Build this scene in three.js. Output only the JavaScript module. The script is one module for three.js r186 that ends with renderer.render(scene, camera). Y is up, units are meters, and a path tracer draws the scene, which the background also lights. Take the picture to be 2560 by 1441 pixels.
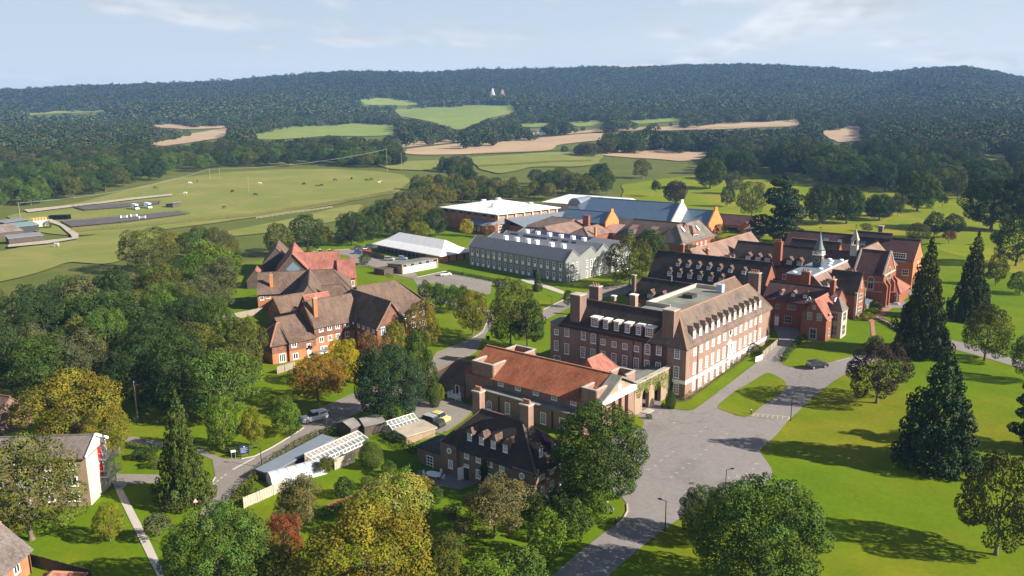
import * as THREE from 'three';
import { mergeGeometries } from 'three/addons/utils/BufferGeometryUtils.js';
import { RoundedBoxGeometry } from 'three/addons/geometries/RoundedBoxGeometry.js';
import { MarchingCubes } from 'three/addons/objects/MarchingCubes.js';

// ------------------------------------------------------------------ camera, sky, sun, exposure
const scene = new THREE.Scene();
const EYE = 57, FPX = 2000, PITCH = 12.2 * Math.PI / 180, ROLL = -0.5 * Math.PI / 180;
const camera = new THREE.PerspectiveCamera(2 * Math.atan(720.5 / FPX) * 180 / Math.PI, 2560 / 1441, 1, 12000);
camera.position.set(0, EYE, 0);
camera.rotation.order = 'YXZ';
camera.rotation.set(-PITCH, 0, ROLL);
const renderer = new THREE.WebGLRenderer({ antialias: true });
renderer.toneMapping = THREE.LinearToneMapping;
renderer.toneMappingExposure = 2.2;
renderer.shadowMap.enabled = true;

const { sin, cos, sqrt, abs, floor, min, max, PI, atan2, hypot, pow, exp } = Math;
const clamp = (x, a = 0, b = 1) => min(b, max(a, x)), lerp = (a, b, t) => a + (b - a) * t;
const ss = (a, b, x) => { const t = clamp((x - a) / (b - a)); return t * t * (3 - 2 * t); };
function rng(seed) { let s = seed >>> 0; return () => { s = (s + 0x6d2b79f5) | 0; let t = Math.imul(s ^ (s >>> 15), 1 | s); t = (t + Math.imul(t ^ (t >>> 7), 61 | t)) ^ t; return ((t ^ (t >>> 14)) >>> 0) / 4294967296; }; }
const PERM = (() => { const r = rng(77), p = new Float32Array(65536); for (let i = 0; i < 65536; i++) p[i] = r(); return p; })();
function vnoise(x, y) {
  const ix = floor(x), iy = floor(y), fx = x - ix, fy = y - iy, u = fx * fx * (3 - 2 * fx), v = fy * fy * (3 - 2 * fy);
  const a = ((iy & 255) << 8), b = (((iy + 1) & 255) << 8), c = ix & 255, d = (ix + 1) & 255;
  return lerp(lerp(PERM[a | c], PERM[a | d], u), lerp(PERM[b | c], PERM[b | d], u), v);
}
function fbm(x, y, n = 4) { let s = 0, a = .5, t = 0; for (let i = 0; i < n; i++) { s += a * vnoise(x, y); t += a; x = x * 2.03 + 17.3; y = y * 2.03 + 5.1; a *= .5; } return s / t; }

const SUN_AZ = 19 * PI / 180, SUN_EL = 29 * PI / 180;
const SUN = new THREE.Vector3(cos(SUN_AZ) * cos(SUN_EL), sin(SUN_EL), sin(SUN_AZ) * cos(SUN_EL));
const sun = new THREE.DirectionalLight(new THREE.Color(1, .92, .80), 5);
sun.position.copy(SUN).multiplyScalar(600).add(new THREE.Vector3(10, 0, -220));
sun.target.position.set(10, 0, -220);
sun.castShadow = true; sun.shadow.mapSize.set(4096, 4096);
Object.assign(sun.shadow.camera, { left: -420, right: 420, top: 420, bottom: -420, near: 50, far: 1500 });
scene.add(sun, sun.target);
{ // a hazy fair-weather sky with small flat-based cumulus, computed for every direction
  const W = 2048, H = 1024, data = new Float32Array(W * H * 4);
  for (let j = 0; j < H; j++) {
    const el = ((j + .5) / H - .5) * PI, y = sin(el), e = max(0, el);
    for (let i = 0; i < W; i++) {
      const az = ((i + .5) / W - .5) * 2 * PI, x = cos(az) * cos(el), z = sin(az) * cos(el);
      const t = 1 - exp(-e * 7), t2 = ss(.09, .72, e);
      const c = x * SUN.x + y * SUN.y + z * SUN.z;
      const side = .5 + .5 * (x * .75 + z * .3);          // the sky pales towards the sun's side
      let r = lerp(.60, .30, t), g = lerp(.645, .40, t), b = lerp(.68, .53, t);
      r = lerp(r, .035, t2); g = lerp(g, .075, t2); b = lerp(b, .17, t2);
      const glow = .10 * exp(-(1 - c) * 5) + .10 * side * (1 - t2);
      r += glow * 1.05; g += glow; b += glow * .9;
      if (y > .004) {
        const k = 1 / (y + .035), cx = x * k, cz = z * k;
        // broken low cumulus
        const base = fbm(cx * 1.25 + 31, cz * .62 + 12, 5), big = vnoise(cx * .3 + 3, cz * .16 + 9);
        let d = ss(.54, .72, base * .86 + big * .22 - .02) * ss(.012, .05, y);
        const sh = fbm(cx * 1.25 + 31.05, (cz + .16) * .62 + 12, 5) - base;
        const lum = clamp(.66 + sh * 1.9, .50, .86);
        d *= .78 * (1 - .45 * ss(.3, .9, y));
        r = lerp(r, lum * .98, d); g = lerp(g, lum * .995, d); b = lerp(b, lum * 1.02, d);
        // thin high veil
        const veil = .38 * ss(.4, .75, fbm(cx * .13 + 70, cz * .2 + 40, 4)) * (.45 + .55 * side) * (1 - t2);
        r = lerp(r, .70, veil); g = lerp(g, .73, veil); b = lerp(b, .76, veil);
      }
      if (el < 0) { const q = ss(0, -.25, el); r = lerp(r, .20, q); g = lerp(g, .22, q); b = lerp(b, .18, q); }
      const o = (j * W + i) * 4, S = .60; data[o] = r * S; data[o + 1] = g * S; data[o + 2] = b * S; data[o + 3] = 1;
    }
  }
  const sky = new THREE.DataTexture(data, W, H, THREE.RGBAFormat, THREE.FloatType);
  sky.mapping = THREE.EquirectangularReflectionMapping; sky.magFilter = sky.minFilter = THREE.LinearFilter; sky.needsUpdate = true;
  scene.background = sky; scene.environment = sky;
}
scene.fog = new THREE.FogExp2(new THREE.Color(.30, .56, 1), .00011);

// ------------------------------------------------------------------ surveying helpers
const RT = new THREE.Vector3(), UPV = new THREE.Vector3(), FW = new THREE.Vector3();
camera.updateMatrixWorld(true); camera.matrixWorld.extractBasis(RT, UPV, FW); FW.negate();
const rayOf = (px, py) => FW.clone().addScaledVector(RT, (px - 1280) / FPX).addScaledVector(UPV, (720.5 - py) / FPX);
const toPx = (x, y, z) => { const q = new THREE.Vector3(x, y - EYE, z), d = q.dot(FW); return [1280 + FPX * q.dot(RT) / d, 720.5 - FPX * q.dot(UPV) / d, d]; };
// where a line of sight meets the level plane at height h
function at(px, py, h = 0) { const r = rayOf(px, py), t = (h - EYE) / r.y; return new THREE.Vector3(r.x * t, h, r.z * t); }

class Frame { // a building grid: x along the front, z out of the front
  constructor(x, z, turn) { this.o = [x, z]; this.turn = turn; this.c = cos(turn); this.s = sin(turn); }
  w(x, z) { return [this.o[0] + x * this.c + z * this.s, this.o[1] - x * this.s + z * this.c]; }
  l(X, Z) { const a = X - this.o[0], b = Z - this.o[1]; return [a * this.c - b * this.s, a * this.s + b * this.c]; }
}
const FM = new Frame(8.55, -176.39, -.6848), FO = new Frame(-48.07, -187.64, .7074), FG = new Frame(-16.56, -308.03, -.8042);
const FS = new Frame(-38.24, -421.37, -.8506), FWH = new Frame(-60.75, -343.35, -.7994), FQ = new Frame(-63.77, -111.05, 1.6295);

// ------------------------------------------------------------------ terrain
const tab = (pts, x) => { if (x <= pts[0][0]) return pts[0][1]; for (let i = 1; i < pts.length; i++) if (x <= pts[i][0]) { const [a, b] = pts[i - 1], [c, d] = pts[i]; return lerp(b, d, (x - a) / (c - a)); } return pts[pts.length - 1][1]; };
const RIDGE = [[-600, 240], [0, 226], [250, 214], [480, 208], [560, 203], [650, 194], [760, 187], [870, 180], [1100, 182], [1180, 176], [1300, 174], [1480, 168], [1560, 170], [1700, 161], [1850, 160], [1990, 165], [2060, 168], [2130, 176], [2160, 183], [2260, 175], [2380, 168], [2450, 178], [2560, 203], [2800, 230], [3200, 250]];
const PROFILE = [[0, 0], [470, 0], [600, 3], [750, 8], [900, 13], [1100, 20], [1300, 28], [1600, 46], [1900, 70], [2200, 104], [2600, 164], [2900, 212], [3050, 222], [3400, 226], [4200, 190], [9000, 120]];
function terrain(x, z) {
  const D = hypot(x, z), px = 1280 + FPX * clamp(x / max(60, -z), -1.2, 1.2);
  let h = tab(PROFILE, D);
  if (D > 1300) { const rr = rayOf(px, tab(RIDGE, px) + 11), top = EYE + rr.y / hypot(rr.x, rr.z) * 3050; h = 28 + (h - 28) * max(.2, (top - 28) / (222 - 28)); h += ss(1400, 2200, D) * (1 - .7 * ss(2500, 3000, D)) * (vnoise(x / 260 + 40, z / 260 + 9) - .5) * 34; }
  if (D > 560) h += ss(560, 900, D) * (vnoise(x / 170 + 11, z / 170 + 63) - .5) * 7;
  const [xl, zl] = FM.l(x, z);
  h += 2 * ss(4, 34, -zl) * ss(17, 34, xl) * (1 - ss(380, 480, D));
  return h;
}
// where a line of sight meets the terrain
function ground(px, py) {
  const r = rayOf(px, py).normalize(); let t = 60, step = 6, last = 60;
  for (let i = 0; i < 900; i++) { const y = EYE + r.y * t - terrain(r.x * t, r.z * t); if (y <= 0) break; last = t; t += max(2, min(20, t * .012)); if (t > 5000) break; }
  for (let i = 0; i < 20; i++) { const m = (last + t) / 2; if (EYE + r.y * m - terrain(r.x * m, r.z * m) > 0) last = m; else t = m; }
  return new THREE.Vector3(r.x * t, terrain(r.x * t, r.z * t), r.z * t);
}
const inPoly = (p, x, y) => { let c = false; for (let i = 0, j = p.length - 1; i < p.length; j = i++) if ((p[i][1] > y) !== (p[j][1] > y) && x < (p[j][0] - p[i][0]) * (y - p[i][1]) / (p[j][1] - p[i][1]) + p[i][0]) c = !c; return c; };

// ------------------------------------------------------------------ names, tags, mesh building
const used = new Map();
function numbered(n) { const k = used.get(n) ?? 0; used.set(n, k + 1); return k ? n + '_' + String(k).padStart(3, '0') : n; }
function tag(o, label, category, group, kind) { if (label) o.userData.label = label; if (category) o.userData.category = category; if (group) o.userData.group = group; if (kind) o.userData.kind = kind; return o; }
function thing(name, label, category, x, y, z, turn = 0, group) { const o = new THREE.Group(); o.name = numbered(name); o.position.set(x, y, z); o.rotation.y = turn; tag(o, label, category, group); scene.add(o); return o; }
function part(name, geo, mat, parent) { const m = new THREE.Mesh(geo, mat); m.name = parent === scene ? numbered(name) : name; m.castShadow = m.receiveShadow = true; parent.add(m); return m; }
function solo(name, geo, mat, label, category, group, kind) { return tag(part(name, geo, mat, scene), label, category, group, kind); }

const V = (x, y, z) => new THREE.Vector3(x, y, z);
class MB { // collects flat faces with texture coordinates in metres
  constructor() { this.p = []; this.n = []; this.u = []; }
  tri(a, b, c, ua, ub, uc, n) { for (const [q, t] of [[a, ua], [b, ub], [c, uc]]) { this.p.push(q.x, q.y, q.z); this.u.push(t[0], t[1]); this.n.push(n.x, n.y, n.z); } }
  poly(pts, flip) {
    if (flip) pts = [...pts].reverse();
    const n = V(0, 0, 0);
    for (let i = 0; i < pts.length; i++) { const a = pts[i], b = pts[(i + 1) % pts.length]; n.x += (a.y - b.y) * (a.z + b.z); n.y += (a.z - b.z) * (a.x + b.x); n.z += (a.x - b.x) * (a.y + b.y); }
    n.normalize();
    const t = abs(n.y) > .98 ? V(1, 0, 0) : V(n.z, 0, -n.x).normalize(), b = n.clone().cross(t);
    const uv = pts.map((q) => [q.dot(t), q.dot(b)]);
    for (let i = 1; i < pts.length - 1; i++) this.tri(pts[0], pts[i], pts[i + 1], uv[0], uv[i], uv[i + 1], n);
    return this;
  }
  box(x0, y0, z0, x1, y1, z1) {
    const P = (i, j, k) => V(i ? x1 : x0, j ? y1 : y0, k ? z1 : z0);
    this.poly([P(0, 0, 1), P(1, 0, 1), P(1, 1, 1), P(0, 1, 1)]); this.poly([P(1, 0, 0), P(0, 0, 0), P(0, 1, 0), P(1, 1, 0)]);
    this.poly([P(1, 0, 1), P(1, 0, 0), P(1, 1, 0), P(1, 1, 1)]); this.poly([P(0, 0, 0), P(0, 0, 1), P(0, 1, 1), P(0, 1, 0)]);
    this.poly([P(0, 1, 1), P(1, 1, 1), P(1, 1, 0), P(0, 1, 0)]); this.poly([P(0, 0, 0), P(1, 0, 0), P(1, 0, 1), P(0, 0, 1)]);
    return this;
  }
  bar(a, b, w, h = w) { // a square bar from a to b
    const d = b.clone().sub(a).normalize(), s = abs(d.y) > .95 ? V(1, 0, 0) : V(-d.z, 0, d.x).normalize(), u = s.clone().cross(d).normalize();
    const c = (q, i, j) => q.clone().addScaledVector(s, i * w / 2).addScaledVector(u, j * h / 2), K = [[-1, -1], [1, -1], [1, 1], [-1, 1]];
    for (let i = 0; i < 4; i++) { const [k, l] = [K[i], K[(i + 1) % 4]]; this.poly([c(a, ...k), c(a, ...l), c(b, ...l), c(b, ...k)]); }
    this.poly(K.map((k) => c(a, ...k))); this.poly(K.map((k) => c(b, ...k)).reverse());
    return this;
  }
  prism(outline, z0, z1) { // outline of [x, y] pulled from z0 to z1
    const n = outline.length, A = outline.map(([x, y]) => V(x, y, z1)), B = outline.map(([x, y]) => V(x, y, z0));
    const s = new THREE.Shape(outline.map(([x, y]) => new THREE.Vector2(x, y)));
    for (const [i, j, k] of THREE.ShapeUtils.triangulateShape(s.getPoints(), [])) { this.poly([A[i], A[j], A[k]]); this.poly([B[k], B[j], B[i]]); }
    for (let i = 0; i < n; i++) { const j = (i + 1) % n; this.poly([B[i], B[j], A[j], A[i]]); }
    return this;
  }
  geo() {
    const g = new THREE.BufferGeometry();
    g.setAttribute('position', new THREE.Float32BufferAttribute(this.p, 3)); g.setAttribute('normal', new THREE.Float32BufferAttribute(this.n, 3)); g.setAttribute('uv', new THREE.Float32BufferAttribute(this.u, 2));
    return g;
  }
}

// ------------------------------------------------------------------ materials
const byte = (x) => clamp(x) * 255, toS = (l) => l <= .0031308 ? l * 12.92 : 1.055 * pow(l, 1 / 2.4) - .055;
function tex(size, metres, f) { // f(u, v) -> linear rgb for u, v in 0..1; repeats every `metres`
  const d = new Uint8Array(size * size * 4);
  for (let j = 0; j < size; j++) for (let i = 0; i < size; i++) { const c = f(i / size, j / size), o = (j * size + i) * 4; d[o] = byte(toS(clamp(c[0]))); d[o + 1] = byte(toS(clamp(c[1]))); d[o + 2] = byte(toS(clamp(c[2]))); d[o + 3] = 255; }
  const t = new THREE.DataTexture(d, size, size); t.colorSpace = THREE.SRGBColorSpace; t.wrapS = t.wrapT = THREE.RepeatWrapping; t.magFilter = t.minFilter = THREE.LinearFilter; t.repeat.set(1 / metres, 1 / metres); t.needsUpdate = true;
  return t;
}
// noise that wraps over the unit square
const wrapN = (u, v, f, n = 4) => { let s = 0, a = .5, t = 0; for (let o = 0; o < n; o++) { const X = u * f, Y = v * f, ix = floor(X), iy = floor(Y), fx = X - ix, fy = Y - iy, p = fx * fx * (3 - 2 * fx), q = fy * fy * (3 - 2 * fy), H = (i, j) => PERM[((((j % f) + f * 7) % f + o * 31) & 255) << 8 | ((((i % f) + f * 7) % f + o * 57) & 255)]; s += a * lerp(lerp(H(ix, iy), H(ix + 1, iy), p), lerp(H(ix, iy + 1), H(ix + 1, iy + 1), p), q); t += a; a *= .5; f *= 2; } return s / t; };
const mix = (a, b, t) => [lerp(a[0], b[0], t), lerp(a[1], b[1], t), lerp(a[2], b[2], t)];
const std = (o) => new THREE.MeshPhysicalMaterial({ roughness: .9, specularIntensity: .3, ...o });
const plain = (r, g, b, rough = .85, metal = 0) => new THREE.MeshStandardMaterial({ color: new THREE.Color().setRGB(r, g, b), roughness: rough, metalness: metal });
function tileMat(base, moss, size = 512, metres = 16) { // clay tiles laid in courses, each tile its own tone
  return std({ map: tex(size, metres, (u, v) => {
    const rows = metres / .25, row = floor(v * rows), cols = metres / .25, col = floor(u * cols + (row & 1) * .5) % cols;
    const k = PERM[((row * 37) & 255) << 8 | ((col * 91 + row * 13) & 255)], n = wrapN(u, v, 6, 5), m = wrapN(u + .37, v + .11, 5, 5), streak = wrapN(u, v * .25, 32, 2);
    const fr = v * rows - row;
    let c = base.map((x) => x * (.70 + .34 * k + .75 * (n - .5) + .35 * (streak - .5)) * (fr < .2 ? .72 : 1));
    return mix(c, moss, clamp((m - .48) * 2.6) * .85);
  }), roughness: .92 });
}
function brickMat(base, other, size = 512, metres = 10) { // brick: stretcher bond seen from far off
  return std({ map: tex(size, metres, (u, v) => {
    const rows = 80, row = floor(v * rows), col = floor(u * 40 + (row & 1) * .5) % 40, k = PERM[((row * 29) & 255) << 8 | ((col * 83 + row * 7) & 255)], n = wrapN(u, v, 5, 5), st = wrapN(u, v * .2, 16, 3);
    return mix(base, other, clamp(k * .7 + (n - .5) * .9)).map((x) => x * (.72 + .56 * n) * (.82 + .36 * st));
  }) });
}
const seamMat = (base, rough, metal, seam = .45) => std({ map: tex(512, 9, (u, v) => { const n = wrapN(u, v, 5, 5), s = wrapN(u, v * .15, 24, 3), f = (u * 20) % 1; return base.map((x) => x * (.82 + .24 * n + .14 * s) * (f < .1 ? 1 - seam * .5 : 1)); }), roughness: rough, metalness: metal });
const M = {
  brick: brickMat([.295, .195, .152], [.235, .142, .108]), brickRed: brickMat([.285, .105, .062], [.205, .078, .05]), brickOrange: brickMat([.46, .19, .09], [.38, .14, .065]), brickBright: brickMat([.62, .235, .085], [.55, .19, .06]),
  brickPale: brickMat([.60, .52, .43], [.54, .45, .36]), brickBand: brickMat([.48, .17, .075], [.40, .13, .06]), brickTan: brickMat([.36, .26, .18], [.30, .2, .14]), tileHung: tileMat([.245, .118, .083], [.17, .095, .07]), brickDark: brickMat([.225, .15, .12], [.175, .112, .09]),
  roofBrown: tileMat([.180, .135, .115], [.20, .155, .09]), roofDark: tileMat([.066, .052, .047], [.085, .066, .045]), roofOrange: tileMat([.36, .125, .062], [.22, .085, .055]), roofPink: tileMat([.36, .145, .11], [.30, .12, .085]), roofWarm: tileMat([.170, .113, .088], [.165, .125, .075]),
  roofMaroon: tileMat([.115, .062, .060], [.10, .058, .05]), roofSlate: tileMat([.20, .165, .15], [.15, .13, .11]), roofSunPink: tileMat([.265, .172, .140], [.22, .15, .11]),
  seamGrey: seamMat([.23, .235, .25], .5, .25), seamBlue: seamMat([.17, .245, .335], .40, .35), seamPale: seamMat([.20, .235, .28], .5, .2), cladGrey: seamMat([.235, .24, .222], .85, 0, .5), white: plain(.88, .88, .87, .6), whiteRoof: seamMat([.80, .80, .79], .5, 0, .12), cream: plain(.62, .57, .47, .8), stone: std({ map: tex(256, 6, (u, v) => { const n = wrapN(u, v, 6, 5); return [.43 * (.7 + .55 * n), .39 * (.7 + .55 * n), .33 * (.7 + .55 * n)]; }) }),
  lead: std({ map: tex(512, 14, (u, v) => { const n = wrapN(u, v, 4, 6), s = wrapN(u + .3, v, 9, 4); return mix([.16, .15, .14], [.30, .28, .25], clamp((n - .3) * 1.7)).map((x, i) => x * (s > .62 && i !== 1 ? .8 : 1)); }), roughness: .8 }), ridge: plain(.34, .19, .11), terracotta: plain(.42, .18, .10), dark: plain(.03, .03, .033, .7), black: plain(.012, .012, .014, .5), iron: plain(.02, .021, .023, .5, .3), galv: plain(.42, .44, .46, .45, .6), red: plain(.62, .02, .02, .5), lightBlue: plain(.35, .47, .62, .6),
  glass: new THREE.MeshPhysicalMaterial({ color: new THREE.Color().setRGB(.022, .032, .05), roughness: .08, metalness: 0, specularIntensity: 1.2 }), glassPale: new THREE.MeshPhysicalMaterial({ color: new THREE.Color().setRGB(.16, .22, .30), roughness: .12 }), solar: new THREE.MeshPhysicalMaterial({ color: new THREE.Color().setRGB(.012, .02, .06), roughness: .12 }),
  clear: new THREE.MeshPhysicalMaterial({ color: new THREE.Color().setRGB(.86, .9, .92), roughness: .12, transmission: .85, thickness: 0 }), poly: new THREE.MeshPhysicalMaterial({ color: new THREE.Color().setRGB(.78, .82, .84), roughness: .55, transmission: .35, thickness: 0 }),
  wood: std({ map: tex(256, 3, (u, v) => { const n = wrapN(u, v * .2, 24, 4), k = wrapN(u, v, 5, 3); return [.30, .255, .20].map((x) => x * (.62 + .5 * n + .22 * k)); }) }), woodDark: std({ map: tex(256, 3, (u, v) => { const n = wrapN(u, v * .2, 24, 4); return [.095, .075, .06].map((x) => x * (.6 + .8 * n)); }) }), woodPale: std({ map: tex(256, 3, (u, v) => { const n = wrapN(u, v * .2, 24, 4); return [.44, .38, .31].map((x) => x * (.66 + .6 * n)); }) }),
  bark: std({ map: tex(128, 2, (u, v) => { const n = wrapN(u, v * .3, 16, 3); return [.15, .12, .09].map((x) => x * (.55 + .9 * n)); }) }), barkPale: plain(.30, .26, .20),
};

// ------------------------------------------------------------------ trees: leaf-clump crowns of unit size, shared by every tree of a type
function crownGeo(lobes, o) {
  const r = rng(o.seed), P = [], N = [], C = [], I = [];
  const q = V(0, 0, 0), n = V(0, 0, 0), t = V(0, 0, 0), b = V(0, 0, 0);
  const area = lobes.map((l) => l.r * l.r * (l.sy ?? 1) * (l.w ?? 1)), total = area.reduce((a, c) => a + c, 0);
  lobes.forEach((l, k) => {
    const count = Math.round(o.count * area[k] / total), tone = lerp(.70, 1.32, r()), warm = lerp(.86, 1.18, r());
    for (let i = 0; i < count; i++) {
      n.set(r() * 2 - 1, r() * 2 - 1, r() * 2 - 1); if (n.lengthSq() > 1 || n.lengthSq() < .01) { i--; continue; } n.normalize();
      const depth = lerp(.78, 1.06, pow(r(), .6));
      q.set(n.x * l.r * depth, n.y * l.r * (l.sy ?? 1) * depth, n.z * l.r * depth).add(l.c);
      if (o.shell !== false && lobes.some((m, j) => j !== k && (q.x - m.c.x) ** 2 + ((q.y - m.c.y) / (m.sy ?? 1)) ** 2 + (q.z - m.c.z) ** 2 < (m.r * .8) ** 2)) continue;
      n.x += (r() - .5) * 1.5; n.y += (r() - .5) * 1.5 + (o.lift ?? .25); n.z += (r() - .5) * 1.5; n.normalize();
      t.set(r() - .5, o.hang ? 2.5 : r() - .5, r() - .5).cross(n).normalize(); b.copy(n).cross(t);
      const s = o.leaf * lerp(.6, 1.3, r()), sl = s * (o.hang ? 1.9 : lerp(.7, 1.1, r())), v = P.length / 3, tint = tone * lerp(.84, 1.16, r());
      const cup = s * .22;
      for (const [x, y, z] of [[-.5, 0, 0], [0, -.5, cup], [.5, 0, 0], [0, .5, cup]]) {
        P.push(q.x + t.x * x * s + b.x * y * sl + n.x * z, q.y + t.y * x * s + b.y * y * sl + n.y * z, q.z + t.z * x * s + b.z * y * sl + n.z * z); N.push(n.x, n.y, n.z); C.push(tint * warm, tint, tint * (2 - warm) * .95);
      }
      I.push(v, v + 1, v + 2, v, v + 2, v + 3);
    }
  });
  const g = new THREE.BufferGeometry();
  g.setAttribute('position', new THREE.Float32BufferAttribute(P, 3)); g.setAttribute('normal', new THREE.Float32BufferAttribute(N, 3)); g.setAttribute('color', new THREE.Float32BufferAttribute(C, 3)); g.setIndex(I);
  return g;
}
function roundLobes(seed, n, { cy = .58, ry = .42, rx = .5, r0 = .10, r1 = .19, low = -.55, lean = .1, core = 5, top = 1 } = {}) {
  const r = rng(seed), L = [];
  const ox = (r() - .5) * lean, oz = (r() - .5) * lean;
  for (let i = 0; i < n; i++) {
    const y = lerp(low, .97, (i + .5) / n), a = i * 2.39996 + r() * .9, rad = sqrt(1 - y * y) * lerp(.62, 1, pow(r(), .5)), R = lerp(r0, r1, r()), taper = y > 0 ? lerp(1, top, y) : 1;
    L.push({ c: V(cos(a) * rad * (rx - R * .75) * taper + ox * y, cy + y * (ry - R * .8) * lerp(.86, 1, r()), sin(a) * rad * (rx - R * .75) * taper + oz * y), r: R });
  }
  for (let i = 0; i < core; i++) L.push({ c: V((r() - .5) * rx * .7, cy + (r() - .4) * ry * .9, (r() - .5) * rx * .7), r: r1 * 1.25 });
  return L;
}
function broadLobes(seed, big, small, { cy = .525, ry = .475, rx = .5, R0 = .17, R1 = .27, low = -.92, lean = .12, top = 1, r0 = .062, r1 = .115 } = {}) { // great boughs, each a heap of leaf clumps
  const r = rng(seed), L = [], ox = (r() - .5) * lean, oz = (r() - .5) * lean;
  for (let i = 0; i < big; i++) {
    const y = lerp(low, .93, (i + .5) / big), a = i * 2.39996 + r() * 1.1, R = lerp(R0, R1, r()), rad = sqrt(max(0, 1 - (y < 0 ? .62 : 1) * y * y)) * lerp(.66, 1, pow(r(), .6)), tp = y > 0 ? lerp(1, top, y) : 1;
    const c = V(cos(a) * rad * (rx - R) * tp + ox * y, cy + y * (ry - R) * lerp(.84, 1.04, r()), sin(a) * rad * (rx - R) * tp + oz * y);
    L.push({ c, r: R * .74, w: .35 });
    for (let k = 0; k < small; k++) { const v = V(r() * 2 - 1, r() * 2 - .75, r() * 2 - 1).normalize().addScaledVector(c.clone().sub(V(0, cy - .1, 0)).normalize(), .55).normalize(), q = lerp(r0, r1, r()); L.push({ c: c.clone().addScaledVector(v, R * lerp(.62, .98, r())), r: q, sy: lerp(.7, 1, r()) }); }
  }
  for (let i = 0; i < 4; i++) L.push({ c: V((r() - .5) * rx * .5, cy + (r() - .45) * ry * .8, (r() - .5) * rx * .5), r: .2, w: .2 });
  return L;
}
function coneLobes(seed, { rows = 17, width = .5, base = .03, power = .8, r0 = .055, droop = .02, ragged = .25, flat = .8 } = {}) {
  const r = rng(seed), L = [];
  for (let i = 0; i < rows; i++) {
    const t = (i + .5) / rows, y = lerp(base, .97, t), R = width * pow(1 - t, power) + .012, n = max(3, Math.round(R * 30));
    for (let k = 0; k < n; k++) { const a = (k + r() * .7) / n * 2 * PI + i * 1.3, q = R * lerp(1 - ragged, 1, r()) * (.70 + .55 * vnoise(cos(a) * 1.6 + 9, y * 9 + sin(a) * 1.6 + seed)) - r0 * .7, rr = r0 * lerp(.75, 1.3, r()) * lerp(1, .55, t); L.push({ c: V(cos(a) * max(0, q), y + (r() - .5) * .03 - droop * q, sin(a) * max(0, q)), r: rr, sy: flat }); }
    L.push({ c: V(0, y, 0), r: R * .55 + .01, sy: .5 });
  }
  return L;
}
function cedarLobes(seed) {
  const r = rng(seed), L = [];
  for (let i = 0; i < 34; i++) { const t = r(), y = lerp(.14, .95, t), R = lerp(.5, .2, pow(t, 1.4)) * lerp(.5, 1, r()), a = r() * 6.283, q = R * lerp(.5, .92, r()); L.push({ c: V(cos(a) * q, y, sin(a) * q), r: lerp(.09, .17, r()), sy: .34 }); }
  for (let i = 0; i < 9; i++) L.push({ c: V(0, lerp(.15, .97, i / 8), 0), r: lerp(.24, .07, i / 8), sy: .5 });
  return L;
}
function willowLobes(seed) { const L = roundLobes(seed, 40, { cy: .5, ry: .48, rx: .5, r0: .10, r1: .18, low: -.8 }); for (const l of L) l.sy = 1.5; return L; }
const up = (g) => g;
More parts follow.
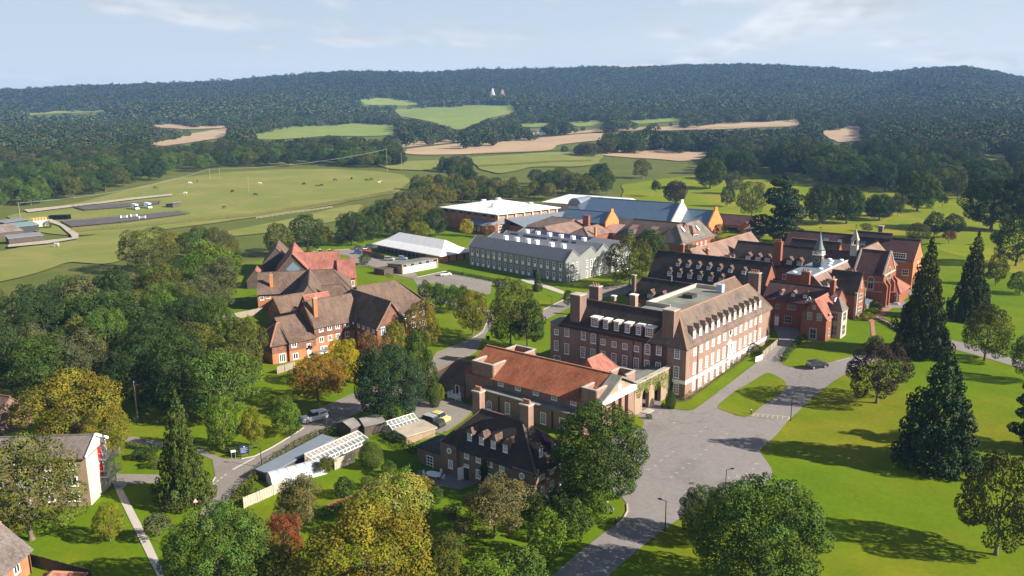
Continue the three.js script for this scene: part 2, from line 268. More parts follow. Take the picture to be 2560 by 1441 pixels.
const CROWN = {
  oakA: crownGeo(broadLobes(3, 15, 9), { seed: 1, count: 40000, leaf: .019 }), oakB: crownGeo(broadLobes(14, 12, 11, { lean: .3, R0: .18, R1: .3 }), { seed: 2, count: 40000, leaf: .019 }), oakC: crownGeo(broadLobes(29, 18, 8, { R0: .13, R1: .24, }), { seed: 3, count: 40000, leaf: .0185 }),
  dense: crownGeo(roundLobes(33, 150, { cy: .52, ry: .48, r0: .045, r1: .095, low: -.92, core: 9 }), { seed: 31, count: 62000, leaf: .0145 }),
  ovalA: crownGeo(broadLobes(41, 15, 8, { low: -.9, top: .7 }), { seed: 4, count: 24000, leaf: .025 }), ovalB: crownGeo(broadLobes(57, 13, 9, { low: -.9, top: .62, lean: .2, R0: .14, R1: .24 }), { seed: 5, count: 24000, leaf: .025 }),
  coneA: crownGeo(coneLobes(5), { seed: 6, count: 26000, leaf: .023, lift: .1 }), coneB: crownGeo(coneLobes(8, { rows: 15, power: .62, ragged: .35, r0: .065, flat: .7 }), { seed: 7, count: 24000, leaf: .025, lift: .1 }), fir: crownGeo(coneLobes(15, { rows: 11, power: .72, ragged: .4, r0: .10, flat: .7, droop: .12 }), { seed: 17, count: 20000, leaf: .03, lift: .15 }),
  cedar: crownGeo(cedarLobes(4), { seed: 8, count: 16000, leaf: .030, lift: .6 }), willow: crownGeo(willowLobes(6), { seed: 9, count: 34000, leaf: .018, hang: true }), sparse: crownGeo(roundLobes(71, 26, { cy: .6, ry: .38, r0: .07, r1: .16, core: 2 }), { seed: 10, count: 2300, leaf: .052, shell: false }), wispy: crownGeo(broadLobes(73, 15, 7, { lean: .3, R0: .15, R1: .24, r0: .05, r1: .10 }), { seed: 11, count: 24000, leaf: .017, shell: false }),
  bush: crownGeo(broadLobes(81, 12, 8, { cy: .46, ry: .54, low: -.85, R0: .2, R1: .3, r0: .07, r1: .13 }), { seed: 12, count: 11000, leaf: .038 }), dome: crownGeo([{ c: V(0, .45, 0), r: .48, sy: 1.1 }, { c: V(0, .45, 0), r: .40, sy: 1.1, w: .3 }], { seed: 13, count: 9000, leaf: .03, shell: false }),
  farA: crownGeo(roundLobes(91, 24, { r0: .13, r1: .23, low: -.7, core: 3 }), { seed: 14, count: 900, leaf: .115 }), farB: crownGeo(roundLobes(95, 20, { cy: .56, ry: .44, r0: .12, r1: .22, low: -.8, core: 3, top: .7 }), { seed: 15, count: 800, leaf: .12 }), farC: crownGeo(roundLobes(98, 26, { r0: .11, r1: .22, low: -.6, core: 3, lean: .3 }), { seed: 16, count: 900, leaf: .115 }),
  hillA: crownGeo(roundLobes(101, 9, { r0: .22, r1: .30, low: -.35, core: 1 }), { seed: 18, count: 130, leaf: .27 }), hillB: crownGeo(roundLobes(103, 8, { r0: .2, r1: .31, low: -.3, core: 1, top: .7 }), { seed: 19, count: 120, leaf: .28 }),
};
function trunkGeo(seed, limbs, r0 = .026, h0 = .62, spread = .3) {
  const r = rng(seed), gs = [], tube = (pts, a, b) => { // tapered tube along points
    const n = 7, P = [], I = [], U = [];
    pts.forEach((p, i) => { const d = (pts[i + 1] ?? p).clone().sub(pts[i - 1] ?? p).normalize(), s = (abs(d.y) > .9 ? V(1, 0, 0) : V(0, 1, 0)).cross(d).normalize(), u = d.clone().cross(s), R = lerp(a, b, i / (pts.length - 1)) * (i === 0 && a > .015 ? 1.5 : 1); for (let k = 0; k <= n; k++) { const w = k / n * 2 * PI; P.push(p.x + (s.x * cos(w) + u.x * sin(w)) * R, p.y + (s.y * cos(w) + u.y * sin(w)) * R, p.z + (s.z * cos(w) + u.z * sin(w)) * R); U.push(k / n * 2, i * .8); } });
    for (let i = 0; i < pts.length - 1; i++) for (let k = 0; k < n; k++) { const c = i * (n + 1) + k; I.push(c, c + n + 1, c + 1, c + 1, c + n + 1, c + n + 2); }
    const g = new THREE.BufferGeometry(); g.setAttribute('position', new THREE.Float32BufferAttribute(P, 3)); g.setAttribute('uv', new THREE.Float32BufferAttribute(U, 2)); g.setIndex(I); g.computeVertexNormals(); gs.push(g);
  };
  tube([V(0, -.01, 0), V(0, .05, 0), V((r() - .5) * .02, .2, (r() - .5) * .02), V((r() - .5) * .05, .4, (r() - .5) * .05), V((r() - .5) * .06, h0, (r() - .5) * .06)], r0, r0 * .35);
  for (let i = 0; i < limbs; i++) { const a = i * 2.4 + r(), y = lerp(.16, .42, r()), s = spread * lerp(.7, 1.2, r()); tube([V(0, y, 0), V(cos(a) * s * .4, y + .10, sin(a) * s * .4), V(cos(a) * s, y + lerp(.18, .36, r()), sin(a) * s)], r0 * .5, r0 * .12); }
  return mergeGeometries(gs);
}
const TRUNK = { broad: trunkGeo(1, 8), slim: trunkGeo(2, 5, .016, .7, .2), straight: trunkGeo(3, 0, .022, .9), plain: trunkGeo(4, 0, .026, .5) };
// what leaves are like: their own colours, a little light shining through them
const leafMat = (r, g, b) => new THREE.MeshPhysicalMaterial({ color: new THREE.Color().setRGB(r, g, b), vertexColors: true, roughness: .85, specularIntensity: .18, transmission: 0, side: THREE.DoubleSide });
const LEAF = {
  DG: leafMat(.032, .057, .015), MG: leafMat(.054, .090, .015), BG: leafMat(.088, .145, .014), LG: leafMat(.072, .122, .020), OL: leafMat(.086, .096, .018), GY: leafMat(.088, .098, .040), YG: leafMat(.150, .160, .013), YE: leafMat(.30, .235, .012), OR: leafMat(.205, .112, .018), GO: leafMat(.150, .132, .014),
  RU: leafMat(.165, .088, .034), RE: leafMat(.19, .055, .022), CO: leafMat(.052, .036, .028), CN: leafMat(.028, .045, .020), RW: leafMat(.042, .054, .018), WI: leafMat(.20, .20, .036), TA: leafMat(.135, .122, .044), BL: leafMat(.032, .058, .024), HE: leafMat(.060, .086, .016),
};
const KIND = { dense: 'broadleaf_tree', oakA: 'broadleaf_tree', oakB: 'broadleaf_tree', oakC: 'broadleaf_tree', ovalA: 'broadleaf_tree', ovalB: 'broadleaf_tree', coneA: 'conifer_tree', coneB: 'conifer_tree', fir: 'conifer_tree', cedar: 'cedar_tree', willow: 'willow_tree', sparse: 'young_tree', wispy: 'young_tree', bush: 'shrub', dome: 'clipped_shrub', farA: 'broadleaf_tree', farB: 'broadleaf_tree', farC: 'broadleaf_tree' };
const treeSpots = [];
function tree(type, leaf, x, z, w, h, label, group, seed) {
  const kind = KIND[type], shrub = kind.includes('shrub'), t = thing(kind, label, shrub ? 'shrub' : 'tree', x, terrain(x, z) - .05, z, (seed * 2.399) % 6.283, group);
  if (!shrub) { const tr = part('trunk', type.startsWith('cone') || type === 'fir' || type === 'cedar' ? TRUNK.straight : type === 'sparse' || type === 'wispy' ? TRUNK.slim : type.startsWith('far') ? TRUNK.plain : TRUNK.broad, M.bark, t); tr.scale.set(w, h, w); }
  const c = part(shrub ? 'foliage' : 'crown', CROWN[type], LEAF[leaf], t); c.scale.set(w, h, w);
  treeSpots.push([x, z, w / 2]);
  return t;
}
// a tree surveyed by where its foot, its sides and its top are seen
function seenTree(type, leaf, px, py, wpx, topy, label, group) {
  const g = ground(px, py), d = toPx(g.x, g.y, g.z)[2], D = hypot(g.x, g.z), r = rayOf(px, topy), h = EYE + r.y / hypot(r.x, r.z) * D - g.y;
  return tree(type, leaf, g.x, g.z, wpx / FPX * d, max(1, h), label, group, px * .37 + py);
}

// ------------------------------------------------------------------ ground, lawns, fields, roads
const seamless = (f) => (u, v) => { const B = .12, g = (q) => (u < B ? mix(f(u + 1, q), f(u, q), u / B) : f(u, q)); return v < B ? mix(g(v + 1), g(v), v / B) : g(v); };
const grassTex = (seed, base, dry, dark, size = 2048, metres = 360, streak = .5) => tex(size, metres, seamless((u, v) => {
  const X = u * metres, Y = v * metres, n = fbm(X / 23 + seed, Y / 23, 5), m = fbm(X / 7 + seed * 3, Y / 5 + 9, 4), f = vnoise(X * 2.1, Y * 2.1 + seed), g = vnoise(X * 5.3 + seed, Y * 5.3), l = vnoise(X / 60 + 7, Y / 60 + seed);
  let c = mix(base, dry, clamp((n - .47) * 2.3 + (m - .5) * 1.1 + (l - .5) * .5)); c = mix(c, dark, clamp((.46 - n) * 2.2 + (m - .55) * .9));
  const mow = streak ? .05 * streak * Math.sign(sin((X * .8 + Y * .6) * .62)) : 0; return c.map((x) => x * (.84 + .17 * f + .15 * g + .16 * (m - .5) + mow));
}));
const grassy = (o) => std({ specularIntensity: .08, ...o });
const GRASS = grassy({ map: grassTex(5, [.108, .172, .006], [.172, .176, .012], [.078, .145, .006]), roughness: .95 });
const ROUGH = grassy({ map: grassTex(9, [.105, .125, .028], [.14, .13, .04], [.075, .10, .022], 1024, 240, 0), roughness: .98 });
const PASTURE = grassy({ map: grassTex(13, [.185, .200, .050], [.235, .22, .07], [.15, .178, .040], 1024, 300, 0), roughness: .95 });
const MEADOW = grassy({ map: grassTex(17, [.185, .24, .055], [.24, .25, .07], [.15, .21, .045], 1024, 400, 0), roughness: .95 });
const FAIRWAY = grassy({ map: grassTex(21, [.165, .205, .012], [.25, .215, .03], [.12, .17, .010], 1024, 220), roughness: .95 });
const STUBBLE = std({ map: tex(512, 160, (u, v) => { const n = wrapN(u, v, 4, 6), s = wrapN(u * .3, v, 64, 2); return [.40, .285, .175].map((x) => x * (.72 + .36 * n + .2 * s)); }), roughness: .95 });
const TARMAC = std({ map: tex(2048, 128, (u, v) => { const n = wrapN(u, v, 6, 6), f = wrapN(u, v, 256, 2), s = wrapN(u + .2, v + .6, 13, 4), c = wrapN(u + .5, v, 24, 3); const k = .78 + .26 * n + .20 * (f - .5) + (s > .6 ? -.12 * min(1, (s - .6) * 8) : 0) + (abs(c - .5) < .012 ? -.10 : 0); return [.262, .238, .226].map((x) => x * k); }), roughness: .93 });
const TARMAC_OLD = std({ map: tex(512, 40, (u, v) => { const n = wrapN(u, v, 5, 6), f = wrapN(u, v, 96, 2); return [.255, .225, .195].map((x) => x * (.74 + .34 * n + .2 * (f - .5))); }), roughness: .93 });
const CONCRETE = plain(.46, .42, .36, .9), GRAVEL = std({ map: tex(256, 12, (u, v) => { const n = wrapN(u, v, 8, 5); return [.42, .36, .28].map((x) => x * (.7 + .5 * n)); }) }), SOIL = std({ map: tex(256, 10, (u, v) => { const n = wrapN(u, v, 8, 5); return mix([.075, .055, .040], [.10, .10, .03], clamp((n - .45) * 3)).map((x) => x * (.6 + .7 * n)); }) });
const PAVERS = std({ map: tex(512, 12, (u, v) => { const n = wrapN(u, v, 8, 5), k = PERM[(floor(u * 60) & 255) << 8 | (floor(v * 60) & 255)]; return mix([.40, .20, .13], [.34, .17, .12], k).map((x) => x * (.75 + .4 * n)); }) });
const NEEDLES = std({ map: tex(256, 10, (u, v) => { const n = wrapN(u, v, 8, 5); return mix([.30, .14, .06], [.14, .12, .03], clamp((n - .5) * 2)).map((x) => x * (.75 + .4 * n)); }) });
const SAND = std({ map: tex(256, 20, (u, v) => { const n = wrapN(u, v, 8, 5); return [.105, .095, .095].map((x) => x * (.75 + .45 * n)); }) });
const PAINT = plain(.50, .48, .44, .8), PAINT_Y = plain(.55, .47, .30, .8);

const G2 = (L) => L.map(([x, y]) => { const g = ground(x, y); return [g.x, g.z]; });
function drape(outline, off, edge, hole) { // a sheet lying on the terrain
  let ring = [];
  for (let i = 0; i < outline.length; i++) { const a = outline[i], b = outline[(i + 1) % outline.length], n = max(1, Math.ceil(hypot(b[0] - a[0], b[1] - a[1]) / edge)); for (let k = 0; k < n; k++) ring.push(new THREE.Vector2(lerp(a[0], b[0], k / n), lerp(a[1], b[1], k / n))); }
  const P = [], U = [], I = [], key = new Map();
  const add = (x, z) => { const k = x.toFixed(2) + ',' + z.toFixed(2); if (!key.has(k)) { key.set(k, P.length / 3); P.push(x, terrain(x, z) + off, z); U.push(x, -z); } return key.get(k); };
  const put = (a, b, c) => {
    const ab = hypot(a[0] - b[0], a[1] - b[1]), bc = hypot(c[0] - b[0], c[1] - b[1]), ca = hypot(a[0] - c[0], a[1] - c[1]), m = max(ab, bc, ca);
    if (m > edge * 1.5) { if (m > ab) return m === bc ? put(b, c, a) : put(c, a, b); const q = [(a[0] + b[0]) / 2, (a[1] + b[1]) / 2]; put(a, q, c); put(q, b, c); return; }
    const i = add(...a), j = add(...b), k = add(...c); const up = (b[0] - a[0]) * (c[1] - a[1]) - (b[1] - a[1]) * (c[0] - a[0]) < 0; if (up) I.push(i, j, k); else I.push(i, k, j);
  };
  for (const [i, j, k] of THREE.ShapeUtils.triangulateShape(ring, [])) put([ring[i].x, ring[i].y], [ring[j].x, ring[j].y], [ring[k].x, ring[k].y]);
  const g = new THREE.BufferGeometry(); g.setAttribute('position', new THREE.Float32BufferAttribute(P, 3)); g.setAttribute('uv', new THREE.Float32BufferAttribute(U, 2)); g.setIndex(I); g.computeVertexNormals();
  return g;
}
const smooth = (L, n = 2) => { for (let k = 0; k < n; k++) { const o = []; for (let i = 0; i < L.length; i++) { const a = L[i], b = L[(i + 1) % L.length]; o.push([a[0] * .75 + b[0] * .25, a[1] * .75 + b[1] * .25], [a[0] * .25 + b[0] * .75, a[1] * .25 + b[1] * .75]); } L = o; } return L; };
function sheet(name, px, mat, off, edge, round = 0) { let w = G2(px); if (round) { const d = []; w.forEach((a, i) => { const b = w[(i + 1) % w.length], n = max(1, Math.ceil(hypot(b[0] - a[0], b[1] - a[1]) / (edge * 2.2))); for (let k = 0; k < n; k++) d.push([lerp(a[0], b[0], k / n), lerp(a[1], b[1], k / n)]); }); d.forEach((p) => { const a = p[0], q = edge * .55; p[0] += (vnoise(a * .07, p[1] * .07) - .5) * q; p[1] += (vnoise(a * .07 + 40, p[1] * .07) - .5) * q; }); w = smooth(d, round + 1); } return tag(part(name, drape(w, off, edge), mat, scene), null, null, null, 'structure'); }
function ribbonGeo(world, width, off, height = 0) { // a strip along a line; with a height it is a kerb or a low bank
  const P = [], U = [], I = []; let run = 0;
  const line = []; for (let i = 0; i < world.length - 1; i++) { const n = max(1, Math.ceil(hypot(world[i + 1][0] - world[i][0], world[i + 1][1] - world[i][1]) / 3)); for (let k = 0; k < n; k++) line.push([lerp(world[i][0], world[i + 1][0], k / n), lerp(world[i][1], world[i + 1][1], k / n)]); } line.push(world[world.length - 1]);
  line.forEach((p, i) => { const a = line[max(0, i - 1)], b = line[min(line.length - 1, i + 1)], l = hypot(b[0] - a[0], b[1] - a[1]) || 1, nx = -(b[1] - a[1]) / l * width / 2, nz = (b[0] - a[0]) / l * width / 2, y = terrain(...p) + off; if (i) run += hypot(p[0] - line[i - 1][0], p[1] - line[i - 1][1]); for (const [s, h] of [[-1, 0], [-1, height], [1, height], [1, 0]]) { P.push(p[0] + nx * s, y + h, p[1] + nz * s); U.push(run, s * width / 2 + h); } });
  for (let i = 0; i < line.length - 1; i++) for (let k = 0; k < 3; k++) { if (!height && k !== 1) continue; const a = i * 4 + k, b = a + 4; I.push(a, a + 1, b, b, a + 1, b + 1); }
  const g = new THREE.BufferGeometry(); g.setAttribute('position', new THREE.Float32BufferAttribute(P, 3)); g.setAttribute('uv', new THREE.Float32BufferAttribute(U, 2)); g.setIndex(I); const q = g.toNonIndexed(); q.computeVertexNormals(); return q;
}
{ // one sheet of ground out to the horizon
  const P = [], U = [], I = [], NA = 288, R = [0]; let r = 20; while (r < 7500) { R.push(r); r += max(9, r * .026); }
  R.forEach((q) => { for (let a = 0; a <= NA; a++) { const t = a / NA * 2 * PI, x = sin(t) * q, z = -cos(t) * q; P.push(x, terrain(x, z) - .16 - q * .00035, z); U.push(x, -z); } });
  for (let i = 0; i < R.length - 1; i++) for (let a = 0; a < NA; a++) { const c = i * (NA + 1) + a, d = c + NA + 1; I.push(c, c + 1, d, c + 1, d + 1, d); }
  const g = new THREE.BufferGeometry(); g.setAttribute('position', new THREE.Float32BufferAttribute(P, 3)); g.setAttribute('uv', new THREE.Float32BufferAttribute(U, 2)); g.setIndex(I); g.computeVertexNormals();
  tag(part('ground', g, ROUGH, scene), null, null, null, 'structure');
}
tag(part('lawn', drape([[-95, -60], [150, -60], [330, -150], [340, -330], [230, -455], [60, -470], [-70, -420], [-110, -300], [-95, -200]], 0, 5), GRASS, scene), null, null, null, 'structure');
sheet('fairway', [[1556, 462], [1700, 442], [1850, 436], [1975, 440], [2090, 458], [2300, 470], [2600, 500], [2680, 640], [2560, 690], [2430, 650], [2330, 620], [2250, 600], [2100, 590], [1900, 592], [1880, 560], [1800, 540], [1700, 522], [1560, 512]], FAIRWAY, .06, 7, 1);
// fields, near to far
const FIELDS = [
  ['paddock', PASTURE, [[20, 540], [235, 497], [330, 472], [430, 447], [560, 431], [700, 424], [830, 423], [940, 428], [1010, 438], [1034, 452], [985, 482], [870, 505], [740, 530], [600, 548], [480, 566], [380, 578], [180, 590], [60, 575]], 8],
  ['paddock', PASTURE, [[560, 580], [700, 552], [870, 514], [905, 512], [880, 540], [800, 560], [690, 580], [590, 592]], 8],
  ['paddock', PASTURE, [[-60, 640], [110, 607], [220, 590], [330, 572], [420, 578], [360, 610], [310, 650], [270, 662], [170, 655], [60, 695], [-60, 715]], 8],
  ['meadow', MEADOW, [[632, 332], [700, 318], [800, 308], [900, 304], [990, 307], [985, 338], [920, 342], [820, 340], [760, 345], [690, 350], [645, 350]], 25],
  ['stubble_field', STUBBLE, [[345, 356], [430, 344], [500, 330], [570, 320], [562, 342], [470, 358], [400, 366]], 25],
  ['stubble_field', STUBBLE, [[368, 309], [420, 305], [470, 314], [560, 308], [567, 320], [470, 324], [388, 319]], 25],
  ['meadow', MEADOW, [[985, 272], [1100, 263], [1200, 258], [1286, 262], [1282, 282], [1222, 297], [1180, 312], [1150, 326], [1080, 305], [1000, 292]], 30],
  ['meadow', MEADOW, [[1300, 302], [1384, 300], [1356, 320], [1306, 318]], 25], ['meadow', MEADOW, [[1410, 300], [1500, 296], [1524, 311], [1440, 318]], 25], ['meadow', MEADOW, [[1556, 296], [1700, 288], [1712, 301], [1596, 311]], 25],
  ['stubble_field', STUBBLE, [[1000, 358], [1160, 346], [1185, 350], [1100, 361], [1003, 370]], 20],
  ['stubble_field', STUBBLE, [[1006, 374], [1130, 362], [1290, 349], [1400, 340], [1505, 333], [1505, 350], [1384, 364], [1380, 378], [1180, 386], [1020, 388]], 20],
  ['stubble_field', STUBBLE, [[1250, 340], [1390, 332], [1510, 324], [1620, 318], [1600, 326], [1500, 331], [1380, 339]], 20],
  ['stubble_field', STUBBLE, [[1616, 322], [1800, 305], [1994, 293], [2002, 316], [1870, 321], [1640, 328]], 25],
  ['stubble_field', STUBBLE, [[1506, 374], [1660, 368], [1780, 369], [1764, 398], [1700, 404], [1650, 399], [1560, 393], [1506, 388]], 20],
  ['stubble_field', STUBBLE, [[2056, 320], [2152, 311], [2154, 354], [2090, 358], [2056, 342]], 25],
  ['pasture', PASTURE, [[1176, 393], [1350, 383], [1494, 379], [1514, 390], [1486, 413], [1440, 418], [1330, 418], [1250, 436], [1196, 425]], 15],
  ['pasture', PASTURE, [[936, 411], [1040, 402], [1110, 402], [1064, 428], [976, 424]], 15],
  ['pasture', PASTURE, [[2446, 370], [2530, 384], [2526, 400], [2456, 388]], 25],
  ['meadow', MEADOW, [[900, 246], [960, 240], [1040, 250], [1046, 262], [960, 262], [905, 262]], 30], ['pasture', MEADOW, [[60, 283], [150, 274], [260, 272], [270, 279], [150, 283], [70, 290]], 30],
];
FIELDS.forEach(([n, m, p, e], i) => sheet(n, p, m, .12 + (e > 10 ? .25 : 0) + i * .004, e, 1));
// tarmac: the forecourt with its two drives
sheet('forecourt', [[1340, 1480], [1432, 1395], [1520, 1325], [1540, 1314], [1557, 1301], [1569, 1280], [1568, 1262], [1555, 1245], [1500, 1200], [1480, 1120], [1560, 1075], [1588, 1038], [1580, 1000], [1600, 975], [1640, 985], [1660, 1020], [1689, 1024], [1720, 1028], [1733, 1026], [1746, 1018], [1800, 977], [1860, 932], [1896, 905], [1918, 886], [1947, 861], [1944, 838], [1928, 806], [1990, 815], [2004, 838], [1986, 862], [1951, 904], [1956, 912], [1972, 918], [2005, 922], [2075, 907], [2127, 893], [2190, 874], [2228, 862], [2300, 848], [2372, 849], [2450, 868], [2530, 897], [2620, 925], [2620, 942], [2520, 912], [2440, 888], [2360, 868], [2300, 868], [2236, 886], [2180, 908], [2117, 934], [2080, 957], [2022, 1002], [1985, 1040], [1970, 1054], [1940, 1090], [1903, 1123], [1901, 1133], [1914, 1150], [1929, 1172], [1932, 1190], [1922, 1206], [1890, 1216], [1820, 1236], [1740, 1268], [1690, 1304], [1656, 1326], [1599, 1373], [1520, 1441], [1470, 1485]], TARMAC, .05, 4);
sheet('lawn', [[1797, 1020], [1850, 979], [1907, 939], [1920, 935], [1950, 946], [1974, 960], [1950, 987], [1910, 1015], [1877, 1040], [1860, 1047], [1835, 1040], [1801, 1026]], GRASS, .10, 4, 1);
sheet('lawn', [[1664, 1003], [1700, 1004], [1722, 1004], [1740, 998], [1800, 953], [1872, 898], [1896, 903], [1860, 930], [1800, 975], [1745, 1017], [1733, 1025], [1720, 1027], [1689, 1023], [1668, 1015]], GRASS, .10, 4, 1);
sheet('flower_bed', [[1672, 1003], [1705, 998], [1760, 960], [1850, 892], [1874, 893], [1800, 951], [1740, 999], [1722, 1006], [1700, 1006]], SOIL, .13, 4, 1);
sheet('lawn', [[1588, 1036], [1600, 1042], [1612, 1056], [1611, 1068], [1596, 1074], [1570, 1076], [1560, 1060]], GRASS, .10, 3, 1);
// the drive past the garden, its fork and the yard
sheet('drive', [[486, 1320], [502, 1278], [520, 1222], [538, 1195], [530, 1150], [480, 1128], [393, 1118], [319, 1108], [300, 1098], [330, 1092], [393, 1104], [480, 1112], [526, 1134], [560, 1148], [603, 1148], [637, 1141], [680, 1120], [720, 1096], [759, 1071], [745, 1058], [800, 1022], [880, 985], [960, 960], [1050, 925], [1073, 911], [1091, 881], [1152, 858], [1190, 838], [1213, 818], [1222, 795], [1216, 780], [1180, 770], [1130, 765], [1085, 752], [1052, 738], [1046, 718], [1030, 695], [991, 688], [930, 668], [894, 664], [870, 640], [838, 635], [835, 626], [881, 623], [910, 624], [964, 641], [1012, 648], [1045, 692], [1101, 681], [1122, 684], [1231, 704], [1226, 736], [1215, 737], [1172, 724], [1071, 708], [1056, 716], [1064, 733], [1110, 752], [1160, 764], [1222, 775], [1234, 790], [1230, 815], [1206, 850], [1192, 880], [1130, 915], [1093, 945], [1085, 1000], [1120, 1010], [1130, 1030], [1105, 1085], [1060, 1080], [1050, 1050], [1000, 1000], [930, 1020], [880, 1040], [830, 1068], [800, 1085], [743, 1116], [705, 1135], [640, 1182], [590, 1229], [560, 1266], [535, 1330]], TARMAC_OLD, .05, 4);
sheet('path', [[284, 1216], [296, 1206], [318, 1212], [305, 1224], [330, 1270], [370, 1345], [416, 1445], [430, 1475], [405, 1475], [392, 1441], [345, 1345], [306, 1265], [294, 1240]], CONCRETE, .07, 3);
sheet('pavement', [[270, 1205], [292, 1186], [398, 1188], [400, 1208], [318, 1213], [296, 1218]], TARMAC_OLD, .06, 4);
sheet('needle_litter', [[405, 1255], [440, 1240], [480, 1226], [520, 1219], [508, 1240], [496, 1262], [460, 1274], [425, 1268]], NEEDLES, .04, 3, 1);
sheet('path', [[1300, 700], [1330, 696], [1362, 711], [1416, 731], [1406, 736], [1354, 718], [1318, 708]], CONCRETE, .07, 4); sheet('road', [[1356, 803], [1357, 776], [1410, 750], [1440, 738], [1500, 720], [1560, 712], [1620, 700], [1640, 705], [1600, 730], [1520, 742], [1440, 760], [1408, 778]], TARMAC_OLD, .05, 4);
sheet('path', [[2158, 793], [2180, 799], [2206, 770], [2231, 771], [2200, 797], [2206, 800], [2186, 804], [2190, 840], [2180, 842], [2176, 806], [2158, 799]], PAVERS, .08, 3);
sheet('paved_circle', [[2206, 765], [2222, 752], [2250, 752], [2275, 760], [2272, 772], [2240, 772], [2215, 770]], TARMAC, .08, 3, 1); sheet('road', [[2240, 716], [2262, 716], [2282, 728], [2292, 745], [2282, 748], [2268, 732], [2240, 722]], TARMAC, .06, 4, 1);
// white paint: bay corners on the forecourt, bay lines in the car parks, give-way lines
{
  const gs = [], line = (a, b, w = .09) => gs.push(ribbonGeo([a, b], w, .075)), W = (x, y) => { const g = ground(x, y); return [g.x, g.z]; };
  const dir = [cos(-.18) * .55, sin(-.18) * .55], nor = [-dir[1], dir[0]];
  for (const [x, y] of [[360, 778], [320, 818], [255, 857], [500, 872], [815, 915], [770, 960], [715, 997], [1030, 982], [975, 1020], [915, 1062], [875, 1103], [820, 1143], [760, 1190], [705, 1232], [650, 1280], [590, 1325], [525, 1370], [470, 1415], [370, 1248], [310, 1300], [430, 1205], [490, 1160], [1325, 1285], [1300, 1340], [1235, 1385], [1140, 1410], [240, 1340], [1040, 1425]]) { const p = W(1560 + x / 4, 840 + y / 4), a = [.7 * dir[0], .7 * dir[1]]; line([p[0] - a[0], p[1] - a[1]], [p[0] + a[0], p[1] + a[1]]); line(p, [p[0] + nor[0] * .9 * (x > 1100 ? -1 : 1), p[1] + nor[1] * .9 * (x > 1100 ? -1 : 1)]); }
  for (let i = 0; i <= 9; i++) { const t = i / 9; line(W(lerp(1118, 1216, t), lerp(695, 713, t)), W(lerp(1132, 1230, t), lerp(690, 707, t)), .14); }
  for (let i = 0; i <= 7; i++) { const t = i / 7; line(W(lerp(907, 968, t), lerp(645, 660, t)), W(lerp(920, 982, t), lerp(641, 653, t)), .14); }
  line(W(581, 1176), W(636, 1146), .4); for (let i = 0; i < 5; i++) line(W(lerp(521, 570, i / 5), lerp(1222, 1183, i / 5)), W(lerp(521, 570, (i + .55) / 5), lerp(1222, 1183, (i + .55) / 5)), .22);
  line(W(1607, 1335), W(1646, 1350)), line(W(1607, 1322), W(1660, 1332)); line(W(1632, 1327), W(1615, 1340)); line(W(1565, 1357), W(1580, 1363));
  tag(part('road_marking', mergeGeometries(gs), PAINT, scene), null, null, null, 'structure');
  gs.length = 0; const Q = [[1880, 1042], [1890, 1035], [1975, 1044], [1968, 1053]]; for (let i = 0; i < 4; i++) line(W(...Q[i]), W(...Q[(i + 1) % 4]), .14); for (let i = 1; i < 7; i++) line(W(lerp(1880, 1968, i / 7), lerp(1042, 1053, i / 7)), W(lerp(1890, 1975, (i - .4) / 7), lerp(1035, 1044, (i - .4) / 7)), .12); line(W(2090, 905), W(2126, 896), .14);
  tag(part('road_marking', mergeGeometries(gs), PAINT_Y, scene), null, null, null, 'structure');
  gs.length = 0; for (const L of [[[502, 1278], [520, 1222], [538, 1195]], [[603, 1149], [637, 1142], [680, 1120], [720, 1096], [759, 1071]], [[1540, 1314], [1557, 1301], [1569, 1280], [1568, 1262]], [[1101, 681], [1042, 694]], [[1231, 705], [1122, 684]], [[1160, 860], [1206, 832], [1222, 795]], [[894, 664], [930, 668], [991, 688], [1030, 697]], [[835, 626], [881, 623], [910, 624]], [[1358, 775], [1410, 750], [1440, 738]]]) gs.push(ribbonGeo(G2(L), .22, .03, .12));
  tag(part('kerb', mergeGeometries(gs), CONCRETE, scene), null, null, null, 'structure');
}

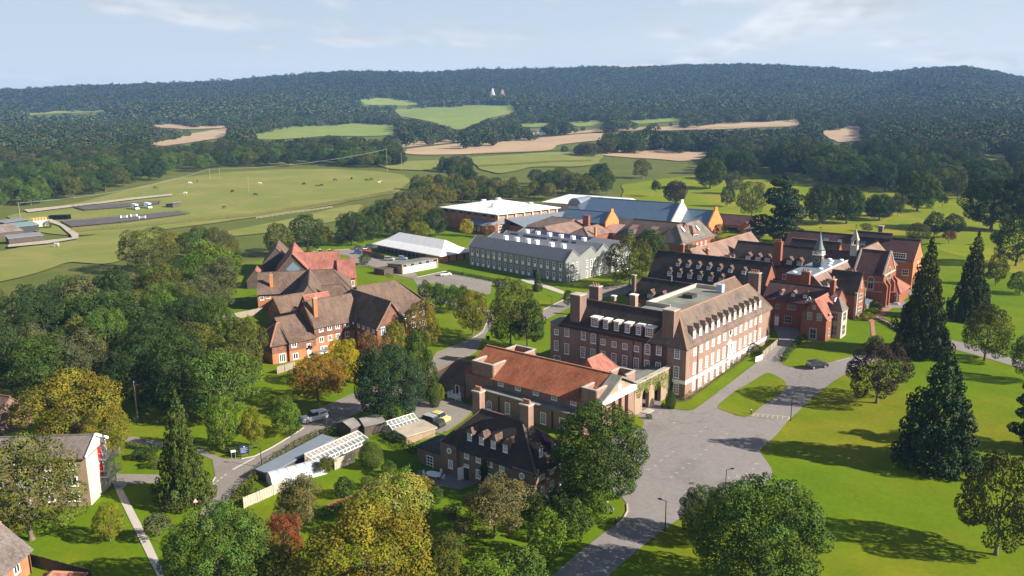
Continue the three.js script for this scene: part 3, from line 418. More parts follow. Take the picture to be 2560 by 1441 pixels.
// ------------------------------------------------------------------ trees one can tell apart: [type, leaf, foot x, foot y, width, top y, label]
const TREES = [
  ['dense', 'LG', 1893, 1500, 335, 1188, 'big dense mid-green round tree at the bottom of the lawn, in front of the bench'],
  ['dense', 'MG', 1757, 1352, 138, 1216, 'smaller dark green round tree close behind the street lamp by the drive'],
  ['ovalB', 'OL', 2490, 1388, 190, 1112, 'dark tree with a yellow-olive top and a pale bare trunk on the near right lawn'],
  ['coneB', 'BL', 2342, 1168, 232, 858, 'broad blue-green conifer casting the longest shadow over the lawn'],
  ['oakB', 'CO', 2192, 1008, 152, 843, 'dark copper-leaved tree on the lawn beside the drive, near the black car'],
  ['coneA', 'RW', 2302, 885, 158, 584, 'tall dark redwood nearest the church with flowers at its foot'],
  ['coneA', 'RW', 2424, 800, 112, 570, 'tall dark redwood standing behind and to one side of the other'],
  ['oakB', 'OL', 2462, 902, 120, 764, 'olive tree with a bare trunk between the far drive and the lawn'],
  ['cedar', 'BL', 2590, 1130, 150, 890, 'spreading dark cedar cut off by the picture edge beside the big conifer'], ['oakC', 'BL', 2566, 955, 90, 836, 'dark bush-like tree at the picture edge above the cedar'],
  ['ovalA', 'OL', 2489, 714, 50, 632, 'small olive tree beside the top of the second redwood'], ['oakC', 'MG', 2550, 735, 66, 676, 'low green round tree at the picture edge on the upper lawn'],
  ['oakA', 'DG', 2540, 665, 118, 540, 'very dark broad tree at the edge of the upper lawn'], ['sparse', 'MG', 2487, 614, 26, 577, 'thin young tree on the upper lawn before the very dark tree'],
  ['sparse', 'RU', 2372, 610, 36, 576, 'thin reddish young tree on the fairway above the long rear building'], ['oakB', 'OL', 2296, 606, 62, 556, 'olive round tree touching the end of the long rear building'],
  ['ovalA', 'BL', 2335, 592, 56, 528, 'dark tree above the end of the long rear building, first of a close pair'], ['ovalB', 'BL', 2382, 592, 60, 532, 'dark tree above the end of the long rear building, second of a close pair'],
  ['oakA', 'MG', 2244, 704, 66, 640, 'mid-green tree in the gap between the church and the long rear building'], ['bush', 'MG', 2290, 720, 46, 680, 'green shrub below the tree beside the church'],
  ['dense', 'MG', 1775, 472, 84, 391, 'round green tree on the fairway above the blue metal roofs'], ['dense', 'DG', 1852, 448, 88, 374, 'dark round tree behind the fairway, beside the round green one'],
  ['dense', 'CO', 1688, 510, 62, 449, 'dark purplish round tree just behind the large blue roof'], ['sparse', 'MG', 1640, 492, 26, 449, 'thin pale young tree on the fairway behind the large blue roof'],
  ['ovalB', 'GY', 1834, 485, 46, 426, 'grey-green pointed tree on the fairway'], ['ovalA', 'DG', 1818, 517, 38, 464, 'small dark pointed tree in front of the grey-green one'],
  ['oakC', 'OL', 1879, 543, 76, 450, 'olive tree with a dark trunk on the fairway left of the spreading cedar'], ['cedar', 'CN', 1957, 606, 145, 440, 'great dark spreading cedar behind the old school roofs'],
  ['dense', 'BL', 2050, 562, 86, 453, 'dark green tree right beside the great cedar'], ['dense', 'BL', 2116, 559, 86, 458, 'dark green oval tree, second beside the great cedar'],
  ['dense', 'DG', 2198, 551, 82, 482, 'compact dark round tree on the fairway'], ['wispy', 'GY', 2244, 542, 46, 478, 'thin greyish tree behind the compact dark one'], ['dense', 'MG', 2294, 528, 106, 422, 'broad olive-green tree on the far fairway'],
  ['oakB', 'OL', 2395, 497, 52, 428, 'yellow-olive tree at the far end of the fairway'], ['sparse', 'MG', 2356, 522, 26, 484, 'slim young tree on the far fairway'], ['oakC', 'OL', 2166, 579, 32, 557, 'small round olive bush-like tree above the long roof'],
  ['dense', 'DG', 2478, 575, 160, 438, 'huge dark tree at the far right of the fairway'], ['oakB', 'DG', 2560, 580, 110, 420, 'huge dark tree at the picture edge on the far fairway'],
  ['oakC', 'MG', 2082, 450, 118, 358, 'large tree with a sunlit yellow-green side at the wood edge'], ['oakA', 'DG', 2190, 436, 100, 342, 'large dark tree at the wood edge behind the fairway'], ['oakB', 'DG', 1962, 446, 92, 352, 'large dark tree at the wood edge left of the sunlit one'], ['ovalA', 'DG', 2015, 448, 66, 368, 'dark oval tree between two larger ones at the wood edge'], ['ovalB', 'YG', 2240, 448, 46, 406, 'pale yellow-green tree in the far wood edge'],
  ['dense', 'MG', 1494, 1258, 252, 1004, 'big full green tree standing in front of the hall portico'], ['wispy', 'TA', 1236, 1345, 216, 1186, 'tan-olive fine-leaved tree in front of the brick house'], ['willow', 'WI', 985, 1330, 200, 1198, 'pale yellow weeping willow in the garden'],
  ['oakB', 'GO', 930, 1530, 345, 1268, 'wide golden-olive oak at the bottom below the willow'], ['dense', 'LG', 556, 1520, 270, 1252, 'dense green oak at the bottom beside the fork of the drive'], ['oakA', 'RE', 712, 1392, 104, 1280, 'small fiery red tree between two larger ones at the bottom'], ['wispy', 'TA', 748, 1340, 128, 1175, 'sparse brownish tree over the polytunnel and the pale fence'],
  ['oakC', 'OL', 690, 1500, 150, 1360, 'olive tree at the bottom edge under the red one'], ['wispy', 'OL', 1100, 1490, 150, 1325, 'olive fine-leaved tree at the bottom edge beside the golden oak'],
  ['oakB', 'OL', 78, 1350, 272, 1088, 'big olive-green oak covering the front of the pale gabled block'], ['coneA', 'HE', 464, 1256, 148, 962, 'tall green redwood beside the drive with orange litter at its foot'], ['ovalA', 'YG', 275, 1352, 80, 1256, 'small yellow-green tree on the lawn left of the concrete path'], ['sparse', 'GY', 397, 1355, 72, 1284, 'small thin grey-green tree on the lawn right of the concrete path'],
  ['oakB', 'GO', 196, 1118, 262, 926, 'wide yellow-olive maple behind the pale gabled block'], ['oakC', 'GO', 270, 1152, 130, 1012, 'lower yellow-olive maple at the corner of the pale gabled block'],
  ['ovalA', 'BG', 560, 1132, 84, 982, 'bright green young tree behind the blue notice board'], ['ovalB', 'YG', 636, 1122, 60, 1012, 'slim young tree with an orange patch near the notice board'], ['ovalA', 'BG', 716, 1088, 80, 988, 'bright lime-green tree beside the white pickup'],
  ['oakA', 'OR', 796, 1008, 146, 884, 'orange-brown oak behind the white pickup'], ['dense', 'BL', 974, 1056, 186, 856, 'dense dark blue-green tree over the sheds and greenhouse'], ['oakC', 'YE', 862, 965, 98, 842, 'bright yellow tree in front of the tile-hung house'], ['oakB', 'RU', 926, 935, 84, 828, 'russet tree in front of the tile-hung gable'], ['ovalA', 'YG', 990, 906, 68, 802, 'yellow-green tree below the tile-hung gable'], ['ovalB', 'MG', 1044, 965, 80, 818, 'tall mid-green tree at the edge of the tarmac'], ['ovalA', 'MG', 1074, 1014, 64, 902, 'mid-green tree leaning over the yard by the hall'], ['oakB', 'GO', 1056, 880, 92, 746, 'golden-olive tree at the right-hand end of the tile-hung house'],
  ['oakA', 'GO', 1182, 838, 90, 720, 'golden tree on the grass inside the bend of the drive'],
  ['oakC', 'OL', 1276, 868, 118, 690, 'tall olive tree hiding the bend behind the hall roof'], ['oakA', 'DG', 1318, 872, 90, 742, 'dark tree beside the left end of the main brick building'],
  ['oakB', 'OL', 1574, 718, 118, 586, 'olive tree with yellow top casting shade on the grey-clad block'], ['oakC', 'MG', 1626, 695, 86, 568, 'green tree behind the olive one beside the dark dormered roof'], ['fir', 'HE', 1344, 728, 28, 668, 'small pointed young conifer in front of the grey-clad block'], ['oakA', 'DG', 1420, 768, 27, 722, 'small dark lollipop tree by the great chimney'],
  ['oakC', 'YE', 1166, 590, 40, 545, 'small bright yellow tree by the white-roofed sports hall'], ['oakB', 'RU', 1222, 594, 44, 560, 'small russet tree by the low blue roof'], ['oakA', 'DG', 1288, 582, 44, 550, 'small dark green tree by the low blue roof'], ['oakB', 'DG', 1090, 590, 66, 518, 'dark tree at the corner of the white-roofed sports hall'], ['oakC', 'YG', 1046, 596, 64, 552, 'yellow-green round tree behind the white low roof'],
  ['oakB', 'BG', 528, 752, 158, 600, 'dense bright-edged dark oak beside the paddock fence'], ['wispy', 'GY', 548, 778, 122, 640, 'pale grey-green tree with a visible forked trunk beside the garden'], ['oakC', 'OL', 372, 678, 150, 566, 'wide olive dome-shaped tree at the near paddock corner'], ['oakA', 'DG', 452, 720, 90, 640, 'dark tree between the olive dome and the bright-edged oak'],
  ['oakB', 'OL', 668, 815, 0, 0, ''],
  ['wispy', 'OL', 672, 762, 52, 722, 'little olive tree by the tile-hung house chimney'], ['wispy', 'YG', 628, 880, 66, 790, 'light thin tree on the lawn left of the tile-hung house'], ['oakA', 'MG', 590, 870, 70, 790, 'mid-green tree beside the timber fence'],
  ['oakC', 'DG', 770, 632, 96, 532, 'dark round tree above the red-tiled roofs'], ['ovalA', 'OL', 700, 640, 80, 556, 'grey-olive tree beside the dark round one above the red roofs'], ['oakB', 'DG', 880, 612, 92, 528, 'dark tree behind the parked cars of the upper car park'],
].filter((t) => t[6]);
for (const t of TREES) seenTree(...t);
// the row of young trees along the lower car park
for (const [i, x, y, w, ty] of [[0, 1064, 768, 40, 698], [1, 1098, 775, 42, 706], [2, 1134, 784, 44, 710], [3, 1158, 776, 36, 712]]) seenTree(i % 2 ? 'ovalA' : 'oakC', 'MG', x, y, w, ty, ['first', 'second', 'third', 'last'][i] + ' of the row of small green trees along the lower car park, from the left', 'small trees along the lower car park');

// shrubs and clipped bushes
for (const [type, leaf, x, y, w, ty, label] of [
  ['dome', 'HE', 928, 1168, 62, 1106, 'large clipped dome of yew beside the lean-to greenhouse'], ['dome', 'DG', 1676, 1022, 27, 977, 'tall clipped yew column at the corner of the main building'], ['bush', 'DG', 862, 1244, 54, 1192, 'spiky dark shrub in the middle of the garden'], ['bush', 'OL', 918, 1222, 38, 1190, 'small yellowish shrub in the garden above the spiky one'], ['bush', 'MG', 972, 1190, 40, 1150, 'green shrub between the dome and the clipped hedge'], ['wispy', 'OL', 812, 1185, 62, 1140, 'loose olive shrub against the lean-to greenhouse'],
  ['bush', 'BG', 1368, 1405, 110, 1268, 'bright green shrub in the bank below the brick house'], ['bush', 'MG', 1432, 1352, 100, 1250, 'green shrub in the bank under the big full tree'], ['bush', 'BG', 1490, 1310, 74, 1240, 'light green shrub nearest the two motorcycles'], ['bush', 'LG', 1310, 1470, 120, 1370, 'pale green shrub at the foot of the bank'], ['bush', 'BG', 1210, 1500, 130, 1390, 'bright green shrub at the bottom edge of the bank'],
  ['bush', 'DG', 1400, 1300, 80, 1215, 'dark shrub against the brick house'], ['bush', 'MG', 1340, 1300, 70, 1230, 'green shrub beside the oculus of the brick house'], ['bush', 'GO', 1056, 1236, 60, 1190, 'golden shrub below the brick house terrace'], ['bush', 'MG', 1090, 1255, 40, 1215, 'green shrub below the terrace steps'],
  ['bush', 'YG', 1100, 1006, 26, 960, 'lime shrub beside the yard of the hall'], ['dome', 'HE', 1087, 1018, 30, 955, 'tall clipped green shrub at the yard entrance'], ['bush', 'DG', 350, 1148, 40, 1120, 'clipped round bush beside the pale gabled block'], ['bush', 'DG', 372, 1152, 38, 1126, 'second clipped round bush beside the pale gabled block'], ['bush', 'OL', 386, 1170, 36, 1140, 'yellowish bush behind the redwood'],
  ['bush', 'BG', 636, 1240, 44, 1205, 'leafy green shrub in front of the polytunnel'], ['bush', 'MG', 1622, 1048, 18, 1034, 'little round shrub on the forecourt'], ['bush', 'MG', 1658, 1020, 14, 1008, 'small pale plant at the foot of the yew column'], ['bush', 'DG', 1884, 884, 46, 858, 'clipped dark hedge bush at the end of the main building'], ['bush', 'MG', 912, 662, 30, 634, 'spiky palm-like bush beside the red roof'], ['bush', 'MG', 2188, 778, 38, 754, 'leafy shrub by the glass-roofed porch'], ['bush', 'YG', 2166, 800, 42, 780, 'flowering pale shrub beside the brick path'], ['bush', 'MG', 1730, 640, 60, 610, 'brownish shrub behind the dark dormered roof'], ['bush', 'DG', 1800, 588, 38, 560, 'dark green bush below the orange gable'], ['wispy', 'TA', 1790, 615, 70, 588, 'brown loose shrub beside the sunlit long roof'], ['bush', 'DG', 1195, 998, 40, 972, 'dark bush under the white balcony'], ['bush', 'OL', 118, 570, 24, 552, 'olive bush between the stable buildings'], ['bush', 'BG', 1035, 1220, 0, 0, ''],
].filter((t) => t[6])) seenTree(type, leaf, x, y, w, ty, label);

// woods: trees of the belts and the near wood stand one by one, the far woods are masses
const OPEN = FIELDS.map((f) => f[2]);
const WOODS = [
  ['the near wood left of the tile-hung houses', [[-30, 770], [120, 700], [290, 700], [330, 690], [440, 730], [560, 800], [560, 860], [600, 930], [690, 985], [700, 1020], [620, 1085], [540, 1060], [420, 1050], [345, 1085], [330, 1000], [-30, 985]], 9.5, [10, 15], [11, 17], ['MG', 'MG', 'DG', 'DG', 'OL', 'OL', 'GY', 'LG', 'DG'], 11],
  ['the belt between the paddock and the car park', [[440, 650], [345, 610], [400, 580], [480, 565], [560, 582], [690, 588], [800, 566], [890, 545], [1000, 490], [1060, 462], [1140, 474], [1380, 492], [1392, 505], [1300, 503], [1100, 516], [1096, 566], [1060, 600], [880, 614], [800, 616], [700, 620], [640, 640], [580, 690]], 12, [9, 14], [9, 14], ['OL', 'OL', 'GY', 'MG', 'TA', 'TA', 'DG', 'GO'], 23],
  ['the belt behind the sports hall', [[1060, 450], [1180, 436], [1330, 440], [1545, 452], [1560, 480], [1480, 494], [1395, 494], [1380, 490], [1140, 470]], 16, [12, 19], [12, 18], ['DG', 'MG', 'DG', 'GY', 'OL', 'MG'], 37],
  ['the wood edge behind the fairway', [[1570, 450], [1560, 425], [1700, 415], [1850, 415], [2050, 425], [2300, 440], [2600, 440], [2600, 500], [2420, 488], [2300, 485], [2120, 480], [2000, 455], [1900, 432], [1700, 436]], 15, [15, 24], [15, 21], ['DG', 'DG', 'MG', 'OL', 'DG'], 51],
  ['the hedgerow wood above the arenas', [[-40, 528], [40, 522], [180, 500], [235, 489], [330, 465], [430, 440], [560, 424], [700, 417], [830, 416], [940, 420], [1012, 430], [1040, 446], [1072, 440], [1015, 415], [700, 394], [420, 408], [200, 430], [-40, 440]], 18, [13, 20], [12, 18], ['DG', 'MG', 'DG', 'OL', 'LG', 'DG'], 67],
];
const COLOUR = { DG: 'dark green', MG: 'mid-green', OL: 'olive', GY: 'grey-green', LG: 'light green', TA: 'tan', GO: 'golden' };
const covers = (x, y, z, w, h) => { // would a tree here hide ground that is open to view?
  for (const [dx, f] of [[0, .98], [0, .7], [-.32, .75], [.32, .75], [0, .35], [-.4, .45], [.4, .45], [0, .05]]) { const [px, py] = toPx(x + dx * w, y + f * h, z); for (const p of OPEN) if (inPoly(p, px, py)) { const back = ground(px, py); if (hypot(back.x, back.z) > hypot(x, z) + 14) return true; } }
  return false;
};
const candidates = [];
for (const [where, px, gap, wr, hr, palette, seed] of WOODS) {
  const r = rng(seed), poly = G2(px), xs = poly.map((p) => p[0]), zs = poly.map((p) => p[1]);
  for (let x = min(...xs); x < max(...xs); x += gap) for (let z = min(...zs); z < max(...zs); z += gap) {
    const X = x + (r() - .5) * gap * .8, Z = z + (r() - .5) * gap * .8, k = r(), w = lerp(wr[0], wr[1], r()), h = lerp(hr[0], hr[1], r()), leaf = palette[floor(k * palette.length)], t = floor(r() * 6);
    if (!inPoly(poly, X, Z) || treeSpots.some(([a, b, c]) => hypot(a - X, b - Z) < c * .55 + w * .22) || candidates.some((q) => hypot(q.X - X, q.Z - Z) < (q.w + w) * .25)) continue;
    if (covers(X, terrain(X, Z), Z, w, h)) continue;
    candidates.push({ X, Z, w, h, leaf, where, D: hypot(X, Z), type: ['oakA', 'oakB', 'oakC', 'ovalA', leaf === 'GY' ? 'wispy' : 'ovalB', 'oakA'][t] });
  }
}
candidates.sort((a, b) => a.D - b.D);
const SINGLES = 300 - TREES.length; // the nearest stand one by one, the rest are one mass
candidates.slice(0, SINGLES).forEach((q) => tree(q.type, q.leaf, q.X, q.Z, q.w, q.h, COLOUR[q.leaf] + ' broadleaf tree in ' + q.where, COLOUR[q.leaf] + ' trees in ' + q.where, q.X * 3.1 + q.Z));
{ // far woods and hedges, from the fields to the ridge
  const inst = (name, geos, pick, label) => geos.forEach((g, k) => { const list = pick.filter((_, i) => i % geos.length === k), m = new THREE.InstancedMesh(CROWN[g], FARLEAF, list.length), c = new THREE.Color(); list.forEach((p, i) => { m.setMatrixAt(i, p.m); m.setColorAt(i, c.setRGB(...p.c)); }); m.name = numbered(name); m.castShadow = m.receiveShadow = true; tag(m, label, 'wood', 'far woods', 'stuff'); scene.add(m); });
  const FARLEAF = leafMat(1, 1, 1), r = rng(2024), near = [], mid = [], far = [], Q = new THREE.Quaternion(), Y = V(0, 1, 0);
  const tones = [[.028, .048, .016], [.036, .058, .017], [.048, .068, .018], [.026, .044, .016], [.058, .068, .024], [.042, .065, .021], [.054, .078, .020], [.072, .072, .030]];
  const line = [[-400, 450], [0, 440], [200, 431], [420, 409], [700, 395], [1015, 416], [1060, 434], [1560, 424], [1700, 414], [1850, 413], [2050, 423], [2300, 436], [2560, 438], [3000, 440]];
  for (const q of candidates.slice(SINGLES)) { const c = LEAF[q.leaf].color; near.push({ m: new THREE.Matrix4().compose(V(q.X, terrain(q.X, q.Z) - .05, q.Z), Q.setFromAxisAngle(Y, q.X).clone(), V(q.w, q.h, q.w)), c: [c.r, c.g, c.b] }); }
  for (let D = 560; D < 3350;) {
    const step = lerp(10, 13.5, ss(600, 2400, D)), half = atan2(1480, FPX);
    for (let a = -half; a < half; a += step / D) {
      const A = a + (r() - .5) * step / D * .9, d = D + (r() - .5) * step * .9, x = sin(A) * d, z = -cos(A) * d, y = terrain(x, z), k = r(), k2 = r(), k3 = r(), k4 = r();
      const [px, py] = toPx(x, y, z); if (py > tab(line, px) || px < -220 || px > 2780) continue;
      const patch = vnoise(x / 120 + 5, z / 120 + 8), w = lerp(10, 19, k) * (k4 < .12 ? .6 : 1), h = w * lerp(.8, 1.15, k2);
      if (covers(x, y, z, w, h)) continue;
      // clearings and glades thin the vale woods but not the hill
      if (D < 1900 && patch < .34 && k3 < .5) continue;
      const c = tones[floor(clamp(k3 * .75 + patch * .4, 0, .999) * tones.length)], s = lerp(.82, 1.16, k4), hill = 1 - .34 * ss(1900, 2600, D) * (1 - .6 * ss(1000, 1700, px));
      const item = { m: new THREE.Matrix4().compose(V(x, y - h * (D > 1500 ? .22 : .12), z), Q.setFromAxisAngle(Y, k2 * 6.28).clone(), V(w * 1.12, h * (px < 1500 && k4 > .9 && D > 2700 ? 1.35 : 1.1), w * 1.12)), c: c.map((q) => q * s * hill) };
      (D < 950 ? near : D < 1700 ? mid : far).push(item);
    }
    D += step;
  }
  inst('hedgerow_wood', ['oakA', 'oakB', 'oakC', 'ovalA'], near, 'mixed green trees of the hedgerows and copses between the fields'); inst('vale_wood', ['farA', 'farB', 'farC'], mid, 'dense mixed woods across the vale below the hill'); inst('hillside_wood', ['hillA', 'hillB'], far, 'dark wooded hillside running along the whole skyline');
}

// ------------------------------------------------------------------ building kit
const FACE = { F: 0, R: PI / 2, B: PI, L: -PI / 2 };
const geoCache = new Map(), cached = (k, f) => { if (!geoCache.has(k)) geoCache.set(k, f()); return geoCache.get(k); };
const outline = (w, h, arch) => { const p = [[-w / 2, -h / 2], [w / 2, -h / 2]]; if (!arch) p.push([w / 2, h / 2], [-w / 2, h / 2]); else if (arch === 'point') { for (let i = 0; i <= 4; i++) { const a = i / 4; p.push([w / 2 * cos(a * PI / 2), h / 2 - w * .8 + w * .8 * sin(a * PI / 2)]); } for (let i = 3; i >= 0; i--) { const a = i / 4; p.push([-w / 2 * cos(a * PI / 2), h / 2 - w * .8 + w * .8 * sin(a * PI / 2)]); } } else { const ry = arch === 'round' ? w / 2 : arch; for (let i = 0; i <= 8; i++) { const a = i / 8 * PI; p.push([w / 2 * cos(a), h / 2 - ry + ry * sin(a)]); } } return p; };
function frameGeo(w, h, c, r, arch, t = .16, bar = .065) { // a moulded frame with glazing bars, standing proud of the wall
  return cached(['f', w.toFixed(2), h.toFixed(2), c, r, arch, t, bar].join(), () => {
    const m = new MB(), o = outline(w, h, arch), k = o.map(([x, y]) => [x * (w - 2 * t) / w, y * (h - 2 * t) / h]), z = .07;
    for (let i = 0; i < o.length; i++) { const j = (i + 1) % o.length, A = V(o[i][0], o[i][1], z), B = V(o[j][0], o[j][1], z), C = V(k[j][0], k[j][1], z), D = V(k[i][0], k[i][1], z); m.poly([A, B, C, D]); m.poly([V(A.x, A.y, 0), V(B.x, B.y, 0), B, A]); m.poly([D, C, V(C.x, C.y, 0), V(D.x, D.y, 0)]); }
    const top = arch ? (arch === 'point' || arch === 'round' ? .12 : .06) : 0;
    for (let i = 1; i < c; i++) { const x = lerp(-w / 2 + t, w / 2 - t, i / c); m.box(x - bar / 2, -h / 2 + t, .02, x + bar / 2, h / 2 - t - top * h * abs(x / w) * 2, .062); }
    for (let i = 1; i < r; i++) { const y = lerp(-h / 2 + t, h / 2 - t, i / r), b = i * 2 === r ? bar * 1.5 : bar; m.box(-w / 2 + t, y - b / 2, .022, w / 2 - t, y + b / 2, .066); }
    m.box(-w / 2 - .06, -h / 2 - .08, 0, w / 2 + .06, -h / 2 - .002, .14);
    return m.geo();
  });
}
const paneGeo = (w, h, arch) => cached(['p', w.toFixed(2), h.toFixed(2), arch].join(), () => { const m = new MB(), o = outline(w * .96, h * .96, arch); m.poly(o.map(([x, y]) => V(x, y, .025))); return m.geo(); });
class Building {
  constructor(name, label, cat, frame, ox, oz, y0, group) { this.f = frame; this.ox = ox; this.oz = oz; this.y0 = y0; const [x, z] = frame.w(ox, oz); this.g = thing(name, label, cat, x, y0, z, frame.turn, group); }
  v(x, y, z) { return V(x - this.ox, y - this.y0, z - this.oz); }
  add(name, mb, mat, parent) { return part(name, mb.geo(), mat, parent ?? this.g); }
  // walls and roof of one range: ridge along x or z, hl/hr hip runs at its low and high end, ov eaves, og verge
  range(x0, x1, z0, z1, ye, yr, o = {}) {
    const ax = o.axis ?? 'x', yb = o.yb ?? this.y0, ov = o.ov ?? .45, og = o.og ?? .15, hl = o.hl ?? 0, hr = o.hr ?? 0, T = .22;
    const a0 = ax === 'x' ? x0 : z0, a1 = ax === 'x' ? x1 : z1, b0 = ax === 'x' ? z0 : x0, b1 = ax === 'x' ? z1 : x1, bm = o.mid ?? (b0 + b1) / 2;
    const p = (a, y, b) => (ax === 'x' ? this.v(a, y, b) : this.v(b, y, a)), yl = o.yel ?? ye, yh = o.yeh ?? ye; // eaves may differ on the two sides
    const w = new MB();
    const half = .02;
    w.poly([p(a0, yb, b0), p(a1, yb, b0), p(a1, yl, b0), p(a0, yl, b0)]); w.poly([p(a1, yb, b1), p(a0, yb, b1), p(a0, yh, b1), p(a1, yh, b1)]);
    for (const [a, hip] of [[a0, hl], [a1, hr]]) { const q = [p(a, yb, b0), p(a, yl, b0)]; if (!hip) q.push(p(a, yr - half, bm)); q.push(p(a, yh, b1), p(a, yb, b1)); w.poly(q); }
    const wall = this.add('wall', w, o.wall ?? M.brick);
    if (o.band) { const m = new MB(); for (const [b, y, s] of [[b0, yl, -1], [b1, yh, 1]]) { const c = b + s * .07; m.poly([p(a0 - .07, y - o.band, c), p(a1 + .07, y - o.band, c), p(a1 + .07, y - .02, c), p(a0 - .07, y - .02, c)]); m.poly([p(a0 - .07, y - o.band, c), p(a1 + .07, y - o.band, c), p(a1 + .07, y - o.band, b), p(a0 - .07, y - o.band, b)]); } for (const [a, s, hip] of [[a0, -1, hl], [a1, 1, hr]]) if (hip) { const c = a + s * .07; m.poly([p(c, ye - o.band, b0 - .07), p(c, ye - o.band, b1 + .07), p(c, ye - .02, b1 + .07), p(c, ye - .02, b0 - .07)]); } this.add('brick_band', m, M.brickBand); }
    if (o.noRoof) return wall;
    const r = new MB(), sl = (yr - yl) / (bm - b0), sh = (yr - yh) / (b1 - bm), fl = o.flare ?? 0; // flare: the foot of the slope kicks out
    const el = yl - ov * sl * (fl ? .45 : 1), eh = yh - ov * sh * (fl ? .45 : 1), A0 = a0 - (hl ? ov : og), A1 = a1 + (hr ? ov : og), B0 = b0 - ov, B1 = b1 + ov;
    const R0 = p(hl ? a0 + hl : A0, yr, bm), R1 = p(hr ? a1 - hr : A1, yr, bm), E00 = p(A0, el, B0), E10 = p(A1, el, B0), E01 = p(A0, eh, B1), E11 = p(A1, eh, B1);
    const dn = (q, t = T) => V(q.x, q.y - t, q.z), slope = (e0, e1, r1, r0, k) => {
      if (fl) { const f = .22, m0 = e0.clone().lerp(r0, f), m1 = e1.clone().lerp(r1, f); m0.y -= (r0.y - e0.y) * f * .38; m1.y -= (r1.y - e1.y) * f * .38; r.poly([e0, e1, m1, m0], k); r.poly([m0, m1, r1, r0], k); } else r.poly([e0, e1, r1, r0], k);
    };
    const k = ax === 'x';
    slope(E10, E00, R0, R1, !k); slope(E01, E11, R1, R0, !k);
    if (hl) r.poly([E00, E01, R0], !k); if (hr) r.poly([E11, E10, R1], !k);
    const ring = [E00, E10, E11, E01]; for (let i = 0; i < 4; i++) { const a = ring[i], b = ring[(i + 1) % 4]; if ((i === 1 && !hr) || (i === 3 && !hl)) { const q = i === 1 ? R1 : R0; r.poly([dn(a), dn(q), q, a]); r.poly([dn(q), dn(b), b, q]); } else r.poly([dn(a, .14), dn(b, .14), b, a]); }
    r.poly([dn(E00, .14), dn(E01, .14), dn(E11, .14), dn(E10, .14)].map((q) => q)); // soffit
    const roof = this.add('roof', r, o.roof ?? M.roofBrown);
    if (o.ridge !== 0) { const m = new MB(), mt = o.ridge ?? M.ridge, lift = (q) => V(q.x, q.y + .05, q.z); m.bar(lift(R0), lift(R1), .3, .18); if (hl) for (const e of [E00, E01]) m.bar(lift(e), lift(R0), .26, .16); if (hr) for (const e of [E10, E11]) m.bar(lift(e), lift(R1), .26, .16); this.add('ridge_tiles', m, mt, roof); }
    return roof;
  }
  flat(x0, x1, z0, z1, y, mat, o = {}) { const m = new MB(), t = o.t ?? .3, A = (a, b, c) => this.v(a, b, c); const q = [[x0, z0], [x1, z0], [x1, z1], [x0, z1]]; m.poly(q.map(([a, b]) => A(a, y, b)).reverse()); for (let i = 0; i < 4; i++) { const [a, b] = q[i], [c, d] = q[(i + 1) % 4]; m.poly([A(a, y - t, b), A(c, y - t, d), A(c, y, d), A(a, y, b)]); } return this.add(o.name ?? 'roof', m, mat); }
  block(name, x0, x1, y0, y1, z0, z1, mat, parent) { const m = new MB(), a = this.v(x0, y0, z0), b = this.v(x1, y1, z1); m.box(a.x, a.y, a.z, b.x, b.y, b.z); return this.add(name, m, mat, parent); }
  win(x, y, z, face, w, h, c = 2, r = 4, o = {}) {
    const f = part(o.name ?? 'window', frameGeo(w, h, c, r, o.arch, o.t, o.bar), o.mat ?? M.white, this.g); f.position.copy(this.v(x, y + h / 2, z)); f.rotation.y = FACE[face] ?? face;
    part('pane', paneGeo(w, h, o.arch), o.glass ?? M.glass, f); return f;
  }
  row(n, f) { for (let i = 0; i < n; i++) f(i); }
  dormer(x, y, z, face, w, h, d, o = {}) { // a window standing out of a roof slope: front at z, running back d
    const hw = w / 2, m = new MB();
    m.poly([V(-hw, 0, 0), V(hw, 0, 0), V(hw, h, 0), V(-hw, h, 0)]); m.poly([V(hw, 0, 0), V(hw, 0, -d), V(hw, h, -d), V(hw, h, 0)]); m.poly([V(-hw, 0, -d), V(-hw, 0, 0), V(-hw, h, 0), V(-hw, h, -d)]);
    if (o.roof === 'gable') m.poly([V(-hw, h, .01), V(hw, h, .01), V(0, h + (o.rise ?? w * .55), .01)]);
    const D = part('dormer', m.geo(), o.wall ?? M.tileHung, this.g); D.position.copy(this.v(x, y, z)); D.rotation.y = FACE[face] ?? face;
    const r = new MB(), e = .18, rise = o.rise ?? w * .55, back = -d - (o.back ?? 1.2);
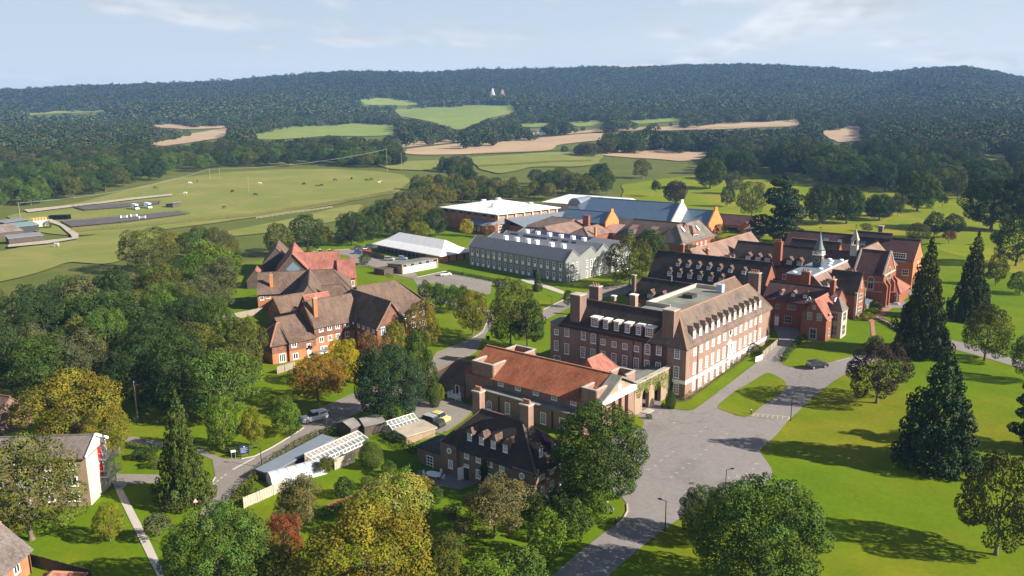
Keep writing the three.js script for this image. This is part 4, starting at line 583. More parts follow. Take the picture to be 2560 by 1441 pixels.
    if (o.roof === 'flat') r.box(-hw - e, h, -d, hw + e, h + .2, e * 1.3);
    else if (o.roof === 'shed') { r.poly([V(-hw - e, h, e), V(hw + e, h, e), V(hw + e, h + rise, -d), V(-hw - e, h + rise, -d)]); r.poly([V(hw + e, h - .1, e), V(hw + e, h + rise - .1, -d), V(hw + e, h + rise, -d), V(hw + e, h, e)]); r.poly([V(-hw - e, h - .1, e), V(hw + e, h - .1, e), V(hw + e, h, e), V(-hw - e, h, e)]); r.poly([V(-hw - e, h - .1, e), V(-hw - e, h, e), V(-hw - e, h + rise, -d), V(-hw - e, h + rise - .1, -d)]); }
    else { const hip = o.roof === 'hip' ? hw * .9 : 0, P = V(0, h + rise, e - hip), Q = V(0, h + rise, back), a = V(-hw - e, h, e), b = V(hw + e, h, e), c = V(hw + e, h, -d), f = V(-hw - e, h, -d); r.poly([b, c, Q, P]); r.poly([f, a, P, Q]); if (hip) r.poly([a, b, P]); else { r.poly([V(a.x, a.y - .12, a.z), V(0, P.y - .12, P.z), P, a]); r.poly([V(0, P.y - .12, P.z), V(b.x, b.y - .12, b.z), b, P]); } r.poly([V(b.x, h - .1, e), V(c.x, h - .1, c.z), c, b]); r.poly([V(a.x, h - .1, e), V(b.x, h - .1, e), b, a]); }
    part('dormer_roof', r.geo(), o.roofMat ?? M.roofBrown, D);
    const ww = w - (o.margin ?? .16), wh = h - (o.sill ?? .2), F = part('window', frameGeo(ww, wh, o.c ?? 2, o.r ?? 4, undefined, o.t ?? .14, o.bar ?? .065), M.white, D); F.position.set(0, wh / 2 + .1, .015);
    const G = part('pane', paneGeo(ww, wh), M.glass, D); G.position.copy(F.position);
    return D;
  }
  chimney(x, z, y0, y1, w, d, mat = M.brick, pots = 2, o = {}) {
    const C = this.block('chimney', x - w / 2, x + w / 2, y0, y1, z - d / 2, z + d / 2, mat), cap = new MB(), a = this.v(x - w / 2 - .12, y1, z - d / 2 - .12), b = this.v(x + w / 2 + .12, y1 + .22, z + d / 2 + .12);
    cap.box(a.x, a.y, a.z, b.x, b.y, b.z); this.add('chimney_cap', cap, o.cap ?? M.stone, C);
    for (let i = 0; i < pots; i++) { const p = part('chimney_pot', cached('pot', () => new THREE.CylinderGeometry(.16, .2, .7, 8)), M.terracotta, C), t = (i + .5) / pots - .5; p.position.copy(this.v(x + (w >= d ? t * w * .85 : 0), y1 + .55, z + (w >= d ? 0 : t * d * .85))); }
    return C;
  }
  pipe(x, z, y0, y1, r = .07, mat = M.black) { const m = new MB(); m.bar(this.v(x, y0, z), this.v(x, y1, z), r * 2); return this.add('drainpipe', m, mat); }
  door(x, y, z, face, w, h, mat = M.white) { const m = new MB(); m.box(-w / 2, 0, 0, w / 2, h, .09); m.box(-w / 2 + .12, h * .55, .09, w / 2 - .12, h - .15, .12); m.box(-w / 2 + .12, .15, .09, w / 2 - .12, h * .48, .12); const d = part('door', m.geo(), mat, this.g); d.position.copy(this.v(x, y, z)); d.rotation.y = FACE[face] ?? face; return d; }
}

// ------------------------------------------------------------------ the main brick building
{
  const b = new Building('school_building', 'long three-storey brick building with white sash windows and a sunlit dormered front', 'building', FM, 17, -8, 0);
  b.range(3, 29.9, -8.6, 0, 11.05, 16.35, { hl: 3.4, hr: 0, og: 0, yb: -1, band: .55, mid: -4.3, roof: M.roofDark, ridge: M.roofWarm });
  b.range(25.8, 34.2, -44.1, 0, 11.1, 16.8, { axis: 'z', hl: 4.3, hr: 4.3, yb: -1, band: .6, mid: 30, roof: M.roofBrown });
  b.range(0, 3.05, -8, -.25, 10.9, 11.2, { yb: -1, roof: M.lead, ridge: 0, ov: .1 });
  b.block('wall', 20.5, 26, -1, 16.1, -31.5, -8.7, M.brick); b.flat(20.4, 29.6, -31.6, -5, 16.25, M.lead, { t: .15 });
  const par = new MB(); for (const [x0, x1, z0, z1] of [[20.2, 20.6, -31.8, -8], [20.6, 26, -31.8, -31.4], [20.6, 26, -8.3, -8]]) { const p = b.v(x0, 16.1, z0), q = b.v(x1, 17.1, z1); par.box(p.x, p.y, p.z, q.x, q.y, q.z); } b.add('parapet', par, M.stone);
  b.block('roof_hatch', 23.2, 25.6, 16.25, 17.1, -21.5, -19, M.dark); b.block('tank_housing', 27, 28.3, 16.3, 18.2, -30, -28.6, M.lightBlue);
  // left (shaded) front: three rows of sashes
  for (const x of [4.8, 9.25, 28, 32.2]) b.win(x, 8.25, 0, 'F', 1.25, 2.1, 3, 4);
  for (const x of [11.85, 25.35]) b.win(x, 7.9, 0, 'F', 1.3, 2.3, 3, 4, { arch: .3 });
  for (const x of [14.4, 17.2, 19.9, 22.7]) b.win(x, 8.0, 0, 'F', 1.25, 1.3, 3, 3);
  for (const x of [4.8, 9.15, 11.8, 14.4, 17.2, 19.9, 22.7, 25.3, 27.95, 32.15]) b.win(x, 4.15, 0, 'F', 1.25, 2.5, 3, 4);
  b.win(1.7, 8.1, -.25, 'F', 1.2, 1.3, 3, 2); b.win(1.7, 4.4, -.25, 'F', 1.15, 2.3, 3, 4); b.win(1.9, .6, -.25, 'F', 1.9, 2.6, 4, 3);
  for (const x of [14.4, 20, 28.5, 32.2]) b.win(x, .7, 0, 'F', 1.25, 2.3, 3, 4);
  for (const [x, w, c] of [[11.9, 1.9, 4], [14.75, 1.25, 3], [17.45, 1.25, 3], [20.15, 1.25, 3], [22.85, 1.25, 3], [25.4, 1.9, 4]]) b.dormer(x, 11.55, -.42, 'F', w, 2, 1.75, { roof: 'flat', roofMat: M.white, wall: M.brickTan, c, r: 4, margin: .1, t: .12 });
  for (const x of [13.1, 22, 24.2]) b.pipe(x, .1, -.5, 10.9);
  // right (sunlit) front
  const Z = (i) => -3.75 - 2.84 * i;
  b.row(13, (i) => {
    if (i !== 6) { b.win(34.2, 8.45, Z(i), 'R', 1.25, 2.15, 3, 4); b.win(34.2, 4.45, Z(i), 'R', 1.25, 2.4, 3, 4); } if (i < 11) b.win(34.2, .9 + i * .06, Z(i), 'R', 1.25, 1.95 - i * .05, 3, 4);
    b.dormer(33.55, 11.75, Z(i) - .75, 'R', 1.25, 1.75, 1.35, { roof: 'hip', wall: M.brickTan, rise: .8, c: 2, r: 4, t: .16, back: .9 });
  });
  const oc = part('window', new THREE.TorusGeometry(.75, .16, 8, 20), M.white, b.g); oc.position.copy(b.v(34.25, 9.5, Z(6))); oc.rotation.y = PI / 2; oc.scale.y = 1.2; const pn = part('pane', new THREE.CircleGeometry(.72, 20), M.glass, oc); pn.position.z = -.02;
  b.win(34.2, 4.3, Z(6), 'R', 1.3, 2.5, 2, 4, { arch: 'round' }); const pd = new MB(); { const p = b.v(34.2, 0, Z(6)); for (const s of [-1, 1]) pd.box(p.x, 3.75, p.z + s * 1.05 - .2, p.x + .3, 7, p.z + s * 1.05 + .2); pd.poly([V(p.x + .3, 7, p.z + 1.5), V(p.x + .3, 7, p.z - 1.5), V(p.x + .3, 8.0, p.z)]); pd.poly([V(p.x + .3, 7, p.z + 1.5), V(p.x + .3, 8, p.z), V(p.x, 8, p.z), V(p.x, 7, p.z + 1.5)]); pd.poly([V(p.x + .3, 8, p.z), V(p.x + .3, 7, p.z - 1.5), V(p.x, 7, p.z - 1.5), V(p.x, 8, p.z)]); pd.box(p.x, 3.7, p.z - 1.6, p.x + .9, 3.95, p.z + 1.6); for (let k = 0; k < 7; k++) pd.bar(V(p.x + .85, 3.9, p.z - 1.5 + k * .5), V(p.x + .85, 4.6, p.z - 1.5 + k * .5), .05); } b.add('door_case', pd, M.white);
  const band = new MB(); { const p = b.v(34.2, 3.1, -44), q = b.v(34.32, 3.85, .1), r = b.v(31.3, 3.1, 0), s = b.v(34.32, 3.85, .12); band.box(p.x, p.y, p.z, q.x, q.y, q.z - .12); band.box(r.x, r.y, r.z, s.x, s.y, s.z); } b.add('stone_band', band, M.white);
  for (const z of [-5.2, -35.9]) b.pipe(34.32, z, .2, 11, .07, M.terracotta);
  // stacks
  b.chimney(6.5, -1.9, 10.5, 17.8, 2.6, 2.6, M.brickDark, 0); b.chimney(29.5, -1.9, 10.6, 17.7, 2.6, 2.4, M.brickDark, 0); b.chimney(4.6, -11.8, 9, 17.7, 2.6, 1.6, M.brickDark, 3); b.chimney(8.6, -13.4, 9, 15.6, .9, .8, M.brickTan, 0, { cap: M.white }); b.chimney(13, -15, 9, 16.2, 1.5, 1.3, M.brickTan, 0, { cap: M.white }); b.chimney(29.5, -44.6, 9, 18.6, 2.7, 1.6, M.brickDark, 4);
  const iv = part('ivy', crownGeo([[-2.2, 1.3], [-.9, 2.4], [.6, 1.6], [2, 2.6], [1.8, .8], [-1, .7], [.4, 3.2], [-2, 3]].map(([x, y]) => ({ c: V(x, y, 0), r: 1.15 })), { seed: 61, count: 3200, leaf: .26, shell: false }), LEAF.DG, b.g); iv.scale.z = .16; iv.position.copy(b.v(28.4, 0, .1)); iv.userData.kind = 'stuff';
}
// ------------------------------------------------------------------ the hall with the orange roof
{
  const b = new Building('hall_building', 'brick hall with a long orange tiled roof and a white pedimented portico', 'building', FM, 15, 22, 0);
  b.range(-1.5, 29.4, 13.2, 27, 6.05, 9.75, { yb: -1.5, roof: M.roofOrange, ridge: M.terracotta, ov: .5, og: .2, mid: 20.1 });
  b.range(4.5, 29, 26.8, 29.2, 3.7, 3.9, { yb: -1.5, noRoof: 1 }); b.flat(4.2, 29.3, 27, 29.5, 3.95, M.lead, { t: .35 });
  for (let i = 0; i < 5; i++) b.win(7.95 + i * 4.36, 4.68, 27, 'F', 1.35, 1.25, 3, 4);
  b.win(6.75, .2, 29.2, 'F', 1.35, 1.8, 3, 4, { arch: 'round' }); for (const x of [11.45, 15.8, 20.1, 24.4]) b.win(x, .35, 29.2, 'F', 1.3, 2.3, 3, 5);
  for (const x of [9.3, 22.2]) b.pipe(x, 29.25, -1, 3.6, .12);
  // parapet boxes breaking the eaves
  const box = (x0, x1, zf, zb, top) => { const w = new MB(), c = new MB(), s = zf > 20 ? 1 : -1, Y = (z) => 9.75 - abs(z - 20.1) * .536; const p = b.v(x0, 3.9, zf), q = b.v(x1, top, zf - s * .35); w.box(min(p.x, q.x), p.y, min(p.z, q.z), max(p.x, q.x), q.y, max(p.z, q.z)); for (const x of [x0, x1 - .35]) { const A = [b.v(x, Y(zf) - .5, zf), b.v(x, top, zf), b.v(x, top, zb), b.v(x, Y(zb) - .2, zb)], B = A.map((v) => V(v.x + .35, v.y, v.z)); w.poly(A); w.poly([...B].reverse()); w.poly([A[1], B[1], B[2], A[2]]); w.poly([A[0], A[3], B[3], B[0]]); w.poly([A[2], B[2], B[3], A[3]]); const k = b.v(x - .08, top, zf), l = b.v(x + .43, top + .15, zb); c.box(k.x, k.y, min(k.z, l.z), l.x, l.y, max(k.z, l.z)); } const k = b.v(x0 - .08, top, zf + s * .08), l = b.v(x1 + .08, top + .16, zf - s * .43); c.box(k.x, k.y, min(k.z, l.z), l.x, l.y, max(k.z, l.z)); b.add('parapet_wall', w, M.brick); b.add('coping', c, M.stone); };
  box(.6, 6, 27.2, 23, 8.5); box(27.3, 30.4, 27.2, 23.5, 8.5); box(.6, 6, 13, 17, 8.5); box(26.5, 30.2, 13, 16.5, 8.6);
  // portico
  const P = (y, z, x = 31) => b.v(x, y, z), w = new MB(); const piers = [[14.7, 16.9], [18.2, 19.3], [20.5, 21.6], [22.8, 25.9]];
  for (const [z0, z1] of piers) { const p = P(-.5, z0, 30.2), q = P(5.5, z1, 31); w.box(p.x, p.y, p.z, q.x, q.y, q.z); } b.add('pier', w, M.brick);
  b.block('portico_recess', 29.4, 30.25, -.5, 5.5, 14.7, 25.9, M.brickRed); b.block('entablature', 29.4, 31.25, 5.5, 6.75, 14.4, 26.2, M.white);
  const t = new MB(), f = new MB(); t.poly([P(6.75, 25.7), P(6.75, 14.9), P(9.15, 20.2)]); t.poly([P(6.75, 25.7, 29.4), P(6.75, 14.9, 29.4), P(9.15, 20.2, 29.4)]); b.add('tympanum', t, M.brickTan);
  for (const [za, zb] of [[26.6, 20.2], [13.8, 20.2]]) { f.poly([P(6.75, za, 31.6), P(9.8, zb, 31.6), P(9.8, zb, 29.2), P(6.75, za, 29.2)]); f.poly([P(6.4, za, 31.6), P(9.4, zb, 31.6), P(9.8, zb, 31.6), P(6.75, za, 31.6)]); f.poly([P(6.4, za, 29.2), P(9.4, zb, 29.2), P(9.8, zb, 29.2), P(6.75, za, 29.2)]); } b.add('pediment', f, M.lead);
  const or = part('pediment_window', new THREE.CylinderGeometry(.55, .55, .12, 16), M.white, b.g); or.rotation.z = PI / 2; or.position.copy(P(7.6, 20.2, 31.05));
  // screen wall with two arches to the main building
  const sh = new THREE.Shape([[0, 0], [14.3, 0], [14.3, 6.3], [0, 6.3]].map((q) => new THREE.Vector2(...q))); for (const c of [4.2, 9]) { const h = new THREE.Path(); h.moveTo(c - 1.35, .02); h.lineTo(c - 1.35, 3.2); h.absarc(c, 3.2, 1.35, PI, 0, true); h.lineTo(c + 1.35, .02); h.lineTo(c - 1.35, .02); sh.holes.push(h); }
  const sw = part('arched_wall', new THREE.ExtrudeGeometry(sh, { depth: .8, bevelEnabled: false }), M.brickTan, b.g); sw.rotation.y = PI / 2; sw.position.copy(b.v(30.2, 0, 14.5)); const cp = b.block('coping', 30, 31.2, 6.3, 6.48, .2, 14.5, M.stone); b.flat(25.5, 30.2, .2, 13, 5.6, M.lead);
  const iv = part('ivy', crownGeo([[-.6, 5.4], [0, 4.2], [.6, 5.6], [1.6, 5.2], [2.6, 5.7], [3.4, 4.4], [3.6, 5.5], [4.8, 5.6], [6, 5.3], [6.6, 3.9], [7, 5.4], [8.3, 5.2], [8.8, 4], [9.6, 5.2], [10.4, 3.4], [11.3, 5], [12, 2.2], [12.2, 4]].map(([z, y]) => ({ c: V(0, y, -z), r: .95 })), { seed: 62, count: 5200, leaf: .2, shell: false }), LEAF.BG, b.g); iv.scale.x = .18; iv.position.copy(b.v(31.02, 0, 13)); iv.userData.kind = 'stuff';
  b.block('step', 31, 32.6, 0, .18, 9.5, 12.2, M.stone);
  // annexes
  b.range(-11, -1.6, 16.5, 27.5, 3.1, 6, { yb: -1.5, roof: M.roofWarm, hl: 3, ov: .4, wall: M.brickDark }); b.win(-9.6, .9, 27.5, 'F', 1.2, 1.3, 2, 2, { bar: .09 }); b.win(-6.4, -1, 27.5, 'F', 2, 1.2, 4, 2, { bar: .09 }); b.win(-1.2 - 2.2, .4, 27.5, 'F', 1.1, 2.2, 1, 1);
  b.range(15.5, 22, 4, 12.5, 4.6, 8.6, { axis: 'z', roof: M.roofPink, hr: 0, hl: 3.2, yb: 0 });
  const bal = new MB(), B = (x, y, z) => b.v(x, y, z); bal.box(B(-4.6, 0, 0).x, .25, B(0, 0, 27.5).z, B(-2.2, 0, 0).x, .42, B(0, 0, 29.3).z); for (const x of [-4.5, -2.3]) for (const z of [28, 29.2]) bal.bar(B(x, -1.3, z), B(x, 1.4, z), .16); for (const y of [.75, 1.05, 1.35]) { bal.bar(B(-4.5, y, 29.2), B(-2.3, y, 29.2), .07); bal.bar(B(-4.5, y, 27.6), B(-4.5, y, 29.2), .07); bal.bar(B(-2.3, y, 27.6), B(-2.3, y, 29.2), .07); } b.add('balcony', bal, M.white);
  const st = new MB(); for (let i = 0; i < 7; i++) st.box(B(-2.1 + i * .28, 0, 0).x, .2 - i * .22, B(0, 0, 28.2).z, B(-1.8 + i * .28, 0, 0).x, .25 - i * .22, B(0, 0, 29.2).z); st.bar(B(-2.1, 1.2, 29.2), B(-.2, -.3, 29.2), .07); b.add('steps', st, M.white);
}
// ------------------------------------------------------------------ the brick house in the garden
{
  const b = new Building('brick_house', 'dark-roofed brick house with two tall chimneys, four dormers and round windows at both ends', 'house', FM, 28, 50, 0);
  b.range(19, 38.1, 45.2, 55, 5.55, 10.4, { yb: -.6, hl: 4.4, hr: 6.4, roof: M.roofDark, ridge: M.roofWarm, ov: .5, wall: M.brickDark });
  for (const [x0, x1] of [[19, 22.5], [34, 38.1]]) { b.block('bay', x0, x1, -.6, 5.3, 55, 55.5, M.brickDark); }
  for (const [x, y] of [[21.0, 4.35], [35.9, 4.35]]) { const o = part('window', new THREE.TorusGeometry(.42, .11, 8, 18), M.white, b.g); o.position.copy(b.v(x, y, 55.56)); part('pane', new THREE.CircleGeometry(.4, 18), M.glass, o); const x2 = new MB(); x2.box(-.4, -.03, -.02, .4, .03, .04); x2.box(-.03, -.4, -.02, .03, .4, .04); part('glazing_bar', x2.geo(), M.white, o); }
  for (const x of [24.3, 26.75, 29.2, 31.6]) b.win(x, 3.75, 55, 'F', 1, 1.4, 3, 4); for (const x of [26.7, 29.2, 31.6]) b.win(x, 1.05, 55, 'F', 1, 1.5, 3, 4); b.win(21.2, 1.4, 55.5, 'F', 1, 1.4, 3, 4); b.win(35.5, 1.5, 55.5, 'F', 1, 1.4, 3, 4);
  for (const z of [53.4, 51, 48.5]) { b.win(38.1, 3.75, z, 'R', 1, 1.4, 3, 4); b.win(38.1, 1, z, 'R', 1, 1.6, 3, 4); } for (const z of [52.2, 49]) b.dormer(36.9, 6.5, z, 'R', 1.05, 1.45, 1.1, { roof: 'hip', wall: M.roofDark, roofMat: M.roofWarm, c: 3, r: 4 });
  for (const x of [24.2, 26.7, 29.15, 31.55]) b.dormer(x, 6.4, 54.1, 'F', 1.05, 1.5, 1.4, { roof: 'hip', wall: M.roofWarm, roofMat: M.roofWarm, c: 3, r: 4, rise: .7, back: 1 });
  b.chimney(22.2, 49.6, 8, 13, 1.6, 1.3, M.brick, 3); b.chimney(32.2, 49.6, 9, 13, 1.7, 1.3, M.brick, 4); b.pipe(33.8, 55.1, 0, 5.3);
  b.block('wall', 13, 19, -.6, 2.7, 49, 55, M.brickDark); b.flat(12.8, 18.9, 49, 55.2, 3.02, M.dark, { t: .3 }); const ra = new MB(); ra.bar(b.v(13, 3.7, 55), b.v(18.8, 3.7, 55), .05); ra.bar(b.v(13, 3.7, 55), b.v(13, 3.7, 50), .05); for (let i = 0; i < 6; i++) ra.bar(b.v(13 + i * 1.15, 3, 55), b.v(13 + i * 1.15, 3.7, 55), .05); b.add('railing', ra, M.iron);
  b.win(16, -.4, 55, 'F', 1.5, 2.3, 2, 4, { bar: .09, t: .14 });
  const op = new MB(); op.box(0, 0, 0, 1.05, 2.2, .08); for (let i = 0; i < 2; i++) for (let k = 0; k < 3; k++) op.box(.15 + i * .42, .8 + k * .44, .08, .48 + i * .42, 1.16 + k * .44, .09); const dr = part('door', op.geo(), M.white, b.g); dr.position.copy(b.v(23.6, 0, 55.05)); dr.rotation.y = -1.9; tag(dr, 'open white glazed garden door'); b.block('doorway', 23.7, 24.7, 0, 2.3, 54.95, 55.03, M.dark); b.win(24.2, 2.25, 55, 'F', 1.1, .5, 3, 1);
  const iv = part('ivy', crownGeo([[0, .8], [.3, 1.9], [0, 3], [.4, 4.1], [-.3, 2.4]].map(([x, y]) => ({ c: V(x, y, 0), r: .75 })), { seed: 63, count: 1300, leaf: .22, shell: false }), LEAF.DG, b.g); iv.scale.z = .16; iv.position.copy(b.v(28, 0, 55.1)); iv.userData.kind = 'stuff';
}
// ------------------------------------------------------------------ the red-brick lodge range
{
  const b = new Building('lodge_building', 'red-brick range with a projecting gabled bay, pink lit roof slope and stone bay window', 'building', FM, 36, -62, 1.6);
  b.range(25.5, 44.2, -70, -60.7, 9.2, 12.85, { roof: M.roofMaroon, wall: M.brickRed, ridge: M.roofDark, og: .1 });
  b.range(38.7, 44.9, -62, -52.6, 7.9, 12.1, { axis: 'z', roof: M.roofPink, wall: M.brickRed, ridge: M.terracotta, og: .2, ov: .3 });
  b.range(46.9 - 3, 47, -62, -57.5, 9.2, 12, { axis: 'z', roof: M.roofSlate, wall: M.stone, hr: 1.6, hl: 1.6, ov: .15, ridge: 0 });
  const so = { mat: M.stone, t: .17, bar: .1 };
  b.win(29.65, 6.6, -60.7, 'F', 1.1, 1.2, 2, 2, so); b.win(33.4, 6.85, -60.7, 'F', 2.2, 1.2, 4, 2, so); b.win(32.6, 3.1, -60.7, 'F', 2, 1.9, 3, 2, so); b.door(29.65, 2, -60.7, 'F', 1.15, 2.5); b.win(29.65, 4.55, -60.7, 'F', 1.2, .6, 2, 1, so); b.win(36.9, 4.3, -60.7, 'F', 1.1, 1.2, 2, 2, so);
  b.win(40.85, 7.05, -52.6, 'F', 1.25, 1.85, 2, 2, { ...so, glass: M.glassPale }); b.win(43.2, 7.05, -52.6, 'F', 1.3, 1.85, 2, 2, { ...so, glass: M.glassPale }); b.win(41.9, 2.1, -52.6, 'F', 1.9, 2.9, 2, 2, { ...so, t: .3 }); b.win(41.8, 9.8, -52.6, 'F', .8, 1, 2, 2, so);
  b.win(44.9, 6.9, -55, 'R', 1, 1.9, 2, 2, so); b.win(44.9, 3, -55, 'R', 1, 2, 2, 2, so); b.win(45.4, 6.2, -57.5, 'F', 1.5, 2.3, 3, 2, so); b.win(45.4, 2.6, -57.5, 'F', 1.5, 2.7, 3, 2, so); b.win(47, 6.2, -59.7, 'R', 2.2, 2.3, 3, 2, so); b.win(47, 2.6, -59.7, 'R', 2.2, 2.7, 3, 2, so);
  for (const [x, w] of [[30, .8], [33.2, 1], [36.3, 1.1]]) b.dormer(x, 10.15, -61.75, 'F', w, 1, 1.4, { roof: 'gable', wall: M.tileHung, roofMat: M.roofSunPink, c: 2, r: 2, back: .8 }); b.dormer(43.2, 10.2, -61.75, 'F', 1.25, 1.2, 1.6, { roof: 'gable', wall: M.white, roofMat: M.roofMaroon, c: 3, r: 3, back: .8 });
  b.chimney(42.2, -64.5, 10, 15.2, 1.1, 1.6, M.brickRed, 3); b.chimney(33.5, -69.5, 10, 15.5, 2.2, 1.1, M.brickRed, 4);
  b.pipe(38.6, -52.7 + .2, 1.6, 7.8); b.pipe(25.9, -60.6, 1.6, 9); b.pipe(37.1, -60.6, 1.6, 9); const gp = new MB(); gp.bar(b.v(36.9, 9.3, -60.2), b.v(37.9, 11, -60.2), .16); gp.bar(b.v(38.9, 9.3, -60.2), b.v(37.9, 11, -60.2), .16); gp.bar(b.v(37.3, 10, -60.2), b.v(38.5, 10, -60.2), .12); b.add('bargeboard', gp, M.white);
}
// ------------------------------------------------------------------ central range with flat grey roof and clock tower
{
  const b = new Building('central_building', 'central red-brick range with a flat grey roof, sunlit dormered slope and a gabled wing', 'building', FM, 33, -88, 1.8);
  b.block('wall', 27.2, 38.4, 1.8, 10, -104, -72.4, M.brickRed); b.block('wall', 27.2, 34.3, 10, 13.7, -103.8, -72.6, M.brickRed); b.flat(27, 34.6, -104.1, -72.2, 14, M.seamPale, { t: .35 });
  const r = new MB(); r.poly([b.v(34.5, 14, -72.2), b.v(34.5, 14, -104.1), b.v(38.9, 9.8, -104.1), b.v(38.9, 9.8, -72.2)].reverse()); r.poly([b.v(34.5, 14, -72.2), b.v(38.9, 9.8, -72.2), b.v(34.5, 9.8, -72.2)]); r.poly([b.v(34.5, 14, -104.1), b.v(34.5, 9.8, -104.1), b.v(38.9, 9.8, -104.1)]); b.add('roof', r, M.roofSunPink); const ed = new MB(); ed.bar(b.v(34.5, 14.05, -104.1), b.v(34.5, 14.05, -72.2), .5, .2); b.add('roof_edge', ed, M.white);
  for (const z of [-73.6, -75.7, -77.8, -90.6, -92.9, -95.2, -97.5]) b.dormer(38.2, 10.2, z, 'R', 1.3, 1.6, 1.7, { roof: 'hip', wall: M.white, roofMat: M.roofWarm, c: 2, r: 2, rise: .9, back: 1 });
  for (const [x, z] of [[28.4, -75], [30, -79], [32.5, -84], [29, -92], [32, -94], [31, -98], [33, -90], [29.5, -101], [32.8, -101.5]]) { const s = part('rooflight', cached('dome', () => new THREE.SphereGeometry(.75, 12, 6, 0, 2 * PI, 0, PI / 2)), M.white, b.g); s.position.copy(b.v(x, 14, z)); s.scale.y = .45; }
  b.range(36, 43.9, -87.6, -79.8, 9.1, 14.2, { roof: M.roofDark, wall: M.brickRed, ov: .3, ridge: M.roofDark }); const so = { mat: M.stone, t: .25, bar: .16 };
  b.win(43.9, 10, -83.7, 'R', 1.2, 2, 2, 2, so); b.win(43.9, 6.2, -83.7, 'R', 3, 2.4, 4, 2, so); b.win(43.9, 2.6, -83.7, 'R', 3, 2.2, 4, 2, so); const q = new MB(); for (const z of [-79.9, -87.5]) { const p = b.v(43.5, 1.8, z - .3), s = b.v(44.15, 9.4, z + .3); q.box(p.x, p.y, p.z, s.x, s.y, s.z); } b.add('stone_quoin', q, M.stone);
  b.block('porch_wall', 38.5, 43, 1.8, 4, -97, -88.5, M.brickRed); const pr = new MB(); pr.poly([b.v(43.6, 4.1, -88.2), b.v(43.6, 4.1, -97.4), b.v(38.4, 5.2, -97.4), b.v(38.4, 5.2, -88.2)].reverse()); pr.poly([b.v(43.6, 3.9, -88.2), b.v(43.6, 3.9, -97.4), b.v(43.6, 4.1, -97.4), b.v(43.6, 4.1, -88.2)].reverse()); b.add('porch_roof', pr, M.glassPale); for (let i = 0; i < 4; i++) b.win(43, 2.3, -90 - i * 1.9, 'R', 1.2, 1.5, 2, 2, so);
}
{ // clock tower: blue louvred stage, balustrade, belfry and copper spire with a vane
  const b = new Building('clock_tower', 'small blue clock tower with a green spire standing on the flat grey roof', 'clock tower', FM, 31, -86.3, 14);
  const bx = (n, w, y0, y1, m, p) => b.block(n, 31 - w / 2, 31 + w / 2, y0, y1, -86.3 - w / 2, -86.3 + w / 2, m, p);
  const stage = plain(.05, .075, .12, .6); bx('clock_stage', 2.4, 14, 17.5, stage); bx('cornice', 2.8, 17.5, 17.75, M.white);
  for (const f of ['F', 'R', 'L', 'B']) { const c = part('clock_face', new THREE.CylinderGeometry(.72, .72, .1, 24), plain(.02, .02, .025), b.g), a = FACE[f]; c.rotation.set(PI / 2, 0, 0); c.rotation.order = 'YXZ'; c.rotation.y = a; c.position.set(sin(a) * 1.24, 2.3, cos(a) * 1.24); const rim = part('clock_rim', new THREE.TorusGeometry(.72, .07, 6, 24), plain(.55, .4, .1, .4, .6), c); rim.rotation.x = PI / 2; const h = new MB(); h.box(-.04, .06, -.5, .04, .09, .05); h.box(-.04, .06, -.04, .36, .09, .04); for (let k = 0; k < 12; k++) { const t = k * PI / 6; h.bar(V(sin(t) * .5, .07, cos(t) * .5), V(sin(t) * .64, .07, cos(t) * .64), .06); } part('clock_hand', h.geo(), plain(.7, .55, .2, .4), c); }
  const ba = new MB(); for (let i = 0; i < 4; i++) { const [x, z] = [[1, 1], [1, -1], [-1, -1], [-1, 1]][i], [x2, z2] = [[1, -1], [-1, -1], [-1, 1], [1, 1]][i]; ba.bar(V(x * 1.25, 3.75, z * 1.25), V(x * 1.25, 4.7, z * 1.25), .16); ba.bar(V(x * 1.25, 4.5, z * 1.25), V(x2 * 1.25, 4.5, z2 * 1.25), .1); for (let k = 1; k < 6; k++) ba.bar(V(lerp(x, x2, k / 6) * 1.25, 3.75, lerp(z, z2, k / 6) * 1.25), V(lerp(x, x2, k / 6) * 1.25, 4.5, lerp(z, z2, k / 6) * 1.25), .06); } b.add('balustrade', ba, M.white);
  bx('belfry', 1.7, 17.75, 19.2, plain(.10, .09, .075)); const lo = new MB(); for (const s of [-1, 1]) { for (let k = 0; k < 5; k++) { lo.box(-.6, 4 + k * .22, s * .86 - .03, .6, 4.12 + k * .22, s * .86 + .03); lo.box(s * .86 - .03, 4 + k * .22, -.6, s * .86 + .03, 4.12 + k * .22, .6); } } b.add('louvre', lo, plain(.45, .36, .1));
  const sp = part('spire', new THREE.LatheGeometry([[1.62, 5.1], [1.45, 5.25], [.95, 6.4], [.45, 8.6], [.06, 10.6]].map((p) => new THREE.Vector2(...p)), 8), plain(.10, .135, .14, .6), b.g); sp.rotation.y = PI / 8; const va = new MB(); va.bar(V(0, 10.4, 0), V(0, 11.7, 0), .06); va.box(-.5, 11.2, -.02, .4, 11.35, .02); b.add('weather_vane', va, M.iron);
}
